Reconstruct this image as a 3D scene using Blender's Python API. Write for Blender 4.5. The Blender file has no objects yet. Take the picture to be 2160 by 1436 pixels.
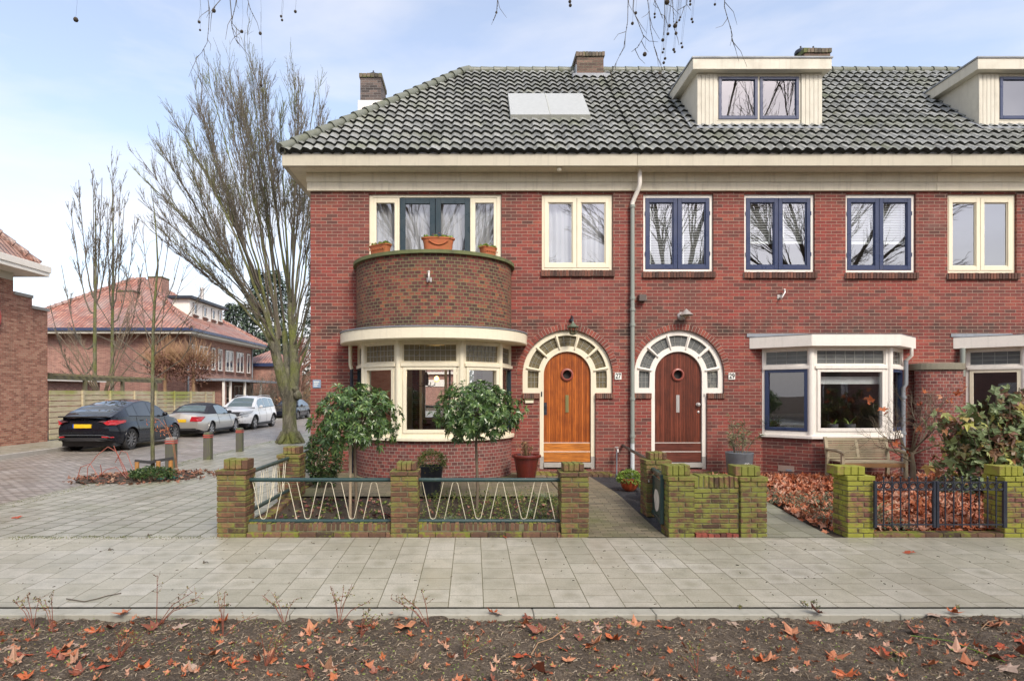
import bpy, bmesh, math, random
from mathutils import Vector, Matrix, geometry, noise
R = math.radians
PI = math.pi
rnd = random.Random(11)
sc = bpy.context.scene
col = sc.collection

# ------------------------------------------------------------ camera, world, sun, exposure
CAMZ, FOC, CX, CY = 1.57, 1270.0, 998.0, 830.0      # eye height, focal length and principal point of the view (photo pixels)
cam = bpy.data.cameras.new('camera'); cam_o = bpy.data.objects.new('camera', cam); col.objects.link(cam_o)
cam.sensor_width = 36; cam.lens = FOC / 2160 * 36
cam.shift_x = (1080 - CX) / 2160; cam.shift_y = (CY - 718) / 2160
cam.clip_start = 0.05; cam.clip_end = 2000
cam_o.location = (0, 0, CAMZ); cam_o.rotation_euler = (R(90), 0, 0)
sc.camera = cam_o
sc.view_settings.view_transform = 'Standard'; sc.view_settings.look = 'None'
sc.view_settings.exposure = 0.68; sc.view_settings.gamma = 1
sc.cycles.max_bounces = 7; sc.cycles.transparent_max_bounces = 16
sc.cycles.use_denoising = True; sc.cycles.caustics_reflective = False; sc.cycles.caustics_refractive = False

SUN_EL, SUN_AZ = 42, 156                             # azimuth clockwise from +Y: behind the camera, a little to the right
w = bpy.data.worlds.new('World'); sc.world = w; w.use_nodes = True
t = w.node_tree; t.nodes.clear()
def W(kind, **kw):
    n = t.nodes.new(kind)
    for k, v in kw.items(): setattr(n, k, v)
    return n
sky = W('ShaderNodeTexSky', sky_type='NISHITA', sun_disc=False, sun_elevation=R(SUN_EL), sun_rotation=R(SUN_AZ), air_density=1.0, dust_density=1.6, ozone_density=1.2)
tc = W('ShaderNodeTexCoord')
mp = W('ShaderNodeMapping'); mp.inputs['Scale'].default_value = (1.0, 1.0, 3.2); mp.inputs['Rotation'].default_value = (0, R(9), 0); mp.inputs['Location'].default_value = (3.1, 1.35, .62)
nz = W('ShaderNodeTexNoise'); nz.inputs['Scale'].default_value = 1.55; nz.inputs['Detail'].default_value = 7; nz.inputs['Roughness'].default_value = .52; nz.inputs['Distortion'].default_value = .35
rp = W('ShaderNodeValToRGB'); rp.color_ramp.elements[0].position = .40; rp.color_ramp.elements[1].position = .68
rp.color_ramp.elements[0].color = (.22, .22, .22, 1); rp.color_ramp.elements[1].color = (.95, .95, .95, 1)
sx = W('ShaderNodeSeparateXYZ')
hz = W('ShaderNodeMapRange'); hz.inputs['From Min'].default_value = 0.02; hz.inputs['From Max'].default_value = .34; hz.inputs['To Min'].default_value = .78; hz.inputs['To Max'].default_value = 0
mx = W('ShaderNodeMath', operation='MAXIMUM')
bgs = W('ShaderNodeMix', data_type='RGBA', blend_type='MULTIPLY'); bgs.inputs[0].default_value = 1; bgs.inputs[7].default_value = (2.15, 2.0, 1.9, 1)
mix = W('ShaderNodeMix', data_type='RGBA')
mix.inputs[7].default_value = (6.9, 6.75, 6.9, 1)
bg = W('ShaderNodeBackground'); bg.inputs['Strength'].default_value = .1
wo = W('ShaderNodeOutputWorld')
L = t.links.new
L(tc.outputs['Generated'], mp.inputs[0]); L(mp.outputs[0], nz.inputs['Vector']); L(nz.outputs['Fac'], rp.inputs[0])
L(tc.outputs['Generated'], sx.inputs[0]); L(sx.outputs['Z'], hz.inputs['Value'])
L(rp.outputs[0], mx.inputs[0]); L(hz.outputs[0], mx.inputs[1])
L(sky.outputs[0], bgs.inputs[6]); L(bgs.outputs[2], mix.inputs[6]); L(mx.outputs[0], mix.inputs[0])
L(mix.outputs[2], bg.inputs['Color']); L(bg.outputs[0], wo.inputs[0])

sun = bpy.data.lights.new('sun', 'SUN'); sun.energy = 2.35; sun.angle = R(17); sun.color = (1, .93, .82)
sun_o = bpy.data.objects.new('sun', sun); col.objects.link(sun_o)
az = R(SUN_AZ); el = R(SUN_EL)
sd = Vector((math.sin(az) * math.cos(el), math.cos(az) * math.cos(el), math.sin(el)))
sun_o.rotation_euler = sd.to_track_quat('Z', 'Y').to_euler()
sun_o.location = sd * 60

# ------------------------------------------------------------ helpers
def P(px, py, D): return Vector(((px - CX) * D / FOC, D, CAMZ - (py - CY) * D / FOC))
YF = 11.76; SF = FOC / YF                            # facade plane and its pixels per metre
def FX(px): return (px - CX) / SF
def FZ(py): return CAMZ - (py - CY) / SF

def tag(o, label=None, cat=None, group=None, kind=None):
    if label: o['label'] = label
    if cat: o['category'] = cat
    if group: o['group'] = group
    if kind: o['kind'] = kind
    return o
def thing(name, label, cat, loc=(0, 0, 0), group=None, rz=0):
    o = bpy.data.objects.new(name, None); col.objects.link(o); o.empty_display_size = .1
    o.location = loc; o.rotation_euler = (0, 0, rz); o['_b'] = 1; del o['_b']
    return tag(o, label, cat, group)
def base_of(p):
    b = Vector((0, 0, 0))
    while p is not None: b += p.location; p = p.parent
    return b
def children_of(o): return list(o.children)
def copy_tree(o, parent=None):
    c = o.copy(); col.objects.link(c); c.parent = parent
    for ch in children_of(o): copy_tree(ch, c)
    return c

class MB:
    """mesh builder, world coordinates; build() links ONE object"""
    def __init__(s): s.v = []; s.f = []; s.m = []; s.uv = {}
    def vert(s, p): s.v.append(Vector(p)); return len(s.v) - 1
    def face(s, idx, m=0, uv=None):
        s.f.append(tuple(idx)); s.m.append(m)
        if uv: s.uv[len(s.f) - 1] = uv
    def poly(s, pts, m=0, uv=None): s.face([s.vert(p) for p in pts], m, uv)
    def box(s, x0, x1, y0, y1, z0, z1, m=0, M=None, skip=''):
        c = [Vector((x, y, z)) for z in (z0, z1) for y in (y0, y1) for x in (x0, x1)]
        if M is not None: c = [M @ p for p in c]
        i = [s.vert(p) for p in c]
        for k, q in (('b', (0, 2, 3, 1)), ('t', (4, 5, 7, 6)), ('f', (0, 1, 5, 4)), ('k', (2, 6, 7, 3)), ('l', (0, 4, 6, 2)), ('r', (1, 3, 7, 5))):
            if k not in skip: s.face([i[j] for j in q], m)
        return s
    def bar(s, a, b, w, h, m=0, up=(0, 0, 1)):
        a = Vector(a); b = Vector(b); d = (b - a); ln = d.length; d.normalize(); up = Vector(up)
        if abs(d.dot(up)) > .98: up = Vector((0, 1, 0))
        x = d.cross(up).normalized(); z = x.cross(d)
        M = Matrix((x, d, z)).transposed().to_4x4(); M.translation = a
        return s.box(-w / 2, w / 2, 0, ln, -h / 2, h / 2, m, M)
    def tube(s, pts, rad, n=8, m=0, cap=True, closed=False):
        pts = [Vector(p) for p in pts]; k = len(pts)
        if not hasattr(rad, '__len__'): rad = [rad] * k
        rings = []; prev = None
        for i, p in enumerate(pts):
            a = pts[(i - 1) % k] if (closed or i > 0) else p; b = pts[(i + 1) % k] if (closed or i < k - 1) else p
            d = (b - a)
            if d.length < 1e-9: d = Vector((0, 0, 1))
            d.normalize()
            if prev is None:
                u = d.cross(Vector((0, 0, 1)))
                if u.length < .05: u = d.cross(Vector((1, 0, 0)))
            else:
                u = prev - d * prev.dot(d)
                if u.length < 1e-6: u = d.cross(Vector((0, 0, 1)))
            u.normalize(); prev = u; w_ = d.cross(u)
            rings.append([s.vert(p + (u * math.cos(2 * PI * j / n) + w_ * math.sin(2 * PI * j / n)) * rad[i]) for j in range(n)])
        for i in range(k if closed else k - 1):
            A = rings[i]; B = rings[(i + 1) % k]
            for j in range(n): s.face((A[j], A[(j + 1) % n], B[(j + 1) % n], B[j]), m)
        if cap and not closed: s.face(rings[0][::-1], m); s.face(rings[-1], m)
        return s
    def lathe(s, c, prof, n=16, m=0, a0=0, a1=2 * PI, axis='z'):
        c = Vector(c); full = abs(a1 - a0 - 2 * PI) < 1e-6; k = n if full else n + 1; rings = []
        for r, h in prof:
            row = []
            for j in range(k):
                a = a0 + (a1 - a0) * j / n
                if axis == 'z': q = Vector((r * math.cos(a), r * math.sin(a), h))
                elif axis == 'y': q = Vector((r * math.cos(a), h, r * math.sin(a)))
                else: q = Vector((h, r * math.cos(a), r * math.sin(a)))
                row.append(s.vert(c + q))
            rings.append(row)
        for i in range(len(rings) - 1):
            for j in range(n): s.face((rings[i][j], rings[i][(j + 1) % k], rings[i + 1][(j + 1) % k], rings[i + 1][j]), m)
        return s
    def prism(s, pts, y0, y1, m=0):
        """outline (x,z) list extruded along y from y0 (front) to y1"""
        n = len(pts)
        tris = geometry.tessellate_polygon([[Vector((x, z, 0)) for x, z in pts]])
        A = [s.vert((x, y0, z)) for x, z in pts]; B = [s.vert((x, y1, z)) for x, z in pts]
        for tr in tris: s.face([A[i] for i in tr], m); s.face([B[i] for i in tr[::-1]], m)
        for i in range(n): s.face((A[i], A[(i + 1) % n], B[(i + 1) % n], B[i]), m)
        return s
    def blob(s, c, r, n=8, m=0, jit=0, sz=1.0):
        c = Vector(c); prof = []
        for i in range(n // 2 + 1):
            a = -PI / 2 + PI * i / (n // 2); prof.append((math.cos(a) * r + 1e-4, math.sin(a) * r * sz))
        i0 = len(s.v); s.lathe(c, prof, n, m)
        if jit:
            for i in range(i0, len(s.v)): s.v[i] = s.v[i] + Vector((rnd.uniform(-1, 1), rnd.uniform(-1, 1), rnd.uniform(-1, 1))) * jit
        return s
    def build(s, name, mats, parent=None, smooth=None, bevel=0, label=None, cat=None, group=None, kind=None, origin=None, fixn=True):
        if not isinstance(mats, (list, tuple)): mats = [mats]
        if parent is not None: b = base_of(parent)
        elif origin is not None: b = Vector(origin)
        elif kind == 'structure' or not s.v: b = Vector((0, 0, 0))
        else:
            xs = [p.x for p in s.v]; ys = [p.y for p in s.v]; b = Vector(((min(xs) + max(xs)) / 2, (min(ys) + max(ys)) / 2, min(p.z for p in s.v)))
        me = bpy.data.meshes.new(name)
        me.from_pydata([tuple(p - b) for p in s.v], [], s.f)
        for m_ in mats: me.materials.append(m_)
        if len(mats) > 1: me.polygons.foreach_set('material_index', s.m)
        uvl = me.uv_layers.new(name='UVMap'); data = uvl.data
        for pl in me.polygons:
            cu = s.uv.get(pl.index)
            if cu is not None:
                for k, li in enumerate(pl.loop_indices): data[li].uv = cu[k]
            else:
                nn = pl.normal; ax, ay, az_ = abs(nn.x), abs(nn.y), abs(nn.z)
                for li, vi in zip(pl.loop_indices, pl.vertices):
                    p = s.v[vi]
                    data[li].uv = (p.x, p.z) if (ay >= ax and ay >= az_) else ((p.y, p.z) if ax >= az_ else (p.x, p.y))
        if fixn:
            bm = bmesh.new(); bm.from_mesh(me); bmesh.ops.recalc_face_normals(bm, faces=bm.faces); bm.to_mesh(me); bm.free()
        if smooth is not None:
            me.polygons.foreach_set('use_smooth', [True] * len(me.polygons))
            if smooth < 180: me.set_sharp_from_angle(angle=R(smooth))
        me.update()
        o = bpy.data.objects.new(name, me); col.objects.link(o)
        if parent is not None: o.parent = parent
        else: o.location = b
        if bevel:
            bv = o.modifiers.new('bevel', 'BEVEL'); bv.width = bevel; bv.segments = 1; bv.limit_method = 'ANGLE'; bv.angle_limit = R(40)
        return tag(o, label, cat, group, kind)

# ------------------------------------------------------------ materials
def newmat(name):
    m = bpy.data.materials.new(name); m.use_nodes = True; t = m.node_tree
    return m, t, t.nodes['Principled BSDF']
def ND(t, kind, ins=None, **kw):
    n = t.nodes.new(kind)
    for k, v in kw.items(): setattr(n, k, v)
    for k, v in (ins or {}).items():
        if isinstance(v, bpy.types.NodeSocket): t.links.new(v, n.inputs[k])
        else: n.inputs[k].default_value = v
    return n
def c4(c): return (c[0], c[1], c[2], 1)
def mixc(t, fac, a, b, blend='MIX'):
    n = t.nodes.new('ShaderNodeMix'); n.data_type = 'RGBA'; n.blend_type = blend
    for i, v in ((0, fac), (6, a), (7, b)):
        if isinstance(v, bpy.types.NodeSocket): t.links.new(v, n.inputs[i])
        else: n.inputs[i].default_value = v if i == 0 else c4(v)
    return n.outputs[2]
def math_(t, op, a, b=0.5, clamp=False):
    n = t.nodes.new('ShaderNodeMath'); n.operation = op; n.use_clamp = clamp
    for i, v in ((0, a), (1, b)):
        if isinstance(v, bpy.types.NodeSocket): t.links.new(v, n.inputs[i])
        else: n.inputs[i].default_value = v
    return n.outputs[0]
def ramp(t, fac, stops, interp='LINEAR'):
    n = t.nodes.new('ShaderNodeValToRGB'); r = n.color_ramp; r.interpolation = interp
    while len(r.elements) < len(stops): r.elements.new(.5)
    for e, (p, c) in zip(r.elements, stops):
        e.position = p; e.color = c4(c) if hasattr(c, '__len__') else (c, c, c, 1)
    t.links.new(fac, n.inputs[0]); return n.outputs[0]
def noisef(t, scale, detail=3, rough=.55, vec=None, coord='Object', dist=0):
    if vec is None: vec = t.nodes.new('ShaderNodeTexCoord').outputs[coord]
    n = ND(t, 'ShaderNodeTexNoise', {'Vector': vec, 'Scale': scale, 'Detail': detail, 'Roughness': rough, 'Distortion': dist})
    return n.outputs['Fac']
def bumpn(t, h, strength=.3, dist=.01):
    return ND(t, 'ShaderNodeBump', {'Height': h, 'Strength': strength, 'Distance': dist}).outputs[0]
def seti(b, **kw):
    for k, v in kw.items(): b.inputs[k.replace('_', ' ')].default_value = v

def paint(name, c, rough=.45, dirt=.25, dcol=(.22, .2, .15), scale=3, bump=.15, spec=.5, metal=0):
    m, t, b = newmat(name)
    n1 = noisef(t, scale, 5, .6); n2 = noisef(t, scale * 9, 3, .6)
    base = mixc(t, ramp(t, n2, [(.3, 0), (.75, .35)]), c, [x * .86 for x in c])
    base = mixc(t, ramp(t, n1, [(.5, 0), (.8, dirt)]), base, dcol)
    sv = ND(t, 'ShaderNodeMapping', {'Vector': t.nodes.new('ShaderNodeTexCoord').outputs['Object'], 'Scale': (14, 14, 1.1)}).outputs[0]
    base = mixc(t, ramp(t, noisef(t, 1.0, 5, .65, vec=sv), [(.52, 0), (.78, min(.4, dirt * 1.6))]), base, dcol)
    t.links.new(base, b.inputs['Base Color']); t.links.new(ramp(t, n1, [(.35, rough * .8), (.7, min(1, rough * 1.35))]), b.inputs['Roughness']); seti(b, Metallic=metal)
    b.inputs['Specular IOR Level'].default_value = spec
    t.links.new(bumpn(t, n2, bump, .004), b.inputs['Normal'])
    return m
def plain(name, c, rough=.5, metal=0, emit=None, es=1, coat=0):
    m, t, b = newmat(name)
    base = mixc(t, noisef(t, 14, 3), [x * .85 for x in c], [min(1, x * 1.12) for x in c])
    t.links.new(base, b.inputs['Base Color']); seti(b, Roughness=rough, Metallic=metal)
    if coat: b.inputs['Coat Weight'].default_value = coat; b.inputs['Coat Roughness'].default_value = .03
    if emit: b.inputs['Emission Color'].default_value = c4(emit); b.inputs['Emission Strength'].default_value = es
    return m
def island(name, stops, rough=.8, nscale=22, namt=.35, bump=.4, moss=None, mossamt=0, trans=0, spec=.4, mossscale=5, up=0):
    """colour varies from piece to piece (bricks, leaves); optional moss patches"""
    m, t, b = newmat(name)
    g = t.nodes.new('ShaderNodeNewGeometry')
    base = ramp(t, g.outputs['Random Per Island'], stops)
    n2 = noisef(t, nscale, 4, .6)
    base = mixc(t, ramp(t, n2, [(.3, namt), (.65, 0)]), base, (.03, .025, .02))
    if moss:
        n1 = noisef(t, mossscale, 5, .65)
        f = math_(t, 'ADD', n1, math_(t, 'MULTIPLY', math_(t, 'SUBTRACT', g.outputs['Random Per Island'], .5), .12))
        if up:
            sx = t.nodes.new('ShaderNodeSeparateXYZ'); t.links.new(g.outputs['Normal'], sx.inputs[0])
            f = math_(t, 'ADD', f, math_(t, 'MULTIPLY', sx.outputs['Z'], up))
        f = ramp(t, f, [(.62 - mossamt * .4, 0), (.74 - mossamt * .36, .92)])
        mc = mixc(t, noisef(t, 3.1, 3), moss[0], moss[1])
        base = mixc(t, f, base, mc)
    t.links.new(base, b.inputs['Base Color']); seti(b, Roughness=rough); b.inputs['Specular IOR Level'].default_value = spec
    if bump: t.links.new(bumpn(t, n2, bump, .008), b.inputs['Normal'])
    if trans:
        tr = ND(t, 'ShaderNodeBsdfTranslucent', {'Color': base}); ms = ND(t, 'ShaderNodeMixShader', {0: trans})
        t.links.new(b.outputs[0], ms.inputs[1]); t.links.new(tr.outputs[0], ms.inputs[2])
        t.links.new(ms.outputs[0], t.nodes['Material Output'].inputs['Surface'])
    return m
def leadedmat(name, c, c2):
    m, t, b = newmat(name); base = mixc(t, noisef(t, 5, 3), c, c2); t.links.new(base, b.inputs['Base Color']); seti(b, Roughness=.12); t.links.new(bumpn(t, noisef(t, 18, 2), .25, .01), b.inputs['Normal'])
    tr = ND(t, 'ShaderNodeBsdfTransparent', {'Color': (.75, .7, .55, 1)}); ms = ND(t, 'ShaderNodeMixShader', {0: .45}); t.links.new(b.outputs[0], ms.inputs[1]); t.links.new(tr.outputs[0], ms.inputs[2]); t.links.new(ms.outputs[0], t.nodes['Material Output'].inputs['Surface'])
    return m
def bricktex(name, stops, mortar, bw=.212, rh=.0642, mw=.011, off=.5, rough=.85, bump=.6, stain=.35, moss=None, mossamt=.0, band=None, wave=.0, swap=False, org=(0, 0), mortdark=0, freq=2, pale=0, blotch=0):
    m, t, b = newmat(name)
    uv = t.nodes.new('ShaderNodeTexCoord').outputs['UV']
    if swap:
        sp = ND(t, 'ShaderNodeSeparateXYZ', {0: uv}); cb = ND(t, 'ShaderNodeCombineXYZ', {0: sp.outputs[1], 1: sp.outputs[0]}); uvs = cb.outputs[0]
    else: uvs = uv
    uvs = ND(t, 'ShaderNodeMapping', {'Vector': uvs, 'Location': (org[0], org[1], 0)}).outputs[0]
    if wave:
        nz_ = ND(t, 'ShaderNodeTexNoise', {'Vector': uvs, 'Scale': 9.0, 'Detail': 2.0})
        vs = ND(t, 'ShaderNodeVectorMath', {0: nz_.outputs['Color'], 1: (.5, .5, .5)}, operation='SUBTRACT')
        vm = ND(t, 'ShaderNodeVectorMath', {0: vs.outputs[0]}, operation='SCALE'); vm.inputs['Scale'].default_value = wave
        uvs = ND(t, 'ShaderNodeVectorMath', {0: uvs, 1: vm.outputs[0]}, operation='ADD').outputs[0]
    br = ND(t, 'ShaderNodeTexBrick', {'Vector': uvs, 'Color1': (0, 0, 0, 1), 'Color2': (1, 1, 1, 1), 'Mortar': (.5, .5, .5, 1), 'Scale': 1.0,
            'Mortar Size': mw / 2, 'Mortar Smooth': .25, 'Bias': 0.0, 'Brick Width': bw, 'Row Height': rh}, offset=off, offset_frequency=freq)
    base = ramp(t, br.outputs['Color'], stops)
    n1 = noisef(t, .55, 5, .6, vec=uv); n2 = noisef(t, 34, 4, .65, vec=uv); n3 = noisef(t, 2.4, 4, .6, vec=uv)
    base = mixc(t, ramp(t, n2, [(.32, .45), (.6, 0)]), base, (.05, .035, .03))
    if blotch: base = mixc(t, ramp(t, n3, [(.35, 0), (.72, blotch)]), base, (.09, .085, .06))
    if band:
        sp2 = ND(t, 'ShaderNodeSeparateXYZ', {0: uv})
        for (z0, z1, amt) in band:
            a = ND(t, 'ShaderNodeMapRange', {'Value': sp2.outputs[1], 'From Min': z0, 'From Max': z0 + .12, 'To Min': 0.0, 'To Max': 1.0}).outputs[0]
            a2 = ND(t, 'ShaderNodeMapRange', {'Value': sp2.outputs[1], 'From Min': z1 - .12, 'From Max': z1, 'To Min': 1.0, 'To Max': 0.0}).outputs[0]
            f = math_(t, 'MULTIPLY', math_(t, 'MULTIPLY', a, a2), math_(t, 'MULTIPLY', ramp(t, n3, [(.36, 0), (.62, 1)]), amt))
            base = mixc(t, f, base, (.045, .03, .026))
    if pale: base = mixc(t, ramp(t, noisef(t, 1.3, 5, .7, vec=uv), [(.58, 0), (.78, pale)]), base, (.5, .42, .36))
    base = mixc(t, ramp(t, n1, [(.38, 0), (.7, stain)]), base, (.08, .06, .05))
    sv = ND(t, 'ShaderNodeMapping', {'Vector': uv, 'Scale': (2.6, .35, 1)}).outputs[0]; n4 = noisef(t, 1.6, 5, .7, vec=sv)
    base = mixc(t, ramp(t, n4, [(.50, 0), (.72, .42)]), base, (.07, .045, .038)); base = mixc(t, ramp(t, n4, [(.24, .22), (.40, 0)]), base, (.5, .3, .25))
    mort = mixc(t, n3, [x * .72 for x in mortar], mortar)
    out = mixc(t, br.outputs['Fac'], base, mort)
    if moss:
        f = ramp(t, noisef(t, 1.7, 6, .7, vec=uv), [(.66 - mossamt * .4, 0), (.82 - mossamt * .35, .85)])
        out = mixc(t, f, out, mixc(t, n2, moss[0], moss[1]))
        out = mixc(t, math_(t, 'MULTIPLY', br.outputs['Fac'], min(1, .35 + mossamt)), out, moss[0])
    t.links.new(out, b.inputs['Base Color']); seti(b, Roughness=rough); b.inputs['Specular IOR Level'].default_value = .3
    h = math_(t, 'ADD', math_(t, 'MULTIPLY', br.outputs['Fac'], -1.0), math_(t, 'MULTIPLY', n2, .5))
    t.links.new(bumpn(t, h, bump, .008), b.inputs['Normal'])
    return m
def glassmat(name, ior=2.0, tint=(.82, .86, .86), rough=0.0, wob=.02):
    m, t, b = newmat(name); t.nodes.remove(b)
    tr = ND(t, 'ShaderNodeBsdfTransparent', {'Color': c4(tint)}); gl = ND(t, 'ShaderNodeBsdfGlossy', {'Color': (.95, .95, 1, 1), 'Roughness': rough})
    bf = t.nodes.new('ShaderNodeNewGeometry').outputs['Backfacing']; lw = ND(t, 'ShaderNodeLayerWeight', {'Blend': .12}); f0 = ((ior - 1) / (ior + 1)) ** 2
    fr = math_(t, 'MULTIPLY', ND(t, 'ShaderNodeMapRange', {'Value': math_(t, 'POWER', lw.outputs['Facing'], 4.0), 'To Min': f0 * 1.6, 'To Max': 1.0}).outputs[0], math_(t, 'SUBTRACT', 1.0, bf)); ms = ND(t, 'ShaderNodeMixShader')
    nn = bumpn(t, noisef(t, 1.6, 1), wob, .05)
    t.links.new(nn, gl.inputs['Normal'])
    t.links.new(fr, ms.inputs[0]); t.links.new(tr.outputs[0], ms.inputs[1]); t.links.new(gl.outputs[0], ms.inputs[2])
    t.links.new(ms.outputs[0], t.nodes['Material Output'].inputs['Surface'])
    return m

MOSS = ((.10, .13, .018), (.30, .33, .03)); MOSSD = ((.05, .07, .018), (.14, .16, .04))
RED = [(0, (.14, .045, .04)), (.12, (.20, .05, .045)), (.4, (.28, .054, .046)), (.8, (.345, .064, .052)), (1, (.41, .10, .068))]
M = {}
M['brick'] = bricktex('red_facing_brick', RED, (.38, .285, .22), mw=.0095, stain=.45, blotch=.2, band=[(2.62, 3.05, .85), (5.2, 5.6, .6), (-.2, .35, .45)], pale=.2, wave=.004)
M['brick_bay'] = bricktex('red_header_brick', [(0, (.09, .035, .03)), (.4, (.2, .05, .045)), (.75, (.31, .075, .058)), (1, (.4, .13, .06))], (.30, .28, .17), bw=.107, rh=.0605, mw=.012, stain=.35, moss=((.10, .11, .04), (.22, .24, .09)), mossamt=.10, band=[(3.6, 4.2, .5), (2.5, 2.95, .8)], wave=.006, blotch=.3)
M['brick_low'] = bricktex('pinkish_header_brick', [(0, (.15, .05, .048)), (.4, (.23, .06, .056)), (.75, (.30, .075, .068)), (1, (.38, .12, .09))], (.36, .29, .24), bw=.107, rh=.0625, mw=.011, stain=.3, pale=.45, wave=.006)
M['brick_far'] = bricktex('faded_brick', [(0, (.30, .14, .11)), (.5, (.40, .19, .15)), (1, (.50, .26, .20))], (.5, .42, .35), stain=.1, pale=.25)
M['brick_left'] = bricktex('old_brown_red_brick', [(0, (.28, .10, .07)), (.5, (.44, .18, .125)), (1, (.56, .29, .2))], (.55, .48, .38), stain=.08, pale=.2, moss=((.09, .09, .03), (.18, .18, .05)), mossamt=.05)
M['brick_chim'] = bricktex('sooty_chimney_brick', [(0, (.05, .045, .045)), (.5, (.11, .09, .085)), (1, (.2, .15, .13))], (.22, .21, .2), stain=.4)
M['brick_chim_red'] = bricktex('weathered_chimney_brick', [(0, (.09, .065, .055)), (.5, (.18, .115, .09)), (1, (.26, .17, .13))], (.26, .24, .2), stain=.4, moss=MOSSD, mossamt=.05)
M['chimcap'] = island('mossy_soot_brick', [(0, (.07, .06, .045)), (.5, (.13, .11, .08)), (1, (.2, .15, .11))], nscale=28, moss=MOSSD, mossamt=.3)
M['cream'] = paint('cream_paint', (.80, .73, .56), dirt=.10)
M['cream_dull'] = paint('weathered_cream_boards', (.74, .68, .53), dirt=.22, rough=.6)
M['fascia'] = paint('dirty_cream_fascia', (.50, .46, .36), dirt=.35, scale=1.4)
M['white'] = paint('off_white_paint', (.84, .79, .72), dirt=.10)
M['beige'] = paint('beige_dormer_boards', (.60, .565, .475), dirt=.2, rough=.6)
M['navy'] = paint('navy_blue_paint', (.03, .045, .11), rough=.3, dirt=.05)
M['teal'] = paint('dark_blue_green_paint', (.022, .042, .055), rough=.28, dirt=.05)
M['green'] = paint('dark_green_paint', (.025, .06, .06), rough=.35, dirt=.12, dcol=(.1, .12, .06))
M['lead'] = paint('grey_lead', (.25, .27, .3), rough=.5, dirt=.3, dcol=(.1, .1, .1))
M['stone'] = paint('grey_stone', (.38, .36, .33), rough=.8, dirt=.4)
M['pipe'] = paint('grey_green_pipe', (.27, .30, .27), rough=.45, dirt=.2)
M['pipe_w'] = paint('pale_grey_pipe', (.62, .66, .68), rough=.4, dirt=.15)
M['iron'] = paint('black_iron', (.02, .025, .04), rough=.4, dirt=.05)
M['rubber'] = plain('black_rubber', (.03, .03, .032), .7)
M['glass'] = glassmat('window_glass', 2.05, (.93, .94, .94))
M['glass_up'] = glassmat('reflective_window_glass', 2.35, (.95, .96, .96))
M['glass_dk'] = glassmat('tinted_leaded_glass', 1.8, (.62, .54, .36))
M['came'] = plain('lead_came', (.32, .32, .30), .5); M['leaded'] = leadedmat('amber_leaded_glass', (.20, .17, .10), (.34, .30, .2)); M['leaded_g'] = leadedmat('grey_leaded_glass', (.15, .16, .16), (.30, .32, .33))
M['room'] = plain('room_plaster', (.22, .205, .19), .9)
M['room_dk'] = plain('dark_room', (.06, .055, .055), .9)  # near-black colour standing in for unlit interiors behind glass
M['curtain'] = island('net_curtain', [(0, (.72, .73, .78)), (1, (.86, .86, .88))], rough=.9, namt=0, bump=0, trans=.45)
M['blind'] = plain('white_slat_blind', (.8, .83, .82), .5)
M['mortar'] = paint('mossy_mortar', (.18, .17, .10), rough=.95, dirt=.7, dcol=(.08, .10, .02), scale=8)
M['mortar_d'] = paint('grey_mortar', (.42, .36, .3), rough=.95, dirt=.4)
M['sillbrick'] = island('dark_sill_brick', [(0, (.06, .03, .025)), (.5, (.12, .055, .04)), (1, (.22, .085, .055))], nscale=30)
M['archbrick'] = island('arch_brick', [(0, (.12, .04, .03)), (.5, (.25, .06, .045)), (1, (.36, .09, .06))], nscale=30)
M['mossbrick'] = island('mossy_pillar_brick', [(0, (.09, .05, .03)), (.4, (.17, .085, .05)), (.7, (.23, .11, .06)), (1, (.28, .15, .08))], nscale=28, moss=((.10, .11, .026), (.26, .27, .06)), mossamt=.34, mossscale=5, up=.14, namt=.6, bump=.8)
M['mossbrick3'] = island('green_mossy_brick', [(0, (.09, .05, .03)), (.4, (.17, .085, .05)), (.7, (.23, .11, .06)), (1, (.28, .15, .08))], nscale=28, moss=((.11, .125, .026), (.28, .30, .055)), mossamt=.46, mossscale=6, up=.14, namt=.6, bump=.8)
M['mossbrick2'] = island('yellow_green_mossy_brick', [(0, (.15, .07, .05)), (.5, (.24, .10, .08)), (1, (.34, .16, .1))], nscale=28, moss=((.20, .215, .03), (.38, .39, .05)), mossamt=.58, mossscale=3, up=.1, namt=.6, bump=.8)
M['brownbrick'] = island('brown_edging_brick', [(0, (.07, .045, .03)), (.5, (.15, .08, .05)), (1, (.25, .13, .08))], nscale=28, moss=MOSS, mossamt=.2, mossscale=9, up=.08)
# ------------------------------------------------------------ ground, roads, pavements
def smooth01(a): a = max(0, min(1, a)); return a * a * (3 - 2 * a)
def zpave(x, y):
    z = -.233 + (y - 5.08) * .0373 if y < 7.2 else min(-.13, -.154 + (y - 7.2) * .02)
    side = max(0, min(1, (-3 - x) / 4.6)) * max(0, min(1, (y - 7.2) / 2))
    return z - .085 * side
def zgard(y): return -.168 + .168 * smooth01((y - 7.15) / 2.6)

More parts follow.
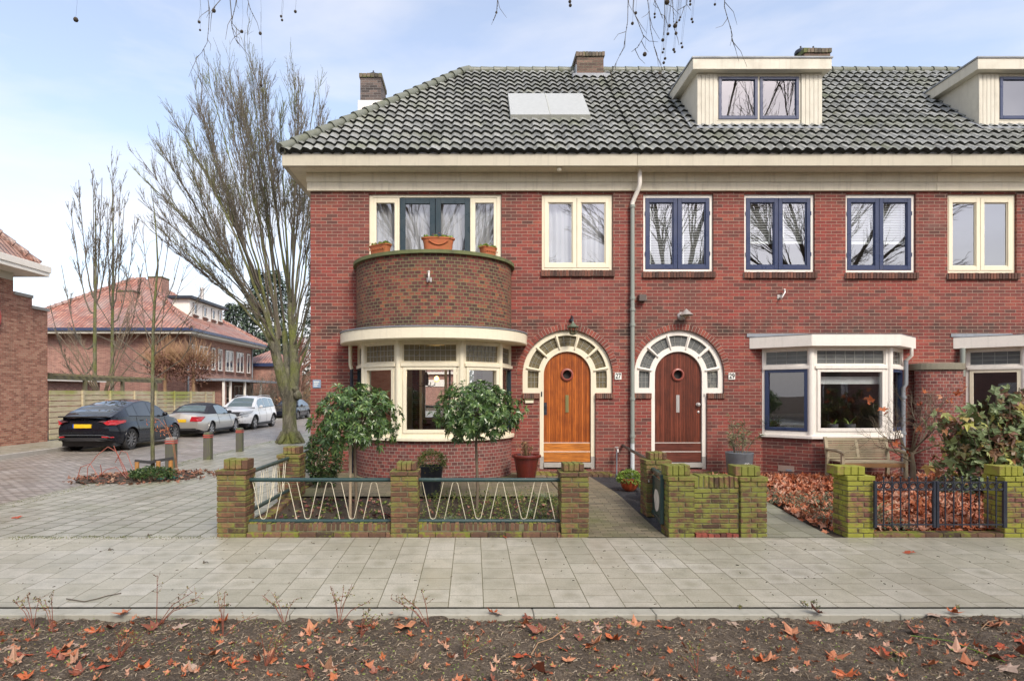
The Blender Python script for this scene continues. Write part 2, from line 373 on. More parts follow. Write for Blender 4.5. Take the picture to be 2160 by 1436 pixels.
def slabmat(name, c1, c2, c3, joint, bw=.3, rh=.3, mw=.008, wet=.38, moss=.15, org=(0, 0), swap=True, off=.5, stain=0):
    m, t, b = newmat(name)
    uv = t.nodes.new('ShaderNodeTexCoord').outputs['UV']
    sp = ND(t, 'ShaderNodeSeparateXYZ', {0: uv})
    u = ND(t, 'ShaderNodeCombineXYZ', {0: sp.outputs[1], 1: sp.outputs[0]}).outputs[0] if swap else uv
    u = ND(t, 'ShaderNodeMapping', {'Vector': u, 'Location': (org[0], org[1], 0)}).outputs[0]
    br = ND(t, 'ShaderNodeTexBrick', {'Vector': u, 'Color1': (0, 0, 0, 1), 'Color2': (1, 1, 1, 1), 'Mortar': (.5, .5, .5, 1), 'Scale': 1.0, 'Mortar Size': mw / 2, 'Mortar Smooth': .2, 'Brick Width': bw, 'Row Height': rh}, offset=off)
    base = ramp(t, br.outputs['Color'], [(0, c1), (.5, c2), (1, c3)])
    n1 = noisef(t, .8, 5, .6, vec=uv); n2 = noisef(t, 60, 4, .7, vec=uv); n3 = noisef(t, 5, 5, .65, vec=uv)
    base = mixc(t, ramp(t, n2, [(.35, .35), (.6, 0)]), base, [x * .45 for x in c1])
    # each slab is a little darker and greener in its middle where the wet dries last
    base = mixc(t, ramp(t, n3, [(.45, 0), (.75, .45)]), base, (.17, .17, .12))
    base = mixc(t, ramp(t, n1, [(.4, 0), (.7, .35)]), base, (.2, .2, .15))
    if stain:
        su = ND(t, 'ShaderNodeSeparateXYZ', {0: u}); rowv = math_(t, 'DIVIDE', su.outputs[1], rh); row = math_(t, 'FLOOR', rowv)
        fu = math_(t, 'FRACT', math_(t, 'ADD', math_(t, 'DIVIDE', su.outputs[0], bw), math_(t, 'MULTIPLY', math_(t, 'SUBTRACT', 1.0, math_(t, 'FLOORED_MODULO', row, 2.0)), off))); fv = math_(t, 'FRACT', rowv)
        dx = math_(t, 'ABSOLUTE', math_(t, 'SUBTRACT', fu, .5)); dy = math_(t, 'ABSOLUTE', math_(t, 'SUBTRACT', fv, .5)); dd = math_(t, 'SQRT', math_(t, 'ADD', math_(t, 'MULTIPLY', dx, dx), math_(t, 'MULTIPLY', dy, dy)))
        f = math_(t, 'MULTIPLY', ramp(t, dd, [(.08, 1), (.42, 0)]), math_(t, 'MULTIPLY', ramp(t, noisef(t, 1.3, 3, .6, vec=uv), [(.38, 0), (.6, stain)]), ramp(t, br.outputs['Color'], [(.1, .3), (.8, 1)])))
        base = mixc(t, f, base, (.20, .19, .125))
    vo = ND(t, 'ShaderNodeTexVoronoi', {'Vector': uv, 'Scale': 7.0})
    base = mixc(t, ramp(t, vo.outputs['Distance'], [(.035, .9), (.05, 0)]), base, (.5, .5, .46))
    vo2 = ND(t, 'ShaderNodeTexVoronoi', {'Vector': uv, 'Scale': 4.3})
    base = mixc(t, ramp(t, vo2.outputs['Distance'], [(.03, .9), (.045, 0)]), base, (.04, .035, .03))
    out = mixc(t, br.outputs['Fac'], base, joint)
    if moss:
        f = math_(t, 'MULTIPLY', ramp(t, noisef(t, .7, 6, .7, vec=uv), [(.56 - moss * .3, 0), (.74 - moss * .3, 1)]), ramp(t, n2, [(.3, 1), (.65, .35)]))
        f = math_(t, 'MULTIPLY', f, moss * 3, True)
        out = mixc(t, f, out, (.12, .14, .04))
    t.links.new(out, b.inputs['Base Color'])
    t.links.new(ramp(t, n1, [(.3, wet + .25), (.7, wet)]), b.inputs['Roughness'])
    h = math_(t, 'ADD', math_(t, 'MULTIPLY', br.outputs['Fac'], -1.0), math_(t, 'MULTIPLY', n2, .25))
    t.links.new(bumpn(t, h, .5, .006), b.inputs['Normal'])
    return m
M['slab'] = slabmat('concrete_paving_slabs', (.41, .385, .30), (.47, .44, .35), (.52, .49, .41), (.12, .11, .06), org=(.05, -.0886), wet=.3, moss=.04, stain=.5)
M['slab_side'] = slabmat('weathered_mossy_slabs', (.34, .325, .265), (.41, .395, .325), (.47, .45, .38), (.10, .10, .045), org=(.05, .02), mw=.026, wet=.28, moss=.2)
M['slab_garden'] = slabmat('garden_path_slabs', (.24, .24, .18), (.28, .28, .21), (.33, .33, .25), (.09, .09, .04), org=(0, .1), mw=.012, wet=.4, moss=.3, swap=True)
M['clinker'] = slabmat('brick_paved_road', (.26, .22, .20), (.40, .35, .32), (.54, .49, .45), (.09, .08, .06), bw=.22, rh=.11, mw=.026, wet=.28, moss=.05, swap=False)
M['pathbrick'] = slabmat('mossy_path_bricks', (.15, .13, .09), (.22, .19, .13), (.3, .25, .17), (.06, .06, .03), bw=.21, rh=.065, mw=.011, wet=.45, moss=.3, swap=False)
M['asphalt'] = slabmat('dark_road_surface', (.06, .06, .06), (.07, .07, .07), (.08, .08, .08), (.06, .06, .06), wet=.5, moss=0)

def soilmat(name, c1, c2, c3, sc=1.0, bump=.9):
    m, t, b = newmat(name)
    tcn = t.nodes.new('ShaderNodeTexCoord').outputs['Object']
    st = ND(t, 'ShaderNodeMapping', {'Vector': tcn, 'Scale': (1, 2.6, 1), 'Rotation': (0, 0, .5)}).outputs[0]
    n1 = noisef(t, 26 * sc, 6, .75, vec=st, dist=1.2); n2 = noisef(t, 3 * sc, 4, .6, vec=tcn); n3 = noisef(t, 90 * sc, 3, .7, vec=tcn)
    base = ramp(t, n1, [(.3, c1), (.52, c2), (.72, c3)])
    base = mixc(t, ramp(t, n2, [(.4, .5), (.65, 0)]), base, c1)
    base = mixc(t, ramp(t, n3, [(.6, 0), (.75, .5)]), base, [x * 1.5 for x in c3])
    t.links.new(base, b.inputs['Base Color']); seti(b, Roughness=.9)
    t.links.new(bumpn(t, math_(t, 'ADD', n1, n3), bump, .05), b.inputs['Normal'])
    return m
M['soil'] = soilmat('dark_mulched_soil', (.04, .028, .02), (.22, .165, .115), (.5, .41, .31))
M['soil_g'] = soilmat('damp_garden_soil', (.05, .035, .025), (.12, .09, .06), (.22, .16, .1))
M['gravel'] = soilmat('dark_gravel', (.03, .03, .035), (.09, .09, .10), (.25, .25, .26), sc=2.2)

def sheet(name, x0, x1, y0, y1, dx, dy, zf, mat, thick=0, **kw):
    b = MB(); nx = max(1, int(round((x1 - x0) / dx))); ny = max(1, int(round((y1 - y0) / dy)))
    ids = [[b.vert((x0 + (x1 - x0) * i / nx, y0 + (y1 - y0) * j / ny, zf(x0 + (x1 - x0) * i / nx, y0 + (y1 - y0) * j / ny))) for i in range(nx + 1)] for j in range(ny + 1)]
    for j in range(ny):
        for i in range(nx): b.face((ids[j][i], ids[j][i + 1], ids[j + 1][i + 1], ids[j + 1][i]))
    return b.build(name, mat, kind='structure', smooth=kw.pop('smooth', 60), fixn=False)
sheet('ground', -500, 500, -300, 700, 100, 100, lambda x, y: -.5, M['soil_g'])
sheet('side_road', -13.0, -7.6, 7.3, 130, 5.4, 10, lambda x, y: -.25, M['clinker'])
sheet('main_road', -60, 60, -9, .4, 60, 9, lambda x, y: -.36, M['asphalt'])
sheet('pavement', -9.5, 16, 5.09, 7.22, .5, .3, lambda x, y: zpave(x, y), M['slab'])
sheet('corner_pavement', -7.62, -3.0, 7.22, 60, .46, .6, lambda x, y: zpave(x, y) , M['slab_side'])
b = MB(); b.box(-13.0, -9.5, 5.09, 7.3, -.4, -.25); b.build('road_end', M['clinker'], kind='structure')
sheet('far_sidewalk', -15.4, -13.12, -5, 130, 2.2, 10, lambda x, y: -.125, M['slab_side'])
b = MB(); b.box(-13.12, -13.0, -5, 130, -.4, -.12); b.build('far_kerb', M['stone'], kind='structure', bevel=.01)
b = MB(); b.box(-7.72, -7.6, 7.3, 130, -.4, -.232); b.build('near_kerb', paint('mossy_kerb', (.2, .19, .12), dirt=.9, dcol=(.14, .16, .05)), kind='structure')
# kerb in front of the planting bed
b = MB()
x = -9.5
while x < 16:
    b.box(x, x + .994, 4.925, 5.065, -.45, -.236); b.box(x, x + .994, 5.065, 5.09, -.45, -.243); x += 1.0
b.build('kerb', paint('kerb_concrete', (.40, .385, .32), rough=.55, dirt=.4, dcol=(.15, .14, .1)), kind='structure', bevel=.006)
def zbed(x, y):
    z = -.283 + .03 * noise.noise(Vector((x * 1.1, y * 1.6, 0))) + .035 * noise.noise(Vector((x * 5, y * 5, 3))) + .022 * noise.noise(Vector((x * 14, y * 14, 7))) + .012 * noise.noise(Vector((x * 33, y * 33, 9)))
    return z + .03 * smooth01((4.9 - y) / .5) - .012 + .022 * smooth01((y - 4.55) / .3)
sheet('planting_bed', -5.2, 6.2, 3.2, 4.93, .03, .03, zbed, M['soil'], smooth=180)
sheet('planting_bed_edge', -9.5, 16, .4, 3.25, .5, .5, lambda x, y: -.33, M['soil'])
sheet('planting_bed_side', 6.15, 16, 3.2, 4.93, .2, .2, zbed, M['soil'])
sheet('planting_bed_side', -9.5, -5.15, 3.2, 4.93, .2, .2, zbed, M['soil'])
# gardens
sheet('garden_soil', -2.75, 1.55, 7.24, 11.8, .08, .08, lambda x, y: zgard(y) + .02 * noise.noise(Vector((x * 4, y * 4, 0))), M['soil_g'], smooth=180)
sheet('garden_terrace', -2.75, 1.35, 9.15, 11.8, .5, .5, lambda x, y: zgard(y) + .035, M['pathbrick'])
sheet('gravel_bed', 1.5, 3.15, 7.3, 11.8, .1, .1, lambda x, y: zgard(y) + .008 * noise.noise(Vector((x * 9, y * 9, 0))), M['gravel'], smooth=180)
b = MB()     # brick path to the orange door: runs back from the gate gap
def quadsheet(b, pl, pr, n, zf):
    for i in range(n):
        a0, a1 = i / n, (i + 1) / n
        q = []
        for p_, a in ((pl, a0), (pr, a0), (pr, a1), (pl, a1)):
            x_ = p_[0][0] + (p_[1][0] - p_[0][0]) * a; y_ = p_[0][1] + (p_[1][1] - p_[0][1]) * a
            q.append((x_, y_, zf(y_)))
        b.poly(q)
quadsheet(b, ((1.38, 7.2), (1.38, 11.3)), ((2.32, 7.2), (2.18, 11.3)), 16, lambda y: zgard(y) + .022)
b.build('garden_path', M['pathbrick'], kind='structure', fixn=False)
b = MB()
quadsheet(b, ((3.48, 7.2), (3.3, 11.6)), ((4.32, 7.2), (4.4, 11.6)), 16, lambda y: zgard(y) + .02)
b.build('concrete_path', M['slab_garden'], kind='structure', fixn=False)
sheet('leafy_garden_soil', 4.3, 15, 7.24, 11.8, .15, .15, lambda x, y: zgard(y) + .02 * noise.noise(Vector((x * 4, y * 4, 5))), M['soil_g'], smooth=180)
sheet('gravel_strip', 3.1, 3.5, 7.3, 11.8, .4, .5, lambda x, y: zgard(y), M['gravel'])

# ------------------------------------------------------------ wall with openings
def loops_prism(b, outer, holes, y0, y1, m=0, back=True):
    """outline with holes in (x,z); tessellated front and back, sides on every loop"""
    ls = [outer] + holes; allp = [p for l in ls for p in l]
    tr = geometry.tessellate_polygon([[Vector((x, z, 0)) for x, z in l] for l in ls])
    A = [b.vert((x, y0, z)) for x, z in allp]; B = [b.vert((x, y1, z)) for x, z in allp]
    for q in tr:
        b.face([A[i] for i in q], m)
        if back: b.face([B[i] for i in q[::-1]], m)
    k = 0
    for l in ls:
        n = len(l)
        for i in range(n): b.face((A[k + i], A[k + (i + 1) % n], B[k + (i + 1) % n], B[k + i]), m)
        k += n
def rect(x0, x1, z0, z1): return [(x0, z0), (x1, z0), (x1, z1), (x0, z1)]
def ring(b, x0, x1, z0, z1, wl, wr, wb, wt, y0, y1, m=0, MM=None):
    b.box(x0, x0 + wl, y0, y1, z0, z1, m, MM); b.box(x1 - wr, x1, y0, y1, z0, z1, m, MM)
    b.box(x0 + wl, x1 - wr, y0, y1, z0, z0 + wb, m, MM); b.box(x0 + wl, x1 - wr, y0, y1, z1 - wt, z1, m, MM)
def arch_outline(cx, r, jamb, ext_z, bot, cz, n=28):
    """the doorway shape: jambs up to ext_z, steps out to radius r, round top"""
    pts = [(cx - jamb, bot), (cx + jamb, bot), (cx + jamb, ext_z), (cx + r, ext_z)]
    pts += [(cx + r * math.cos(PI * i / n), cz + r * math.sin(PI * i / n)) for i in range(n + 1)]
    pts += [(cx - r, ext_z), (cx - jamb, ext_z)]
    return pts
px = lambda v: v / SF
DZ = FZ(791); RW = px(95)
D27, D29 = FX(1197.5), FX(1433)
ZB = -.25; ZT = 5.53
X0, X1, X2, X3 = FX(655), FX(1332), 9.02, 15.0

def house(name, label, cat, xa, xb, holes, bricks):
    h = thing(name, label, cat, ((xa + xb) / 2, YF, 0))
    b = MB(); loops_prism(b, rect(xa, xb, ZB, ZT), holes, YF, YF + .24)
    b.build('wall', M['brick'], h, smooth=20)
    return h
w_up = {'W1': (1143, 1293, 416, 570), 'W2': (1357, 1505, 413, 573), 'W3': (1570, 1719, 415, 574), 'W4': (1784, 1932, 416, 575), 'W5': (1999, 2145, 418, 576)}
def WR(k): a = w_up[k]; return (FX(a[0]), FX(a[1]), FZ(a[3]), 5.47)
def whole(k): a = WR(k); return rect(a[0], a[1], a[2], a[3])
BX, BA, BB = -.757, 1.50, 1.33                       # curved bay: centre, half width, depth
h27 = house('brick_house', 'brick corner house with a round balcony and an orange wooden door', 'house', X0, X1,
            [rect(FX(778), FX(1058), 3.12, 5.47), whole('W1'), arch_outline(D27, RW, px(59), FZ(829), FZ(990), DZ), rect(BX - 1.38, BX + 1.38, .7, 2.55)], None)
h29 = house('brick_house', 'brick middle house with navy window frames and a dark reddish brown door', 'house', X1, X2,
            [whole('W2'), whole('W3'), whole('W4'), arch_outline(D29, RW, px(59), FZ(830), FZ(990), DZ), rect(5.72, 8.32, .7, 2.52)], None)
h31 = house('brick_house', 'brick house at the right edge with a cream framed upper window, half cut off', 'house', X2, X3,
            [whole('W5'), rect(9.72, 12.3, .7, 2.52)], None)

# shell behind the facade (side and rear walls)
for h, xa, xb in ((h27, X0, X1), (h29, X1, X2), (h31, X2, X3)):
    b = MB()
    if h is h27: b.box(xa, xa + .24, YF + .24, 18.2, ZB, ZT)
    if h is h31: b.box(xb - .24, xb, YF + .24, 18.2, ZB, ZT)
    ho = {h27: (-1.5, .1), h29: (6.2, 7.5), h31: (10.4, 11.6)}[h]; loops_prism(b, rect(xa + (.24 if h is h27 else 0), xb, ZB, ZT), [rect(ho[0], ho[1], .8, 2.35)], 17.96, 18.2)
    b.build('rear_wall', M['brick'], h)
    b = MB()      # floors, party wall and ceilings seen through the glass
    xi0, xi1 = xa + .26, xb - .02
    b.box(xi0, xi1, YF + .25, 17.9, 2.72, 3.05); b.box(xi0, xi1, YF + .25, 17.9, .1, .3); b.box(xi0, xi1, YF + .25, 17.9, 5.5, 5.7)
    b.box(xi1 - .1, xi1, YF + .25, 17.9, .3, 2.72); b.box(xi1 - .1, xi1, YF + .25, 17.9, 3.05, 5.5)
    b.box(xi0, ho[0] - .1, 15.8, 15.9, .3, 2.72); b.box(ho[1] + .15, xi1 - .1, 15.8, 15.9, .3, 2.72); b.box(ho[0] - .1, ho[1] + .15, 15.8, 15.9, 2.4, 2.72); b.box(xi0, xi1 - .1, 14.6, 14.7, 3.05, 5.5)
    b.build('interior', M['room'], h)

# ------------------------------------------------------------ upper windows
def curtain(b, x0, x1, z0, z1, y, seed, gap=None, folds=9):
    r = random.Random(seed); n = int((x1 - x0) / .018) + 2; ph = [r.uniform(0, 6) for _ in range(4)]
    rows = [z0, (z0 + z1) / 2, z1]; ids = []
    for j, z in enumerate(rows):
        row = []
        for i in range(n + 1):
            u = i / n; s_ = u * folds * 2 * PI * (x1 - x0)
            yy = y + .022 * math.sin(s_ + ph[0] + .3 * j) + .012 * math.sin(s_ * 2.3 + ph[1]) + .01 * math.sin(s_ * .37 + ph[2])
            row.append(b.vert((x0 + (x1 - x0) * u, yy, z)))
        ids.append(row)
    for j in range(2):
        for i in range(n): b.face((ids[j][i], ids[j][i + 1], ids[j + 1][i + 1], ids[j + 1][i]))
M['pane_gap'] = plain('dark_gap', (.02, .02, .02), .8)
def window_up(h, k, fm, cm, dress, lbl=None):
    x0, x1, z0, z1 = WR(k); a = w_up[k]
    b = MB(); ring(b, x0 + .002, x1 - .002, z0, z1, .05, .06, .055, .07, YF + .045, YF + .14)
    wf = b.build('window', fm, h, bevel=.004)
    xm = (x0 + x1) / 2; cx0, cx1, cz0, cz1 = x0 + .052, x1 - .062, z0 + .057, z1 - .072
    xm = (cx0 + cx1) / 2
    for s, (u0, u1) in enumerate(((cx0, xm - .004), (xm + .004, cx1))):
        b = MB(); ring(b, u0, u1, cz0, cz1, .075, .075, .085, .085, YF + .035, YF + .10); ring(b, u0 + .075, u1 - .075, cz0 + .085, cz1 - .085, .018, .018, .018, .018, YF + .055, YF + .10)
        if cm is not fm:
            for zz in (cz0 + .3, cz1 - .3): b.box(u0 - .012 if s == 0 else u1 - .006, u0 + .006 if s == 0 else u1 + .012, YF + .028, YF + .036, zz - .04, zz + .04)
        cs = b.build('casement', cm, wf, bevel=.003)
        b = MB(); b.box(u0 + .08, u1 - .08, YF + .072, YF + .078, cz0 + .09, cz1 - .09); b.build('pane', M['glass_up'], wf)
    if dress == 'net':
        b = MB(); curtain(b, x0 + .06, xm - .02, z0 + .02, z1 - .04, YF + .2, hash(k) % 99 if 0 else 5); curtain(b, xm + .02, x1 - .06, z0 + .02, z1 - .04, YF + .21, 8)
        b.build('curtain', M['curtain'], wf, smooth=180)
    if dress in ('blind', 'half'):
        b = MB(); z = z1 - .1; zb_ = z0 + .06 if dress == 'blind' else z0 + .62
        while z > zb_: b.bar((cx0, YF + .17, z), (cx1, YF + .17, z), .030, .004, up=(0, .85, .55)); z -= .05
        for xx in (cx0 + .12, xm - .14, xm + .14, cx1 - .12): b.box(xx, xx + .02, YF + .140, YF + .143, zb_, z1 - .05)
        if dress == 'half': b.box(cx0, cx1, YF + .15, YF + .19, zb_ - .03, zb_)
        b.build('blind', M['blind'], wf)
    # sill of bricks on edge
    b = MB(); n = 24; xs0 = x0 - .02; xs1 = x1 + .03
    for i in range(n):
        u = xs0 + (xs1 - xs0) * i / n; j = rnd.uniform(-.003, .003)
        b.box(u + .004, u + (xs1 - xs0) / n - .004, YF - .05 + j, YF + .05, z0 - .125 + j, z0 - .005 + j)
    b.build('window_sill', M['sillbrick'], wf, bevel=.003)
    b = MB(); b.box(xs0, xs1, YF - .035, YF + .04, z0 - .118, z0 - .012); b.build('sill_mortar', M['mortar_d'], wf)
    return wf
window_up(h27, 'W1', M['cream'], M['cream'], 'net')
window_up(h29, 'W2', M['white'], M['navy'], 'blind'); window_up(h29, 'W3', M['white'], M['navy'], 'half'); window_up(h29, 'W4', M['white'], M['navy'], 'half')
window_up(h31, 'W5', M['cream'], M['cream'], None)

# balcony doors with side lights
x0, x1 = FX(778) + .002, FX(1058) - .002
b = MB(); ring(b, x0, x1, 3.12, 5.47, .075, .09, .06, .06, YF + .045, YF + .14)
for u in (FX(840), FX(994)): b.box(u - .02, u + .02, YF + .05, YF + .14, 3.18, 5.41)
for u0, u1 in ((FX(778) + .077, FX(840) - .02), (FX(994) + .02, FX(1058) - .092)): ring(b, u0, u1, 3.18, 5.41, .06, .06, .1, .1, YF + .055, YF + .13)
wf = b.build('balcony_window', M['cream'], h27, bevel=.004)
for u0, u1 in ((FX(778) + .1, FX(840) - .05), (FX(994) + .05, FX(1058) - .12)): b = MB(); b.box(u0, u1, YF + .09, YF + .096, 3.2, 5.38); b.build('pane', M['glass_up'], wf)
b = MB(); curtain(b, x0 + .1, FX(840) - .03, 3.15, 5.4, YF + .22, 3); curtain(b, FX(845), FX(917), 3.15, 5.4, YF + .2, 4); curtain(b, FX(920), FX(990), 3.15, 5.4, YF + .2, 6); curtain(b, FX(998), x1 - .11, 3.15, 5.4, YF + .22, 7)
b.build('curtain', M['curtain'], wf, smooth=180)
for u0, u1 in ((FX(843.5), FX(917.5)), (FX(918.5), FX(991.5))):
    b = MB(); ring(b, u0, u1, 3.19, 5.395, .105, .105, .3, .11, YF + .03, YF + .1)
    d = b.build('balcony_door', M['teal'], h27, bevel=.004)
    b = MB(); b.box(u0 + .1, u1 - .1, YF + .06, YF + .066, 3.45, 5.3); b.build('pane', M['glass_up'], d)

# ------------------------------------------------------------ arched doors
def woodmat(name, c, cd, groove=True, rough=.35):
    m, t, b = newmat(name)
    o = t.nodes.new('ShaderNodeTexCoord').outputs['UV']
    st = ND(t, 'ShaderNodeMapping', {'Vector': o, 'Scale': ((60, 3, 1) if groove else (2.5, 50, 1))}).outputs[0]
    n1 = ND(t, 'ShaderNodeTexNoise', {'Vector': st, 'Scale': 1.0, 'Detail': 5.0, 'Roughness': .6, 'Distortion': .4}).outputs['Fac']
    n2 = noisef(t, 2.6, 4, .6, vec=o)
    base = ramp(t, n1, [(.28, cd), (.5, c), (.75, [min(1, x * 1.5) for x in c])])
    base = mixc(t, ramp(t, n2, [(.45, 0), (.7, .55)]), base, cd)
    if groove:
        sp = ND(t, 'ShaderNodeSeparateXYZ', {0: o})
        f = math_(t, 'FRACT', math_(t, 'MULTIPLY', sp.outputs[0], 1 / .0345))
        wn = ND(t, 'ShaderNodeTexWhiteNoise', noise_dimensions='1D'); t.links.new(math_(t, 'FLOOR', math_(t, 'MULTIPLY', sp.outputs[0], 1 / .0345)), wn.inputs['W'])
        base = mixc(t, ramp(t, wn.outputs['Value'], [(0, .5), (.6, 0)]), base, cd); base = mixc(t, ramp(t, wn.outputs['Value'], [(.7, 0), (1, .35)]), base, [min(1, x * 1.7 + .02) for x in c])
        g = math_(t, 'ABSOLUTE', math_(t, 'SUBTRACT', f, .5)); gr = ramp(t, g, [(.34, 1), (.47, 0)])
        base = mixc(t, ramp(t, g, [(.38, 0), (.48, .75)]), base, [x * .35 for x in cd])
        t.links.new(bumpn(t, gr, .8, .006), b.inputs['Normal'])
    t.links.new(base, b.inputs['Base Color']); seti(b, Roughness=rough); return m
M['wood27'] = woodmat('orange_varnished_planks', (.43, .115, .018), (.17, .036, .01)); M['wood27h'] = woodmat('worn_orange_boards', (.5, .18, .035), (.2, .055, .015), False)
M['wood29'] = woodmat('dark_red_planks', (.17, .042, .022), (.055, .016, .01)); M['wood29h'] = woodmat('dark_brown_board', (.13, .038, .025), (.05, .016, .012), False)
M['copper'] = paint('reddish_ring', (.28, .07, .05), rough=.4, dirt=.1)
M['verdigris'] = paint('brass_gone_green', (.22, .2, .08), rough=.5, dirt=.4, metal=.3); M['steel'] = paint('pale_steel', (.55, .52, .5), rough=.35, dirt=.1, metal=.5)
def sector(cx, cz, r0, r1, a0, a1, n=7):
    return [(cx + r1 * math.cos(a0 + (a1 - a0) * i / n), cz + r1 * math.sin(a0 + (a1 - a0) * i / n)) for i in range(n + 1)] + [(cx + r0 * math.cos(a1 + (a0 - a1) * i / n), cz + r0 * math.sin(a1 + (a0 - a1) * i / n)) for i in range(n + 1)]
def arch_door(h, cx, fm, wood, woodh, first):
    ez = FZ(829); bz = FZ(963); jam = px(59) - .002; r = RW - .003; dr = px(50)
    outer = arch_outline(cx, r, jam, ez, bz, DZ)
    dhole = [(cx - dr, bz - .001)] + [(cx + dr, bz - .001)] + [(cx + dr * math.cos(PI * i / 24), DZ + dr * math.sin(PI * i / 24)) for i in range(25)]
    # outer boundary with the doorway taken out as a notch
    out = [(cx + dr, bz), (cx + jam, bz), (cx + jam, ez), (cx + r, ez)] + [(cx + r * math.cos(PI * i / 30), DZ + r * math.sin(PI * i / 30)) for i in range(31)]
    out += [(cx - r, ez), (cx - jam, ez), (cx - jam, bz), (cx - dr, bz)]
    out += [(cx - dr * math.cos(PI * i / 24), DZ + dr * math.sin(PI * i / 24)) for i in range(25)]
    holes = []; panes = []
    r0, r1 = px(61.5), px(84)
    for s in (-1, 1):
        q = [(cx + s * r0, DZ - px(27)), (cx + s * r1, DZ - px(27)), (cx + s * r1, DZ), (cx + s * px(83.2), DZ + px(10)), (cx + s * px(60.6), DZ + px(7))]
        holes.append(q if s > 0 else q[::-1])
    for k in range(5):
        a0 = R(10 + 32 * k + 2.2); a1 = R(10 + 32 * (k + 1) - 2.2); holes.append(sector(cx, DZ, r0, r1, a0, a1))
    b = MB(); loops_prism(b, out, holes, YF + .05, YF + .14)
    # raised glazing bars between the panes
    for k in range(6):
        a = R(10 + 32 * k); d = Vector((math.cos(a), 0, math.sin(a))); c = Vector((cx, YF + .035, DZ))
        b.bar(c + d * px(57), c + d * px(88), .022, .03, up=(0, 1, 0))
    df = b.build('door_frame', fm, h, bevel=.003, smooth=30)
    b = MB(); bm_ = MB()
    for q in holes:
        b.prism(q, YF + .095, YF + .1)
    gp = b.build('leaded_pane', M['leaded'] if first else M['leaded_g'], df)
    y = YF + .088; tw = .003
    for k in range(5):
        for i in (1, 2):
            a = R(10 + 32 * k + 32 * i / 3)
            d = Vector((math.cos(a), 0, math.sin(a))); c = Vector((cx, y, DZ)); bm_.bar(c + d * r0, c + d * r1, tw * 2, .006, up=(0, 1, 0)) if i != 2 or True else 0
        for rr in (r0 + (r1 - r0) * .4, r0 + (r1 - r0) * .72):
            pts = [Vector((cx + rr * math.cos(R(12 + 32 * k + 28 * i / 5)), y, DZ + rr * math.sin(R(12 + 32 * k + 28 * i / 5)))) for i in range(6)]
            bm_.tube(pts, tw * .9, 4, cap=False)
    for s in (-1, 1):
        for u in (.33, .66): xx = cx + s * (r0 + (r1 - r0) * u); bm_.box(xx - tw, xx + tw, y, y + .005, DZ - px(27), DZ + px(8))
        for zz in (DZ - px(15), DZ - px(4)): bm_.box(min(cx + s * r0, cx + s * r1), max(cx + s * r0, cx + s * r1), y, y + .005, zz - tw, zz + tw)
    bm_.build('lead_came', M['came'], df)
    # stone feet, threshold
    b = MB()
    for s in (-1, 1): b.box(min(cx + s * dr, cx + s * jam), max(cx + s * dr, cx + s * jam), YF + .045, YF + .15, FZ(990) + .002, FZ(963) - .002)
    b.box(cx - dr, cx + dr, YF + .02, YF + .2, FZ(986), FZ(976)); b.box(cx - dr, cx + dr, YF + .10, YF + .2, -.01, FZ(986))
    b.build('threshold', M['stone'], h, bevel=.004)
    b = MB(); b.box(cx - px(42), cx - px(14), YF + .095, YF + .11, -.0, FZ(988)); b.box(cx + px(18), cx + px(44), YF + .095, YF + .11, -.0, FZ(988)); b.build('air_grate', M['pane_gap'], h)
    # leaf
    do = [(cx - dr + .004, FZ(934) + .004), (cx + dr - .004, FZ(934) + .004)] + [(cx + (dr - .004) * math.cos(PI * i / 24), DZ + (dr - .004) * math.sin(PI * i / 24)) for i in range(25)]
    ph = [(cx + px(10) * math.cos(2 * PI * i / 20), DZ + px(1) + px(10) * math.sin(2 * PI * i / 20)) for i in range(20)]
    b = MB(); loops_prism(b, do, [ph], YF + .10, YF + .15); d = b.build('door', wood, h)
    b = MB(); b.box(cx - dr + .004, cx + dr - .004, YF + .085, YF + .15, FZ(953), FZ(935)); b.box(cx - dr + .004, cx + dr - .004, YF + .075, YF + .15, FZ(975), FZ(954) ); b.build('kick_board', woodh, d, bevel=.005)
    b = MB(); b.box(cx - dr + .004, cx + dr - .004, YF + .07, YF + .085, FZ(953.6), FZ(952.4)); b.box(cx - dr + .004, cx + dr - .004, YF + .085, YF + .1, FZ(934.8), FZ(933.8)); b.build('drip_rail', M['white'], d)
    b = MB(); c = Vector((cx, YF + .1, DZ + px(1)))
    b.lathe(c, [(px(9), .0), (px(9), -.03), (px(10.5), -.045), (px(13), -.035), (px(14), 0)], 24, axis='y'); pr = b.build('porthole', M['copper'], d, smooth=40)
    b = MB(); b.lathe(c, [(0.0005, -.012), (px(9.2), -.012)], 24, axis='y'); b.build('porthole_glass', M['glass'], d); b = MB(); b.box(cx - px(12), cx + px(12), YF + .152, YF + .16, DZ - px(12), DZ + px(13)); b.build('porthole_dark_backing', M['room_dk'], d)  # dark board behind the porthole stands in for an unlit hall
    b = MB(); b.box(cx - .75 * .04 - .001, cx + .04 * .85, YF + .088, YF + .1, FZ(870), FZ(833)); b.box(cx - .016, cx + .02, YF + .083, YF + .088, FZ(868), FZ(836)); b.build('letter_slot', M['verdigris'] if first else M['steel'], d, bevel=.002)
    b = MB()
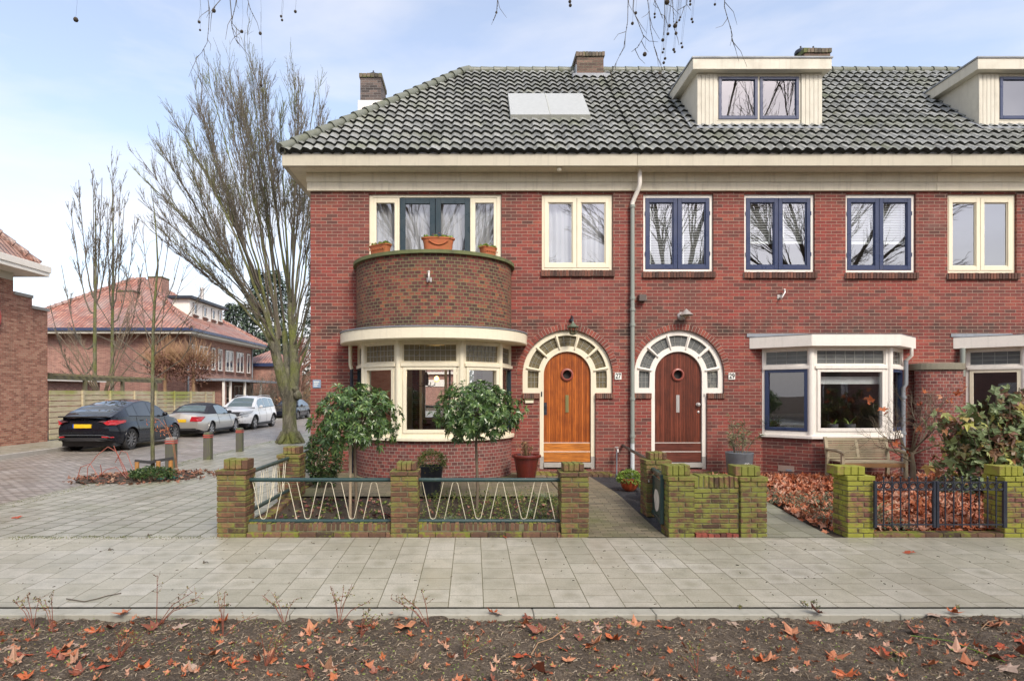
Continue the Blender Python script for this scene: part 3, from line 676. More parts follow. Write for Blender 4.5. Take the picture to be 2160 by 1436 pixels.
    if first:
        u = cx - px(46); b.box(u - .028, u + .028, YF + .088, YF + .1, FZ(875), FZ(849)); b.lathe((u, YF + .09, FZ(856)), [(.001, -.06), (.022, -.06), (.028, -.045), (.012, -.03), (.012, 0)], 12, axis='y')
        b.lathe((u, YF + .09, FZ(869)), [(.001, -.015), (.015, -.012), (.018, 0)], 10, axis='y')
        b.build('door_handle', M['iron'], d, smooth=40)
    else:
        u = cx + px(43); b.lathe((u, YF + .1, FZ(853)), [(.001, -.075), (.03, -.07), (.036, -.05), (.015, -.035), (.015, -.01), (.04, -.008), (.04, 0)], 14, axis='y')
        b.build('door_handle', M['steel'], d, smooth=40); b = MB(); b.lathe((u + .01, YF + .1, FZ(869)), [(.001, -.018), (.022, -.012), (.026, 0)], 12, axis='y'); b.build('door_lock', M['steel'], d, smooth=40)
    # bell push
    b = MB(); s = -1 if first else 1; u = cx + s * px(54.5); b.box(u - .012, u + .012, YF + .04, YF + .05, FZ(836), FZ(826) if first else FZ(830)); b.build('doorbell', M['iron'] if first else M['steel'], df)
    # brick arch ring and side sills
    b = MB(); n = 46
    for k in range(n):
        a0 = PI * k / n; a1 = PI * (k + 1) / n; g = .0045; j = rnd.uniform(-.003, .003)
        q = sector(cx, DZ, RW + .004, RW + px(12.5), a0 + g / 1, a1 - g, 1); b.prism(q, YF - .012 + j, YF + .03)
    b.build('brick_arch', M['archbrick'], h, bevel=.003)
    for s in (-1, 1):
        b = MB()
        for k in range(9):
            u = cx + s * (px(59) + (k + .5) * px(4.1)); b.box(u - px(1.75), u + px(1.75), YF - .035, YF + .1, ez - px(11.5), ez - .004)
        b.build('side_sill', M['sillbrick'], h, bevel=.003)

    b = MB(); q = sector(cx, DZ, RW + .002, RW + px(12.7), 0, PI, 30); b.prism(q, YF - .006, YF + .02)
    for s in (-1, 1): b.box(min(cx + s * px(59.5), cx + s * px(95)), max(cx + s * px(59.5), cx + s * px(95)), YF - .028, YF + .06, ez - px(11), ez - .008)
    b.build('arch_mortar', M['mortar_d'], h)
arch_door(h27, D27, M['cream'], M['wood27'], M['wood27h'], True)
arch_door(h29, D29, M['white'], M['wood29'], M['wood29h'], False)

# ------------------------------------------------------------ curved bay of the corner house
def ell(a, b_, th, cx=BX): return (cx + a * math.cos(R(th)), YF - b_ * math.sin(R(th)))
def ell_slab(b, a, bb, z0, z1, n=40, m=0, cx=BX):
    """solid half-ellipse plate against the facade"""
    pts = [ell(a, bb, 180 * i / n, cx) for i in range(n + 1)]
    A = [b.vert((x, y, z0)) for x, y in pts]; B = [b.vert((x, y, z1)) for x, y in pts]
    b.face(A, m); b.face(B, m)
    for i in range(n): b.face((A[i], A[i + 1], B[i + 1], B[i]), m)
def ell_wall(b, a, bb, z0, z1, n=48, m=0, cx=BX, th=.11):
    pts = [ell(a, bb, 180 * i / n, cx) for i in range(n + 1)]; u = 0; pin = [ell(a - th, bb - th, 180 * i / n, cx) for i in range(n + 1)]
    for i in range(n):
        p, q = pts[i], pts[i + 1]; l = math.hypot(p[0] - q[0], p[1] - q[1])
        b.poly([(p[0], p[1], z0), (q[0], q[1], z0), (q[0], q[1], z1), (p[0], p[1], z1)], m, [(-u, z0), (-u - l, z0), (-u - l, z1), (-u, z1)])
        p2, q2 = pin[i], pin[i + 1]
        b.poly([(p2[0], p2[1], z0), (q2[0], q2[1], z0), (q2[0], q2[1], z1), (p2[0], p2[1], z1)][::-1], m, [(-u, z1), (-u - l, z1), (-u - l, z0), (-u, z0)])
        u += l
bay = MB(); ell_wall(bay, 1.50, 1.30, -.1, .74); bay.build('bay_wall', M['brick_low'], h27, smooth=60, fixn=False)
b = MB(); ell_slab(b, 1.49, 1.29, .55, .742); b.build('bay_shelf', M['room'], h27)
b = MB(); ell_slab(b, 1.56, 1.37, .742, .80); b.build('bay_sill', M['cream'], h27, smooth=40, bevel=.008)
def facet(parent, p0, p1, z0, z1, zt0, zt1, fm, glass, lead, inset, cas=None, narrow=False, gl2=None, cols=6):
    """window facet between two plan points (outside face), posts at both ends"""
    p0 = Vector((p0[0], p0[1], 0)); p1 = Vector((p1[0], p1[1], 0)); d = (p1 - p0); Lg = d.length; d.normalize(); nrm = Vector((d.y, -d.x, 0))
    if nrm.y > 0: nrm = -nrm
    MM = Matrix((d, -nrm, Vector((0, 0, 1)))).transposed().to_4x4(); MM.translation = p0
    b = MB(); il, ir = inset
    ring(b, 0, Lg, z0, z1, il, ir, .07, .05, .0, .10, 0, MM); b.box(il, Lg - ir, -.0, .1, zt0, zt1, 0, MM); b.box(il - .03, Lg - ir + .03, -.03, -.002, zt0 - .01, zt0 + .05, 0, MM)
    ring(b, il, Lg - ir, zt1, z1 - .05, .02, .02, .02, .02, .018, .08, 0, MM)
    f = b.build('bay_window', fm, parent, bevel=.004)
    cw = .0 if narrow else .06
    b = MB(); ring(b, il + .008, Lg - ir - .008, z0 + .078, zt0 - .008, max(cw, .03), max(cw, .03), max(cw, .03), max(cw, .03), -.012, .07, 0, MM)
    b.build('casement', cas or fm, f, bevel=.003)
    b = MB(); b.box(il + .02, Lg - ir - .02, .045, .05, z0 + .1, zt0 - .02, 0, MM); b.build('pane', glass, f)
    b = MB(); b.box(il + .01, Lg - ir - .01, .045, .05, zt1, z1 - .05, 0, MM); b.build('leaded_pane', gl2 or M['leaded'], f)
    if lead:
        b = MB(); u0, u1, v0, v1 = il + .02, Lg - ir - .02, zt1 + .02, z1 - .07; nc = max(2, int((u1 - u0) / lead)); nr = 3; tw = .0038
        for i in range(1, nc): uu = u0 + (u1 - u0) * i / nc; b.box(uu - tw, uu + tw, .036, .044, v0, v1, 0, MM)
        for i in range(1, nr): vv = v0 + (v1 - v0) * i / nr; b.box(u0, u1, .036, .044, vv - tw, vv + tw, 0, MM)
        b.build('lead_came', M['came'], f)
    return f
ths = [180, 148, 112, 68, 32, 0]; ins = [(.03, .05), (.05, .085), (.085, .085), (.085, .05), (.05, .03)]
for i in range(5):
    p0 = ell(BA, BB, ths[i]); p1 = ell(BA, BB, ths[i + 1])
    facet(h27, p0, p1, .80, 2.50, 2.055, 2.12, M['cream'], M['glass'], .085, ins[i], narrow=i in (0, 4), cas=M['teal'] if i in (0, 4) else None)
for th in ths[1:-1]: x_, y_ = ell(BA - .03, BB - .03, th); b = MB(); b.lathe((x_, y_, 0), [(.055, .80), (.055, 2.5)], 12); b.build('bay_post', M['cream'], h27, smooth=60)
b = MB(); ell_slab(b, 1.80, 1.66, 2.50, 2.70); b.build('bay_roof', M['cream'], h27, smooth=40, bevel=.012)
b = MB(); ell_slab(b, 1.815, 1.675, 2.70, 2.718); b.build('bay_flashing', M['lead'], h27, smooth=40)
b = MB(); ell_wall(b, 1.50, 1.38, 2.718, 3.985); b.build('balcony_parapet', M['brick_bay'], h27, smooth=60, fixn=False)
b = MB(); n = 48
oc = [ell(1.56, 1.44, 180 * i / n) for i in range(n + 1)]; ic = [ell(1.34, 1.22, 180 * i / n) for i in range(n + 1)]
for i in range(n):
    for (pa, pb, za, zb_) in ((oc[i], oc[i + 1], 3.985, 4.045), (ic[i + 1], ic[i], 3.985, 4.045)): b.poly([(pa[0], pa[1], za), (pb[0], pb[1], za), (pb[0], pb[1], zb_), (pa[0], pa[1], zb_)])
    for zz in (3.985, 4.045): b.poly([(oc[i][0], oc[i][1], zz), (oc[i + 1][0], oc[i + 1][1], zz), (ic[i + 1][0], ic[i + 1][1], zz), (ic[i][0], ic[i][1], zz)])
M['coping'] = paint('mossy_coping_stone', (.13, .15, .06), rough=.9, dirt=.9, dcol=(.07, .065, .05), scale=4, bump=.5)
b.build('balcony_coping', M['coping'], h27, smooth=40)
b = MB(); ell_slab(b, 1.4, 1.27, 3.02, 3.1); b.build('balcony_floor', M['stone'], h27)

# ------------------------------------------------------------ angular bays
def poly_bay(h, xl, cm='navy', xr=None):
    dpt = .58; w_ = .65
    xr = xr or xl + 2.76
    P0, P1, P2, P3 = (xl, YF), (xl + w_, YF - dpt), (xr - w_, YF - dpt), (xr, YF)
    def slab(b, off, z0, z1, ex=0):
        k = off; q = [(P0[0] - k - ex, YF - .001), (P1[0] - k * .55, P1[1] - k), (P2[0] + k * .55, P2[1] - k), (P3[0] + k + ex, YF - .001)]
        A = [b.vert((x, y, z0)) for x, y in q]; B = [b.vert((x, y, z1)) for x, y in q]; b.face(A); b.face(B)
        for i in range(4): b.face((A[i], A[(i + 1) % 4], B[(i + 1) % 4], B[i]))
    b = MB(); ps = [P0, P1, P2, P3]
    for a_, c_ in zip(ps[:-1], ps[1:]):
        l = math.hypot(a_[0] - c_[0], a_[1] - c_[1]); b.poly([(a_[0], a_[1] + .012, -.1), (c_[0], c_[1] + .012, -.1), (c_[0], c_[1] + .012, .725), (a_[0], a_[1] + .012, .725)], 0, [(a_[0], -.1), (a_[0] + l, -.1), (a_[0] + l, .725), (a_[0], .725)])
    b.build('bay_wall', M['brick'], h, fixn=False)
    b = MB(); slab(b, -.02, .5, .726); b.build('bay_shelf', M['room'], h)
    b = MB(); slab(b, .05, .727, .79); b.build('bay_sill', M['white'], h, bevel=.008)
    z0, z1, a_, c_ = .79, 2.44, 2.04, 2.11
    f = facet(h, P0, P1, z0, z1, a_, c_, M['white'], M['glass'], .15, (.05, .06), cas=M[cm], gl2=M['leaded_g'])
    f = facet(h, P1, P2, z0, z1, a_, c_, M['white'], M['glass'], .17, (.09, .09), gl2=M['leaded_g'])
    b = MB(); b.bar((P1[0] + .15, P1[1] + .16, 1.82), (P2[0] - .1, P2[1] + .16, 1.82), .02, .14); b.build('pleated_blind', M['blind'], f)
    facet(h, P2, P3, z0, z1, a_, c_, M['white'], M['glass'], .17, (.06, .05), cas=M[cm], gl2=M['leaded_g'])
    for q in (P1, P2): b = MB(); b.lathe((q[0], q[1] + .035, 0), [(.06, z0), (.06, z1)], 10); b.build('bay_post', M['white'], h, smooth=60)
    b = MB(); slab(b, .15, 2.44, 2.66, .1); b.build('bay_roof', M['white'], h, bevel=.008)
    b = MB(); slab(b, .155, 2.66, 2.667, .1)
    b.poly([(P0[0] - .3, YF - .02, 2.675), (P0[0] + .9, YF - .02, 2.675), (P0[0] + .9, YF - .02, 2.74), (P0[0] - .3, YF - .02, 2.74)])
    b.build('bay_flashing', M['lead'], h)
poly_bay(h29, 5.64); poly_bay(h31, 9.62, 'cream')

# ------------------------------------------------------------ eaves
XG0, YG = FX(655) - .425, YF - .42
for h, xa, xb, mf in ((h27, XG0, X1, M['cream_dull']), (h29, X1, X2, M['cream_dull']), (h31, X2, X3, M['cream'])):
    b = MB(); b.box(xa, xb - .002, YG, YG + .09, 5.856, 6.09)
    if h is h27: b.box(xa, xa + .09, YG + .09, 18.6, 5.856, 6.09)
    b.build('gutter_fascia', M['fascia'], h, bevel=.006)
    b = MB(); b.box(xa - (.01 if h is h27 else 0), xb - .002, YG - .012, YG + .06, 6.09, 6.108)
    if h is h27: b.box(xa - .01, xa + .06, YG + .06, 18.6, 6.09, 6.108)
    b.build('gutter_lip', M['lead'], h)
    b = MB(); b.box(xa + (.09 if h is h27 else 0), xb - .002, YG + .09, YF + .2, 5.86, 5.885)
    if h is h27: b.box(xa + .09, X0 + .2, YF + .2, 18.6, 5.86, 5.885)
    b.build('soffit', mf, h)
    xw = X0 - .055 if h is h27 else xa
    b = MB(); b.box(xw, xb - .002, YF - .055, YF + .1, 5.512, 5.672); b.box(xw - (.012 if h is h27 else 0), xb - .002, YF - .067, YF + .1, 5.677, 5.858)
    if h is h27: b.box(X0 - .055, X0 + .1, YF + .1, 18.2, 5.512, 5.672); b.box(X0 - .067, X0 + .1, YF + .1, 18.2, 5.677, 5.858)
    b.build('frieze', mf, h, bevel=.005)

# ------------------------------------------------------------ tiled roof
EY, EZ, RY, RZ = YG - .02, 6.11, 14.75, 9.44
SL = math.hypot(RY - EY, RZ - EZ); DY, DZ_ = (RY - EY) / SL, (RZ - EZ) / SL
HX = -.12
def roofp(x, s, h=0): return Vector((x, EY + DY * s - DZ_ * h, EZ + DZ_ * s + DY * h))
def roofz(y): return EZ + (y - EY) * DZ_ / DY
def tilemat(name, a, b2, c, moss=.2):
    m, t, b = newmat(name)
    g = t.nodes.new('ShaderNodeNewGeometry'); uv = t.nodes.new('ShaderNodeTexCoord').outputs['UV']
    br = ND(t, 'ShaderNodeTexBrick', {'Vector': uv, 'Color1': (0, 0, 0, 1), 'Color2': (1, 1, 1, 1), 'Mortar': (.5, .5, .5, 1), 'Scale': 1.0, 'Mortar Size': .004, 'Mortar Smooth': 0.1, 'Brick Width': .2, 'Row Height': SL / 17}, offset=0)
    n1 = noisef(t, 1.1, 5, .65, vec=uv); n2 = noisef(t, 30, 4, .6, vec=uv)
    base = ramp(t, br.outputs['Color'], [(0, a), (.5, b2), (1, c)])
    base = mixc(t, ramp(t, n2, [(.35, .5), (.6, 0)]), base, (.05, .055, .045))
    base = mixc(t, ramp(t, n1, [(.58 - moss * .3, 0), (.8 - moss * .2, .75)]), base, (.13, .145, .06))
    t.links.new(base, b.inputs['Base Color']); t.links.new(ramp(t, n1, [(.35, .28), (.65, .6)]), b.inputs['Roughness'])
    t.links.new(bumpn(t, n2, .35, .004), b.inputs['Normal']); return m
M['tile'] = tilemat('grey_glazed_pantiles', (.20, .205, .195), (.285, .29, .275), (.37, .375, .355), .25)
M['tile2'] = tilemat('grey_green_pantiles', (.21, .21, .17), (.29, .285, .24), (.36, .36, .31), .34)
M['tile_edge'] = plain('tile_gap_shade', (.02, .022, .018), .9)  # near-black lip colour paints shade into the gaps between tile rows
M['ridge'] = paint('mossy_ridge_tile', (.15, .16, .13), rough=.5, dirt=.9, dcol=(.09, .10, .045), scale=5)
def pant(u):           # pantile profile across one tile
    return .024 * math.sin(2 * PI * u) + .008 * math.sin(4 * PI * u + .6)
def tiles(h, xa, xb, mat, skips=()):
    b = MB(); nr = 17; rs = SL / nr; tw = .2; n8 = 8
    c0 = int(math.floor(xa / tw)) ; c1 = int(math.ceil(xb / tw))
    for r in range(nr):
        s0, s1 = r * rs - .03, (r + 1) * rs + .0
        sk = [q for q in skips]
        wob = .004 * math.sin(r * 2.7)
        for c in range(c0, c1):
            xc = (c + .5) * tw; yc = EY + DY * (s0 + s1) / 2
            if any(q[0] < xc < q[1] and yc > q[2] and yc < q[3] for q in skips): continue
            jj = rnd.uniform(-.005, .005); ja = rnd.uniform(-.004, .006)
            lo = []; hi = []; ed = []
            hx0 = XG0 - .02 + (HX - XG0 + .02) * max(0, s0) / SL; hx1 = XG0 - .02 + (HX - XG0 + .02) * s1 / SL
            if (c + 1) * tw < hx0 and h is h27: continue
            for k in range(n8 + 1):
                x = (c + k / n8) * tw; x_ = min(max(x, xa), xb); f = pant((x % tw) / tw if k < n8 else 0.0 if False else k / n8)
                xl_, xh_ = x_, x_
                if h is h27: xl_ = max(x_, hx0); xh_ = max(x_, hx1)
                lo.append(roofp(xl_, s0 + jj, f + .080 + wob + ja)); hi.append(roofp(xh_, s1 + .02, f + .028)); ed.append(roofp(xl_, s0 + jj + .012, f - .004))
            L0 = [b.vert(p) for p in lo]; H0 = [b.vert(p) for p in hi]; E0 = [b.vert(p) for p in ed]
            for k in range(n8):
                ua = (lo[k].x, s0 + .03 + .01); ub = (lo[k + 1].x, s0 + .04)
                b.face((L0[k], L0[k + 1], H0[k + 1], H0[k]), 0, [(lo[k].x - 1e-3, r * rs + .01), (lo[k + 1].x - 1e-3, r * rs + .01), (hi[k + 1].x - 1e-3, r * rs + rs - .01), (hi[k].x - 1e-3, r * rs + rs - .01)])
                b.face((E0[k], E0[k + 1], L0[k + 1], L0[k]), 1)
    return b.build('roof', [mat, M['tile_edge']], h, smooth=60, fixn=False)
DM1 = (4.52, 7.04, 12.17); DM2 = (10.20, 12.9, 12.17)
tiles(h27, XG0 - .02, X1, M['tile'])
tiles(h29, X1, X2, M['tile'], [(DM1[0] + .1, DM1[1] - .1, DM1[2] + .15, 13.6)])
tiles(h31, X2, X3, M['tile'], [(DM2[0] + .1, DM2[1] - .1, DM2[2] + .15, 13.6)])
for h, xa, xb in ((h27, HX, X1), (h29, X1, X2), (h31, X2, X3)):
    b = MB()
    if h is h27:
        b.poly([(XG0, EY, EZ), (HX, RY, RZ), (HX, RY + .01, RZ), (XG0, 18.6, EZ)])
        b.poly([(XG0, 18.6, EZ), (HX, RY + .01, RZ), (xb, RY + .01, RZ), (xb, 18.6, EZ)])
    else: b.poly([(xa, 18.6, EZ), (xa, RY + .01, RZ), (xb, RY + .01, RZ), (xb, 18.6, EZ)])
    b.build('roof_rear', M['tile'], h)
    b = MB(); x = xa
    while x < xb - .05:
        b.tube([(x, RY, RZ + .02), (x + .05, RY, RZ + .025), (x + .33, RY, RZ + .03)], [.115, .10, .085], 10); x += .315
    if h is h27:
        n = 18; A = Vector((XG0 - .02, EY, EZ + .05)); Bq = Vector((HX, RY, RZ + .06)); d = (Bq - A)
        for i in range(n):
            p = A + d * (i / n); q = A + d * ((i + 1.15) / n); b.tube([p, p + (q - p) * .12, q], [.125, .118, .085], 10)
    b.build('ridge_tiles', M['ridge'], h, smooth=50)

# dormers
def dormer(h, xl, xr, yd, full=True):
    zt, zf = 8.03, 8.28; ybk = 13.62
    b = MB()
    # cheeks and front panels
    for s, xx in ((0, xl), (1, xr - .05)):
        pr = [(yd, roofz(yd) - .05), (yd, zt), (ybk - .2, zt), (ybk - .2, zt - .05)]
        A = [b.vert((xx, y, z)) for y, z in pr]; B = [b.vert((xx + .05, y, z)) for y, z in pr]; b.face(A); b.face(B[::-1])
        for i in range(4): b.face((A[i], A[(i + 1) % 4], B[(i + 1) % 4], B[i]))
    w_ = .40; yz = yd
    def panel(x0, x1):
        n = 5
        for i in range(n):
            u0 = x0 + (x1 - x0) * i / n; b.box(u0 + .003, u0 + (x1 - x0) / n - .003, yz - .03, yz, roofz(yd) - .02, zt - .01)
    panel(xl, xl + w_); panel(xr - w_ - .02, xr)
    b.box(xl + w_, xr - w_ - .02, yz + .0, yz + .04, roofz(yd) - .02, roofz(yd) + .14)
    d = b.build('dormer', M['beige'], h, bevel=.002)
    # flat roof with sloping left edge
    b = MB(); b.box(xl - .14, xr + .11, yd - .17, ybk - .2, zf - .25, zf - .03)
    b.build('dormer_fascia', M['beige'], d, bevel=.006)
    b = MB(); b.box(xl - .16, xr + .13, yd - .19, ybk, zf - .03, zf); b.build('dormer_flashing', M['lead'], d)
    # window
    x0, x1, z0, z1 = xl + w_ + .002, xr - w_ - .022, roofz(yd) + .14, zt - .005
    b = MB(); ring(b, x0, x1, z0, z1, .035, .035, .03, .06, yd - .005, yd + .1); xm = (x0 + x1) / 2; b.box(xm - .02, xm + .02, yd - .005, yd + .1, z0 + .03, z1 - .06)
    wf = b.build('dormer_window', M['beige'], d, bevel=.003)
    for u0, u1 in ((x0 + .037, xm - .022), (xm + .022, x1 - .037)):
        b = MB(); ring(b, u0, u1, z0 + .032, z1 - .062, .06, .06, .07, .06, yd - .02, yd + .06); cs = b.build('casement', M['navy'], d, bevel=.004)
        b = MB(); b.box(u0 + .05, u1 - .05, yd + .015, yd + .02, z0 + .09, z1 - .11); b.build('pane', M['glass_up'], d)
    b = MB(); b.box(x0 - .3, x1 + .3, yd + .3, yd + .32, z0 - .1, z1 + .2); b.build('dormer_dark_backing', M['room_dk'], d)  # dark panel put in for the unlit space behind the panes
    b = MB()
    b.poly([roofp(xl - .0, 1.0 + .0, .09) if 0 else Vector((xl - .16, yd - .1, roofz(yd - .1) + .07)), Vector((xl + .02, yd - .12, roofz(yd - .12) + .07)), Vector((xl + .02, 13.5, roofz(13.5) + .07)), Vector((xl - .14, 13.5, roofz(13.5) + .07))])
    b.poly([Vector((xl - .05, yd - .16, roofz(yd - .16) + .085)), Vector((xr + .05, yd - .16, roofz(yd - .16) + .085)), Vector((xr + .05, yd + .01, roofz(yd) + .09)), Vector((xl - .05, yd + .01, roofz(yd) + .09))])
    b.build('lead_flashing', M['lead'], d)
    return d
dormer(h29, *DM1); dormer(h31, *DM2)

# skylight boxes on the corner house roof
def onroof(px_, py_, up=0):
    D = 6.674 / (.988 - (CY - py_) / FOC); return P(px_, py_, D)
b = MB()
c = [roofp(FX(1) * 0 + x, s, h_) for x, s, h_ in ((.77, 1.585, .12), (2.41, 1.585, .12), (2.41, 2.87, .12), (.77, 2.87, .12))]
lowc = [roofp(x, s, 0) for x, s in ((.77, 1.56), (2.41, 1.56), (2.41, 2.89), (.77, 2.89))]
A = [b.vert(p) for p in c]; B = [b.vert(p) for p in lowc]; b.face(A, 0)
for i in range(4): b.face((A[i], A[(i + 1) % 4], B[(i + 1) % 4], B[i]), 1)
M['zincw'] = plain('pale_solar_panel_cover', (.38, .395, .39), .35); M['sky_side'] = paint('grey_curb', (.42, .43, .39), dirt=.2)
sk = b.build('roof_light', [M['zincw'], M['sky_side']], h27)
b = MB(); b.bar(roofp(1.59, 1.585, .124), roofp(1.59, 2.87, .124), .016, .01, up=(0, -.7, .7)); b.build('glazing_bar', M['sky_side'], sk)

# chimneys
def chimney(h, x0, x1, y0, y1, z0, z1, mat, capn=9, pots=0):
    b = MB(); b.box(x0, x1, y0, y1, z0, z1 - .11); ch = b.build('chimney', mat, h)
    b = MB()
    for i in range(capn):
        u = x0 - .03 + (x1 - x0 + .06) * i / capn; b.box(u + .004, u + (x1 - x0 + .06) / capn - .004, y0 - .03, y1 + .03, z1 - .108 + rnd.uniform(-.004, .004), z1 + rnd.uniform(-.004, .004))
    b.build('chimney_cap', M['chimcap'], ch, bevel=.004)
    for i in range(pots):
        u = x0 + (x1 - x0) * (i + .5) / pots; b = MB(); b.lathe((u, (y0 + y1) / 2, z1), [(.10, 0), (.095, .10), (.14, .11), (.15, .15), (.13, .20), (.05, .25), (.02, .26), (.02, .31), (.001, .31)], 14); b.build('chimney_pot', M['iron'], ch, smooth=40)
    return ch
ch = chimney(h27, 2.49, 3.13, 14.45, 15.4, 9.0, 9.76, M['brick_chim_red'])
b = MB(); b.box(2.36, 3.26, 14.3, 15.5, 9.0, 9.19); b.box(2.45, 2.487, 14.4, 15.45, 9.0, 9.45); b.build('lead_flashing', M['lead'], ch, bevel=.05)
ch = chimney(h27, -3.0, -2.45, 16.0, 16.9, 8.9, 10.07, M['brick_chim'], 6, 1)
b = MB(); b.box(-3.02, -1.9, 15.75, 17.6, 8.9, 9.24); d = b.build('side_dormer', M['white'], h27, bevel=.01)
b = MB(); b.box(-2.95, -1.6, 15.95, 17.5, 6.9, 8.9); b.build('side_dormer_wall', M['brick_chim_red'], h27)
chimney(h29, 8.03, 8.66, 14.6, 15.5, 9.2, 9.93, M['brick_chim_red'], 8, 2)
b = MB(); b.box(8.0, 8.2, 14.5, 15.4, 9.0, 9.2); b.build('chimney_foot', M['beige'], h29)

# downpipes
def pipe(h, pts, r, mat, name='downpipe', cuffs=()):
    b = MB(); b.tube(pts, r, 12)
    for c in cuffs: b.lathe((pts[-1][0], pts[-1][1], c), [(r, -.03), (r + .012, -.025), (r + .012, .025), (r, .03)], 12)
    return b.build(name, mat, h, smooth=50)
xd = FX(1332)
pipe(h27, [(FX(1343), YG + .2, 5.86), (FX(1343), YG + .2, 5.6), (FX(1342), YG + .24, 5.52), (FX(1334), YF - .09, 5.32), (xd, YF - .075, 5.26), (xd, YF - .075, 5.2)], .042, M['white'])
dp = pipe(h27, [(xd, YF - .075, 5.24), (xd, YF - .075, .6)], .041, M['pipe'], cuffs=(5.2, 3.42, 3.2, 2.9, 1.47, .75))
pipe(h27, [(xd, YF - .075, .62), (xd, YF - .075, -.1)], .041, M['pipe_w'])
pipe(h27, [(FX(742), YF - .13, 2.5), (FX(742), YF - .13, 2.12), (FX(744), YF - .1, 2.05)], .035, M['cream']); pipe(h27, [(FX(744), YF - .1, 2.07), (FX(744), YF - .1, -.1)], .033, M['iron'])
pipe(h29, [(8.42, YF - .2, 2.45), (8.42, YF - .2, 2.3), (8.38, YF - .1, 2.2)], .03, M['white']); pipe(h29, [(8.38, YF - .1, 2.22), (8.38, YF - .1, 1.75), (8.33, YF - .1, 1.68), (8.33, YF - .1, -.1)], .04, M['lead'], cuffs=(1.5, .8))
pipe(h31, [(9.48, YF - .1, 2.45), (9.48, YF - .1, 1.9)], .045, M['pipe'])
# brick buttress between the bays, with a stone cap
b = MB(); n = 14; pts = []
for i in range(n + 1): a = PI * i / n; pts.append((8.98 - .45 * math.cos(a) * (1 if 1 else 1), YF - .12 - .26 * math.sin(a)))
u = 0
for p, q in zip(pts[:-1], pts[1:]):
    l = math.hypot(p[0] - q[0], p[1] - q[1]); b.poly([(p[0], p[1], -.1), (q[0], q[1], -.1), (q[0], q[1], 2.02), (p[0], p[1], 2.02)], 0, [(u, -.1), (u + l, -.1), (u + l, 2.02), (u, 2.02)]); u += l
bt = b.build('party_buttress', M['brick_low'], h29, smooth=60, fixn=False)
b = MB(); q = [(p[0], p[1]) for p in pts]; q = [(8.98 + (x - 8.98) * 1.05, YF + (y - YF) * 1.12) for x, y in q] + [(9.45, YF), (8.5, YF)]
A = [b.vert((x, y, 2.02)) for x, y in q]; B = [b.vert((x, y, 2.15)) for x, y in q]; b.face(A); b.face(B)
for i in range(len(q)): b.face((A[i], A[(i + 1) % len(q)], B[(i + 1) % len(q)], B[i]))
b.build('buttress_cap', paint('weathered_cap_stone', (.22, .2, .15), rough=.9, dirt=.8, scale=9, bump=.6), bt, bevel=.01)
# front steps of mossy bricks
for h, cx in ((h27, D27 + .08), (h29, D29)):
    b = MB(); w_ = 1.5; n = 14
    for i in range(n): u = cx - w_ / 2 + w_ * i / n; b.box(u + .004, u + w_ / n - .004, YF - .42, YF - .004, -.06, .05 + rnd.uniform(-.005, .005))
    b.build('front_step', M['brownbrick'], h, bevel=.006)
# ------------------------------------------------------------ garden walls: every brick laid
def J(a=.003): return rnd.uniform(-a, a)
def pinwheel(b, x0, x1, y0, y1, z0, z1, flip, g=.005):
    Wd, Dp = x1 - x0, y1 - y0; a, c = Wd * .62, Dp * .62
    bs = [(0, a, 0, Dp - c), (a, Wd, 0, c), (Wd - a, Wd, c, Dp), (0, Wd - a, Dp - c, Dp)]
    for (u0, u1, v0, v1) in bs:
        if flip: u0, u1 = Wd - u1, Wd - u0
        e = 0.0; jx, jy = J(), J()
        b.box(x0 + u0 + (g if u0 > .01 else 0) + jx, x0 + u1 - (g if u1 < Wd - .01 else 0) + jx, y0 + v0 + (g if v0 > .01 else 0) + jy, y0 + v1 - (g if v1 < Dp - .01 else 0) + jy, z0 + g + J(.0015), z1 - g + J(.0015))
def pillar(label, pl, pr, D, sh_py, cap_py, cl, cr, mat, depth=.31, zb=-.17, group='mossy brick pillars of the front garden walls'):
    x0, x1 = (pl - CX) * D / FOC, (pr - CX) * D / FOC; s = FOC / D
    zs = CAMZ - (sh_py - CY) / s; zc = CAMZ - (cap_py - CY) / s; y0, y1 = D, D + depth
    h = thing('brick_pillar', label, 'pillar', ((x0 + x1) / 2, (y0 + y1) / 2, zb), group)
    b = MB(); n = max(3, round((zs - zb) / .0625)); ch = (zs - zb) / n
    for k in range(n): pinwheel(b, x0 + (0 if k < n - 1 else -.012), x1 + (0 if k < n - 1 else .012), y0 + (0 if k < n - 1 else -.012), y1, zb + k * ch, zb + (k + 1) * ch, k % 2)
    b.build('shaft', mat, h, bevel=.004)
    b = MB(); b.box(x0 + .009, x1 - .009, y0 + .009, y1 - .009, zb, zs - .008); b.build('mortar', M['mortar'], h)
    xc0, xc1 = (cl - CX) * D / FOC, (cr - CX) * D / FOC
    b = MB(); nb = 4
    for k in range(nb):
        u0 = xc0 + (xc1 - xc0) * k / nb; b.box(u0 + .003, u0 + (xc1 - xc0) / nb - .003, y0 + .04 + J(), y1 - .04 + J(), zs + .002, zc + J(.004))
    b.build('cap', mat, h, bevel=.005)
    return h
pillar('mossy brick pillar at the front left corner of the garden', 457, 518, 7.24, 991, 970, 468, 519, M['mossbrick'])
pillar('mossy brick pillar in the middle, between the two zigzag railings', 824, 881, 7.24, 993, 976, 835, 877, M['mossbrick'])
pillar('mossy brick pillar just left of the brick garden path', 1184, 1242, 7.24, 995, 978, 1190, 1234, M['mossbrick'])
pillar('green mossy brick pillar beside the open green gate', 1411, 1465, 7.24, 1004, 982, 1409, 1459, M['mossbrick3'])
pillar('green mossy brick pillar at the right end of the low solid wall', 1563, 1618, 7.24, 1005, 984, 1554, 1608, M['mossbrick3'])
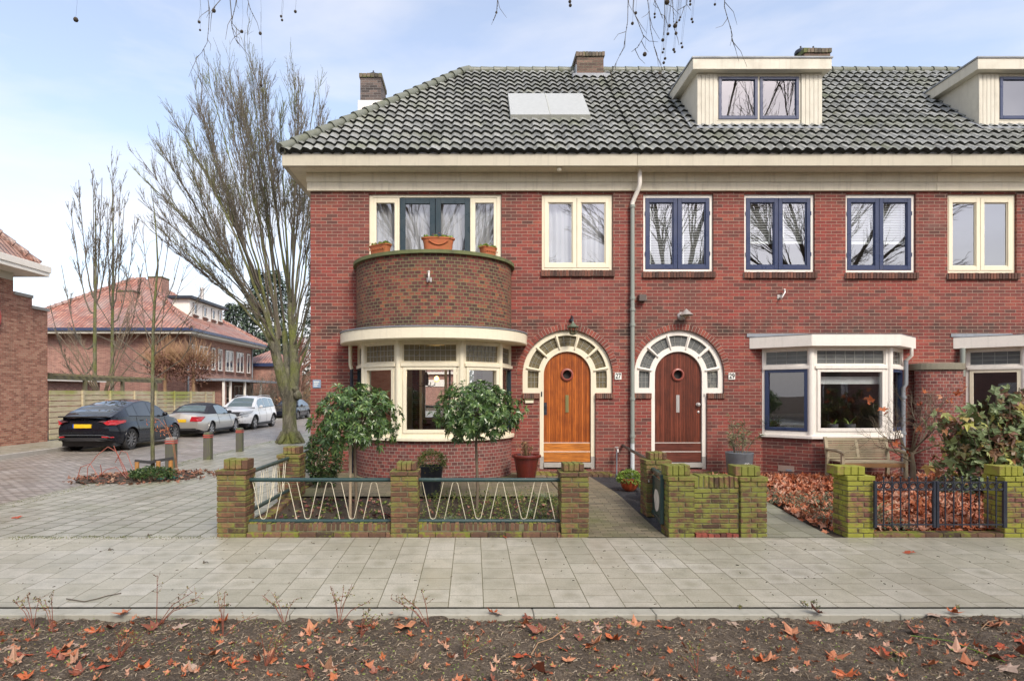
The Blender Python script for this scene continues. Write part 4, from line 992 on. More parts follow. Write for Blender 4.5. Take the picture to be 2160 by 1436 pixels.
pillar('bright yellow green brick pillar left of the black iron gate', 1789, 1843, 7.24, 1003, 984, 1770, 1830, M['mossbrick2'])
pillar('yellow green brick pillar right of the black iron gate, cut by the photo edge', 2120, 2176, 7.24, 1005, 984, 2114, 2166, M['mossbrick2'])
pillar('brick pillar at the bend of the side railing, behind the front left one', 585, 632, 9.05, 958, 943, 595, 630, M['mossbrick'], zb=-.1)
pillar('lone brick pillar behind the green gate, carrying a dark rail', 1364, 1415, 8.15, 970, 955, 1373, 1409, M['mossbrick'], zb=-.1)
def brickrun(b, x0, x1, y0, y1, z0, n, ch, ln=.215, g=.005):
    for k in range(n):
        u = x0 - (ln / 2 if k % 2 else 0)
        while u < x1 - .01:
            a, c = max(u, x0), min(u + ln, x1)
            if c - a > .02: b.box(a + g, c - g, y0 + J(), y1, z0 + k * ch + g, z0 + (k + 1) * ch - g)
            u += ln
def rowlock(b, x0, x1, y0, y1, z0, z1, bw=.056, g=.004, tilt=0):
    n = max(1, int(round((x1 - x0) / bw)))
    for i in range(n):
        u = x0 + (x1 - x0) * i / n; j = J(.006)
        Mx = Matrix.Translation((u + bw / 2, (y0 + y1) / 2, z0)) @ Matrix.Rotation(J(.06), 4, 'Y')
        b.box(-bw / 2 + g, bw / 2 - g, -(y1 - y0) / 2 + j, (y1 - y0) / 2 + j, 0, z1 - z0 + j, 0, Mx)
s724 = FOC / 7.24
xa, xb = (1465 - CX) / s724, (1563 - CX) / s724
h = thing('garden_wall', 'low solid brick wall covered in green moss between two pillars', 'wall', ((xa + xb) / 2, 7.35, -.17))
b = MB(); brickrun(b, xa + .002, xb - .002, 7.28, 7.50, -.12, 9, .0605); b.build('brickwork', M['mossbrick3'], h, bevel=.006)
b = MB(); rowlock(b, xa + .002, xb - .002, 7.275, 7.505, .432, .575, .06); b.build('coping', M['mossbrick3'], h, bevel=.008)
b = MB(); b.box(xa + .002, xb - .002, 7.29, 7.49, -.17, .56); b.build('mortar', M['mortar'], h)
b = MB(); rowlock(b, xa + .01, xb - .03, 7.225, 7.275, -.165, -.115, .075); b.build('footing', M['archbrick'], h, bevel=.003)
# edging of bricks under the railings
for (a, c, lb) in ((518, 824, 'low edging of upright mossy bricks under the left zigzag railing'), (881, 1184, 'low edging of upright brown bricks under the right zigzag railing'), (1843, 2120, 'thin brick edging under the black iron gate')):
    xa, xb = (a - CX) / s724 + .004, (c - CX) / s724 - .004
    h = thing('brick_edging', lb, 'edging', ((xa + xb) / 2, 7.3, -.17), 'brick edgings of the front gardens')
    low = a > 1800
    if not low:
        b = MB(); rowlock(b, xa, xb, 7.30, 7.42, -.09, .0); b.build('upright_bricks', M['brownbrick'], h, bevel=.004)
        b = MB(); b.box(xa, xb, 7.305, 7.41, -.15, -.012); b.build('mortar', M['mortar'], h)
    b = MB(); brickrun(b, xa, xb, 7.25, 7.34 if not low else 7.4, -.165, 1, .062 if not low else .055, .21, .003); b.build('foot_course', M['brownbrick'], h, bevel=.004)

# railings with zigzag rods
M['rod'] = paint('cream_rod', (.72, .66, .5), dirt=.1)
def railing(label, p0, p1, zt, zb_, us, ins_, s_px, straight=False):
    h = thing('railing', label, 'railing', (p0[0], p0[1], zb_), 'green pipe railings of the corner garden')
    p0 = Vector((p0[0], p0[1], 0)); p1 = Vector((p1[0], p1[1], 0)); d = (p1 - p0).normalized(); Lg = (p1 - p0).length
    Z = Vector((0, 0, 1))
    b = MB(); b.tube([p0 + Z * zt, p1 + Z * zt], .025, 10); b.build('top_rail', M['green'], h, smooth=60)
    b = MB(); b.tube([p0 + Z * zb_, p1 + Z * zb_], .026, 10); b.build('bottom_rail', M['green'], h, smooth=60)
    def rod(c, up):
        hw, r = .132, .036; pts = []
        top = zt - .015; bot = zb_ + .015
        if up: za, zc, sg = top - r - .01, bot, 1
        else: za, zc, sg = bot + r + .01, top, -1
        pts.append(p0 + d * (c - hw) + Z * zc)
        for i in range(7): a = PI - PI * i / 6; pts.append(p0 + d * (c + r * math.cos(a)) + Z * (za + sg * r * math.sin(a)))
        pts.append(p0 + d * (c + hw) + Z * zc)
        pts = [q for q in pts if -.005 <= (q - p0).dot(d) <= Lg + .005]
        b = MB(); b.tube(pts, .005, 6); b.build('rod', M['rod'], h, smooth=60)
    for c in us: rod(c, False)
    for c in ins_: rod(c, True)
sR = FOC / 7.38
xa, xb = (516 - CX) / sR, (826 - CX) / sR
zz = lambda v, o: (o + v / 3.857 - CX) / sR
railing('green pipe railing with cream zigzag rods, left of the middle pillar', (xa, 7.38), (xb, 7.38), .515, .01, [zz(v, 440) - xa for v in (445, 805, 1165)], [zz(v, 440) - xa for v in (630, 980, 1345)], sR)
xa, xb = (879 - CX) / sR, (1188 - CX) / sR
railing('green pipe railing with cream zigzag rods, right of the middle pillar', (xa, 7.38), (xb, 7.38), .515, .01, [zz(v, 860) - xa for v in (205, 575, 945)], [zz(v, 860) - xa for v in (385, 755, 1110)], sR)
def many(L_): return [.2 + .48 * i for i in range(int((L_ - .2) / .48) + 1)], [.44 + .48 * i for i in range(int((L_ - .5) / .48) + 1)]
u_, i_ = many(1.5); railing('side railing with zigzag rods running back to the bend pillar', (-2.76, 7.55), (-2.78, 9.05), .60, .12, u_, i_, sR)
u_, i_ = many(2.3); railing('side railing with zigzag rods from the bend pillar to the house wall', (-2.74, 9.36), (-2.80, 11.74), .60, .12, u_, i_, sR)
h = thing('railing', 'plain dark green handrail running from the house wall to the lone pillar', 'railing', (2.9, 11.7, .5))
b = MB(); b.tube([(2.92, 11.75, .56), (2.52, 8.42, .60)], .026, 10); b.build('top_rail', M['green'], h, smooth=60)
b = MB(); b.tube([(2.92, 11.75, .08), (2.52, 8.42, .10)], .026, 10); b.build('bottom_rail', M['green'], h, smooth=60)
b = MB(); b.tube([(2.5, 8.15, .52), (2.46, 7.5, .52)], .026, 10); b.build('front_rail', M['green'], h, smooth=60)
# open green gate
g0, g1 = Vector((2.33, 7.42, 0)), Vector((2.47, 8.38, 0)); d = (g1 - g0).normalized(); n_ = Vector((-d.y, d.x, 0)); Lg = (g1 - g0).length
h = thing('garden_gate', 'dark green metal garden gate standing open, with a worn white patch', 'gate', (g0.x, g0.y, -.08))
MM = Matrix((d, n_, Vector((0, 0, 1)))).transposed().to_4x4(); MM.translation = g0
b = MB(); b.box(.06, Lg - .06, -.008, .008, .02, .47, 0, MM); pn = b.build('panel', M['green'], h)
b = MB(); ring(b, 0, Lg, -.04, .57, .055, .05, .045, .04, -.022, .022, 0, MM); b.build('gate_frame', M['green'], h, bevel=.004)
b = MB(); q = [(.38 + .22 * math.cos(2 * PI * i / 14) * rnd.uniform(.8, 1.1), .2 + .15 * math.sin(2 * PI * i / 14) * rnd.uniform(.85, 1.1)) for i in range(14)]
A = [b.vert(MM @ Vector((x, .0105, z))) for x, z in q]; b.face(A); b.build('worn_patch', M['white'], pn)
b = MB(); b.tube([MM @ Vector((Lg * .8, .02, .45)), MM @ Vector((Lg * .8, .06, .42)), MM @ Vector((Lg * .72, .06, .38))], .008, 6); b.build('latch', M['steel'], h)

# black iron gate leaves
s72 = FOC / 7.2
def iron_gate(label, xa, xb, n, right):
    h = thing('iron_gate', label, 'gate', ((xa + xb) / 2, 7.2, 0), 'two leaves of the black iron gate')
    zt, zr, zb_ = .52, .425, .0; y = 7.2
    b = MB(); b.box(xa, xb, y - .008, y + .008, zt - .01, zt); b.build('top_bar', M['iron'], h); b = MB(); b.box(xa, xb, y - .008, y + .008, zr - .01, zr); b.build('middle_bar', M['iron'], h)
    b = MB(); b.box(xa, xb, y - .01, y + .01, zb_, zb_ + .014); b.build('bottom_bar', M['iron'], h)
    sp = (xb - xa) / n
    for i in range(n + 1):
        x = xa + sp * i
        if i in (0, n):
            if (i == 0) == (not right) or True:
                w_ = .016 if (i == 0 and not right) else .022
                b = MB(); b.box(x - w_, x + w_, y - .016, y + .016, zb_ - .03, zt + .005); b.build('stile', M['iron'], h, bevel=.003)
        else:
            b = MB(); b.box(x - .0055, x + .0055, y - .0055, y + .0055, zb_ - .03, zt + .04); b.blob((x, y, zt + .05), .013, 8); b.build('baluster', M['iron'], h)
        if i < n:
            b = MB(); c = Vector((x + sp / 2, y, (zt + zr) / 2 - .005)); r = .04
            b.tube([c + Vector((r * math.cos(2 * PI * k / 18), 0, r * math.sin(2 * PI * k / 18))) for k in range(18)], .007, 6, closed=True); b.build('ring', M['iron'], h, smooth=60)
iron_gate('left leaf of the low black iron gate with a row of rings', (1846 - CX) / s72, (1971 - CX) / s72, 7, False)
iron_gate('right leaf of the low black iron gate with a row of rings', (1976 - CX) / s72, (2119 - CX) / s72, 8, True)

# ------------------------------------------------------------ small fittings on the facade
h = thing('wall_lantern', 'old green lantern hanging above the orange wooden door', 'lantern', (FX(1205), YF - .15, 2.75))
c = Vector((FX(1205), YF - .2, 0)); b = MB(); b.tube([(FX(1204), YF - .01, FZ(672)), (FX(1204), YF - .1, FZ(668)), (FX(1205), YF - .2, FZ(674)), (FX(1205), YF - .2, FZ(683))], .014, 8); b.blob((FX(1204), YF - .02, FZ(676)), .035, 8, jit=.006); b.build('bracket', M['iron'], h, smooth=60)
M['patina'] = paint('green_patina', (.10, .13, .09), rough=.5, dirt=.4); M['lampglass'] = glassmat('lantern_glass', 1.5, (.75, .7, .6))
b = MB(); b.lathe((c.x, c.y, 0), [(.012, FZ(680)), (.03, FZ(684)), (.09, FZ(690)), (.115, FZ(692)), (.105, FZ(693.5))], 6); b.build('hood', M['patina'], h)
b = MB(); b.lathe((c.x, c.y, 0), [(.088, FZ(693.5)), (.06, FZ(706)), (.05, FZ(707))], 6); b.build('lantern_glass', M['lampglass'], h)
b = MB(); b.lathe((c.x, c.y, 0), [(.001, FZ(709)), (.045, FZ(708)), (.064, FZ(706)), (.05, FZ(705))], 6)
for k in range(6): a = PI / 3 * k; b.bar((c.x + .092 * math.cos(a), c.y + .092 * math.sin(a), FZ(693.5)), (c.x + .062 * math.cos(a), c.y + .062 * math.sin(a), FZ(706)), .008, .008)
b.build('lantern_frame', M['patina'], h)
h = thing('wall_lamp', 'pale metal cone lamp above the dark red door', 'lamp', (FX(1440), YF - .15, FZ(674)))
b = MB(); b.lathe((FX(1437), YF, FZ(667)), [(.001, -.05), (.06, -.04), (.085, -.015), (.085, 0)], 16, axis='y'); b.build('wall_plate', M['steel'], h, smooth=50)
b = MB(); b.lathe((FX(1441), YF - .17, 0), [(.012, FZ(654)), (.025, FZ(656)), (.135, FZ(666.5)), (.125, FZ(667.5))], 20); b.build('lamp_shade', M['steel'], h, smooth=50)
b = MB(); b.lathe((FX(1441), YF - .17, 0), [(.055, FZ(667)), (.05, FZ(671)), (.001, FZ(675))], 12); b.build('bulb_glass', M['lampglass'], h, smooth=50)
def text(body, size, loc, mat, parent, ext=.001):
    cu = bpy.data.curves.new('txt', 'FONT'); cu.body = body; cu.size = size; cu.align_x = 'CENTER'; cu.align_y = 'CENTER'; cu.extrude = ext; cu.offset = .002
    o = bpy.data.objects.new('t', cu); col.objects.link(o); dg = bpy.context.evaluated_depsgraph_get(); me = bpy.data.meshes.new_from_object(o.evaluated_get(dg)); bpy.data.objects.remove(o)
    o = bpy.data.objects.new('numerals', me); me.materials.clear(); me.materials.append(mat); col.objects.link(o)
    o.rotation_euler = (R(90), 0, 0); o.parent = parent; o.location = Vector(loc) - base_of(parent); return o
M['ink'] = plain('black_enamel', (.015, .015, .02), .3); M['enamel'] = plain('white_enamel', (.8, .79, .74), .25)
for s_, pxc, lb in (('27', 1303.5, 'white enamel number plate right of the orange door'), ('29', 1543, 'white enamel number plate right of the dark red door')):
    h = thing('house_number', lb, 'number plate', (FX(pxc), YF - .02, FZ(801)))
    b = MB(); b.box(FX(pxc - 7), FX(pxc + 7), YF - .02, YF - .003, FZ(800.5), FZ(786)); b.build('plate', M['enamel'], h, bevel=.003)
    o = text(s_, .125, (FX(pxc), YF - .0215, FZ(793.3)), M['ink'], h); o.scale = (.86, 1.12, 1)
h = thing('name_plate', 'small cream nameplate on the wall left of the orange door', 'sign', (FX(1116), YF - .03, FZ(851)))
b = MB(); b.box(FX(1107), FX(1125), YF - .035, YF - .002, FZ(850), FZ(843)); b.build('plate', M['cream'], h, bevel=.004); b = MB(); b.box(FX(1106), FX(1126), YF - .05, YF - .002, FZ(843), FZ(841.5)); b.build('hood', M['verdigris'], h)
h = thing('street_sign', 'small grey blue street sign on the house wall corner', 'sign', (FX(668), YF - .02, FZ(818)))
b = MB(); b.box(FX(660), FX(677), YF - .018, YF - .002, FZ(818), FZ(801)); b.build('plate', paint('grey_blue_enamel', (.22, .30, .42), dirt=.3), h, bevel=.003)
b = MB()
for k in range(3): b.box(FX(662.5), FX(674 - 2 * k), YF - .0195, YF - .018, FZ(806 + 4 * k), FZ(804.4 + 4 * k))
b.build('lettering', M['enamel'], h)
def hook(label, x, y, z, tilt=0):
    h = thing('wall_hook', label, 'hook', (x, y, z), 'steel wall hooks')
    b = MB(); b.box(x - .045, x + .045, y - .012, y, z - .06, z + .02); b.build('wall_plate', M['steel'], h, bevel=.004)
    b = MB(); b.tube([(x, y - .01, z - .04), (x, y - .10, z - .045), (x + tilt, y - .10, z + .06), (x + tilt, y - .07, z + .1)], .017, 8); b.blob((x + tilt, y - .075, z + .1), .028, 8); b.build('arm', M['steel'], h, smooth=60)
hook('steel bracket hook on the round brick balcony', BX, YF - 1.38, 3.55)
hook('steel bracket hook on the wall above the dark red door house', FX(1644), YF, FZ(624), .06)
b = MB(); b.box(FX(1345), FX(1360), YF - .13, YF - .002, FZ(636), FZ(623)); b.box(FX(1344), FX(1361), YF - .15, YF - .13, FZ(637), FZ(634))
b.build('vent_hood', plain('brown_vent_plastic', (.1, .08, .07), .4), label='small brown square vent hood right of the downpipe', cat='vent', bevel=.005)
b = MB(); b.lathe((FX(1175), YG + .1, 5.84), [(.001, -.06), (.045, -.04), (.05, 0), (.03, .02)], 12); b.build('eaves_lamp', M['cream'], label='tiny round cream lamp fixed under the gutter board', cat='lamp', smooth=60)
# vertical stand pipe with tap
h = thing('garden_tap', 'thin grey standpipe with a tap in the gravel bed', 'tap', (FX(1297), YF - .15, -.02))
b = MB(); b.tube([(FX(1297), YF - .15, -.05), (FX(1297), YF - .15, .53)], .013, 8); b.build('standpipe', M['lead'], h, smooth=60)
b = MB(); b.tube([(FX(1297), YF - .15, .5), (FX(1297), YF - .24, .5), (FX(1297), YF - .25, .45)], .016, 8); b.box(FX(1297) - .035, FX(1297) + .035, YF - .16, YF - .14, .53, .55); b.build('tap_head', M['steel'], h, smooth=40)

# ------------------------------------------------------------ pots and planters
M['terra'] = paint('mossy_terracotta', (.42, .12, .045), rough=.8, dirt=.5, dcol=(.2, .16, .06), scale=9, bump=.5)
M['glaze'] = paint('ox_blood_glaze', (.13, .018, .012), rough=.15, dirt=.5, dcol=(.04, .008, .02), scale=6)
M['anthra'] = paint('anthracite_planter', (.022, .025, .033), rough=.35, dirt=.15)
M['zinc'] = paint('streaky_zinc', (.17, .19, .21), rough=.4, dirt=.5, dcol=(.05, .055, .07), scale=5)
M['potsoil'] = M['soil']
# leaves
def leaf_simple(b, p, d, up, ln, wd, droop=.2, m=0, fold=.25):
    d = d.normalized(); s = d.cross(up)
    if s.length < .05: s = d.cross(Vector((1, 0, .1)))
    s.normalize(); n = s.cross(d)
    mid = p + d * ln * .5 - Vector((0, 0, 1)) * 0 * droop; tip = p + d * ln - Vector((0, 0, 1)) * ln * droop
    a = b.vert(p); c = b.vert(mid); e = b.vert(tip); l_ = b.vert(mid + s * wd / 2 + n * wd * fold); r_ = b.vert(mid - s * wd / 2 + n * wd * fold)
    b.face((a, c, l_), m); b.face((l_, c, e), m); b.face((a, r_, c), m); b.face((c, r_, e), m)
LOBE = [(0, .12), (28, .5), (52, .82), (66, .5), (84, .62), (108, 1.0), (128, .62), (142, .62), (180, 1.15)]
def leaf_lobed(b, p, size, nrm, yaw, curl=.2, m=0, seed=0):
    r = random.Random(seed); curl *= .26; nrm = nrm.normalized(); u = nrm.cross(Vector((math.cos(yaw), math.sin(yaw), .001))).normalized(); v = nrm.cross(u)
    pts = [(a, q) for a, q in LOBE] + [(360 - a, q) for a, q in LOBE[-2:0:-1]]
    cv = b.vert(p); ids = []; k1, k2, k3 = r.uniform(-1, 1), r.uniform(-1, 1), r.uniform(-.6, 1.2)
    for a, q in pts:
        q = q * size * r.uniform(.88, 1.1); x = q * math.cos(R(a - 180)); y = q * math.sin(R(a - 180))
        z = curl * (q * q / size * (.5 + k3) + k1 * x * abs(x) / size + k2 * y * abs(y) / size)
        z += r.uniform(-.13, .13) * size; ids.append(b.vert(p + u * x + v * y + nrm * z))
    for i in range(len(ids)): b.face((cv, ids[i], ids[(i + 1) % len(ids)]), m)
M['leaf_g'] = island('glossy_green_leaf', [(0, (.04, .085, .022)), (.5, (.085, .17, .045)), (.85, (.17, .28, .075)), (1, (.28, .38, .12))], rough=.28, nscale=9, namt=.2, bump=0, trans=.2, spec=.7)
M['leaf_dk'] = island('dark_green_leaf', [(0, (.02, .045, .015)), (.6, (.05, .10, .03)), (1, (.12, .18, .05))], rough=.35, nscale=9, namt=.2, bump=0, trans=.15)
M['leaf_lt'] = island('light_green_leaf', [(0, (.12, .2, .03)), (.6, (.25, .38, .06)), (1, (.4, .5, .12))], rough=.5, nscale=9, namt=.2, bump=0, trans=.25)
M['leaf_fall'] = island('fallen_brown_leaf', [(0, (.16, .045, .02)), (.25, (.36, .085, .03)), (.5, (.52, .17, .07)), (.75, (.58, .26, .15)), (1, (.62, .38, .27))], rough=.5, nscale=30, namt=.3, bump=.3)
M['leaf_or'] = island('orange_brown_leaf', [(0, (.35, .06, .02)), (.5, (.55, .15, .05)), (1, (.65, .3, .15))], rough=.5, nscale=30, namt=.2, bump=.2, trans=.2)
M['hyd'] = island('hydrangea_leaf', [(0, (.14, .07, .045)), (.15, (.26, .13, .07)), (.3, (.13, .16, .06)), (.6, (.22, .30, .13)), (.8, (.34, .40, .22)), (.93, (.5, .5, .12)), (1, (.45, .2, .09))], rough=.42, nscale=20, namt=.2, bump=.2, trans=.2)
M['grassy'] = island('grey_green_blade', [(0, (.07, .11, .06)), (.5, (.16, .2, .12)), (1, (.32, .35, .22))], rough=.5, nscale=9, namt=.1, bump=0)
M['herb'] = island('herb_leaf', [(0, (.06, .10, .02)), (.5, (.15, .22, .05)), (.85, (.3, .34, .1)), (1, (.4, .2, .1))], rough=.5, nscale=9, namt=.1, bump=0, trans=.2)
M['varieg'] = island('variegated_blade', [(0, (.16, .24, .08)), (.5, (.38, .44, .2)), (1, (.62, .62, .38))], rough=.45, nscale=9, namt=.1, bump=0)
M['bark'] = paint('grey_brown_bark', (.17, .13, .09), rough=.9, dirt=.6, dcol=(.08, .09, .03), scale=8, bump=.8)
def barkmat():
    m, t, b = newmat('green_algae_bark'); o = t.nodes.new('ShaderNodeTexCoord').outputs['Object']
    st = ND(t, 'ShaderNodeMapping', {'Vector': o, 'Scale': (3.2, 3.2, .8)}).outputs[0]; n1 = noisef(t, 2.2, 6, .7, vec=st, dist=.8); n2 = noisef(t, 11, 4, .7, vec=st); n3 = noisef(t, .9, 4, .6, vec=o)
    base = ramp(t, n1, [(.30, (.05, .045, .035)), (.5, (.15, .14, .10)), (.68, (.27, .25, .19))]); base = mixc(t, ramp(t, n3, [(.42, 0), (.6, .8)]), base, mixc(t, n2, (.09, .11, .02), (.24, .27, .05)))
    base = mixc(t, ramp(t, n2, [(.34, .7), (.5, 0)]), base, (.04, .035, .025)); t.links.new(base, b.inputs['Base Color']); seti(b, Roughness=.9); t.links.new(bumpn(t, math_(t, 'ADD', n1, n2), .9, .05), b.inputs['Normal']); return m
M['barkg'] = barkmat()
M['barkd'] = paint('dark_twig_bark', (.12, .10, .078), rough=.9, dirt=.4, dcol=(.1, .11, .05), scale=6, bump=.3)
M['twigr'] = plain('reddish_twig', (.24, .08, .05), .6); M['twigt'] = plain('tan_twig', (.36, .22, .12), .8); M['stake'] = paint('pale_wood_stake', (.42, .33, .22), rough=.7, dirt=.4)
UPV = Vector((0, 0, 1))
def rv(r, zmin=-1, zmax=1):
    z = r.uniform(zmin, zmax); a = r.uniform(0, 2 * PI); q = math.sqrt(max(0, 1 - z * z)); return Vector((q * math.cos(a), q * math.sin(a), z))
def tuft(b, c, n, ln, r, spread=.9, w_=.008, bend=.5, m=0, flat=.0):
    for i in range(n):
        a = r.uniform(0, 2 * PI); e = r.uniform(.25, 1.0) * spread; d = Vector((math.cos(a) * e, math.sin(a) * e, 1)).normalized(); l = ln * r.uniform(.6, 1.1)
        s = Vector((-d.y, d.x, 0)).normalized() * w_ * r.uniform(.7, 1.2); p = Vector(c) + Vector((r.uniform(-.03, .03), r.uniform(-.03, .03), 0)); prev = None
        for k in range(4):
            t_ = k / 3; q = p + d * l * t_ + Vector((d.x, d.y, 0)) * l * bend * t_ * t_ * .8 - UPV * l * bend * t_ * t_ * .75; ww = s * (1 - t_ * .85)
            cur = (b.vert(q - ww), b.vert(q + ww))
            if prev: b.face((prev[0], prev[1], cur[1], cur[0]), m)
            prev = cur
def cushion(b, c, rx, rz, n, r, ls, m=0, ratio=.5, zmin=-.25, stretch=1):
    c = Vector(c)
    for i in range(n):
        v = rv(r, zmin, 1); k = r.uniform(.72, 1.05); p = c + Vector((v.x * rx * k, v.y * rx * k, v.z * rz * k)); d = (v + rv(r) * .7).normalized()
        leaf_simple(b, p, d, rv(r), ls * r.uniform(.7, 1.3), ls * ratio, .15, m)
def pot_soil(parent, c, r): b = MB(); b.lathe(c, [(.0005, 0), (r, 0)], 14); return b.build('potting_soil', M['potsoil'], parent)

# dark square planter
c = Vector((-.64, 9.3, zgard(9.3)+.035)); h = thing('square_planter', 'tall tapering anthracite planter standing on the terrace in front of the curved bay', 'planter', c)
b = MB(); z0 = c.z; 
for (w0, w1, za, zb_) in ((.125, .175, 0, .44),):
    A = [b.vert((c.x + sx_ * w0, c.y + sy_ * w0, z0 + za)) for sx_, sy_ in ((-1, -1), (1, -1), (1, 1), (-1, 1))]; B = [b.vert((c.x + sx_ * w1, c.y + sy_ * w1, z0 + zb_)) for sx_, sy_ in ((-1, -1), (1, -1), (1, 1), (-1, 1))]
    C = [b.vert((c.x + sx_ * (w1 - .015), c.y + sy_ * (w1 - .015), z0 + zb_)) for sx_, sy_ in ((-1, -1), (1, -1), (1, 1), (-1, 1))]; D_ = [b.vert((c.x + sx_ * (w1 - .02), c.y + sy_ * (w1 - .02), z0 + zb_ - .05)) for sx_, sy_ in ((-1, -1), (1, -1), (1, 1), (-1, 1))]
    b.face(A[::-1])
    for i in range(4): j = (i + 1) % 4; b.face((A[i], A[j], B[j], B[i])); b.face((B[i], B[j], C[j], C[i])); b.face((C[i], C[j], D_[j], D_[i]))
    b.face(D_)
b.build('planter_box', M['anthra'], h, bevel=.004)
b = MB(); r = random.Random(4); cushion(b, (c.x, c.y, z0 + .49), .23, .19, 900, r, .03, zmin=-.75); cushion(b, (c.x, c.y, z0 + .5), .19, .16, 420, r, .035)
b.build('heather_plant', M['herb'], h)
# red glazed pot
c = Vector((.96, 10.85, zgard(10.85) + .035)); h = thing('glazed_pot', 'large dark red glazed pot beside the orange door', 'pot', c)
b = MB(); b.lathe(c, [(.001, 0), (.15, 0), (.165, .03), (.21, .3), (.235, .385), (.262, .39), (.268, .42), (.255, .44), (.225, .44), (.215, .4), (.0, .39)], 28); b.build('pot', M['glaze'], h, smooth=40)
pot_soil(h, (c.x, c.y, c.z + .41), .215)
b = MB(); r = random.Random(3)
for i in range(26):
    a = r.uniform(0, 2 * PI); q = r.uniform(0, .13); p = c + Vector((q * math.cos(a), q * math.sin(a), .41)); e = p + Vector((r.uniform(-.09, .09), r.uniform(-.09, .09), r.uniform(.1, .26))); b.tube([p, (p + e) / 2 + Vector((r.uniform(-.02, .02), 0, 0)), e], [.008, .006, .005], 5)
    for k in range(4): leaf_simple(b, e, (rv(r) + UPV * .6), rv(r), .05, .02)
b.build('dry_stems', island('wilted_stem', [(0, (.10, .045, .03)), (.5, (.24, .12, .06)), (1, (.3, .22, .1))], bump=0), h)
# terracotta bowl
c = Vector((2.52, 9.7, zgard(9.7) + .01)); h = thing('terracotta_bowl', 'round orange bowl with a bright green cushion plant on the gravel', 'pot', c)
b = MB(); b.lathe(c, [(.001, 0), (.07, 0), (.12, .05), (.145, .12), (.148, .17), (.138, .172), (.13, .15), (.0, .15)], 22); b.build('pot', paint('orange_glaze', (.40, .07, .02), rough=.3, dirt=.2), h, smooth=40)
b = MB(); r = random.Random(5); cushion(b, (c.x, c.y, c.z + .2), .18, .12, 700, r, .04, ratio=.7, zmin=-.5); b.build('cushion_plant', M['leaf_lt'], h)
c = Vector((2.62, 9.0, zgard(9.0))); h = thing('terracotta_pot', 'small terracotta pot with green leaves half hidden behind the open gate', 'pot', c)
b = MB(); b.lathe(c, [(.001, 0), (.07, 0), (.10, .17), (.11, .17), (.11, .2), (.095, .2), (.09, .18), (0, .18)], 18); b.build('pot', M['terra'], h, smooth=40)
b = MB(); cushion(b, (c.x, c.y, c.z + .25), .12, .1, 260, r, .04, ratio=.7, zmin=-.4); b.build('leafy_plant', M['leaf_lt'], h)
# zinc planter with an oleander like plant
c = Vector((4.93, 11.15, -.0)); h = thing('zinc_planter', 'round grey zinc planter with pale narrow leaves and a white squiggle on its side', 'planter', c)
b = MB(); b.lathe(c, [(.001, 0), (.19, 0), (.2, .02), (.245, .47), (.25, .48), (.24, .49), (.225, .48), (.21, .42), (0, .42)], 28); b.build('pot', M['zinc'], h, smooth=40)
b = MB()
for s in (-1, 1):
    pts = [Vector((c.x + .04 + s * u * .09, c.y - .232 + .03 * u * u, c.z + .3 + .018 * math.sin(u * PI * 2) - .012)) for u in [k / 8 for k in range(9)]]; b.tube(pts, .005, 4)
    pts = [Vector((c.x + .04 + s * u * .09, c.y - .232 + .03 * u * u, c.z + .29 - .018 * math.sin(u * PI))) for u in [k / 8 for k in range(9)]]; b.tube(pts, .004, 4)
b.build('squiggle', M['enamel'], h)
b = MB(); bl = MB(); r = random.Random(9)
for i in range(11):
    a = r.uniform(0, 2 * PI); e = c + Vector((math.cos(a) * r.uniform(.05, .38), math.sin(a) * .2, r.uniform(.75, 1.15))); p = c + Vector((math.cos(a) * .08, math.sin(a) * .08, .42)); mdl = p.lerp(e, .5) + Vector((0, 0, .06)); b.tube([p, mdl, e], [.009, .007, .004], 5)
    for k in range(16):
        q = p.lerp(mdl, k / 8) if k < 8 else mdl.lerp(e, (k - 8) / 7)
        if k > 3: 
            for _ in range(2): leaf_simple(bl, q, (e - p).normalized() * .4 + rv(r, -.2, .6) * .8, rv(r), .14, .018, .3)
b.build('stem', M['bark'], h); bl.build('narrow_leaves', island('pale_narrow_leaf', [(0, (.12, .16, .07)), (.6, (.26, .3, .15)), (.9, (.42, .42, .28)), (1, (.5, .2, .1))], bump=0, trans=.2), h)

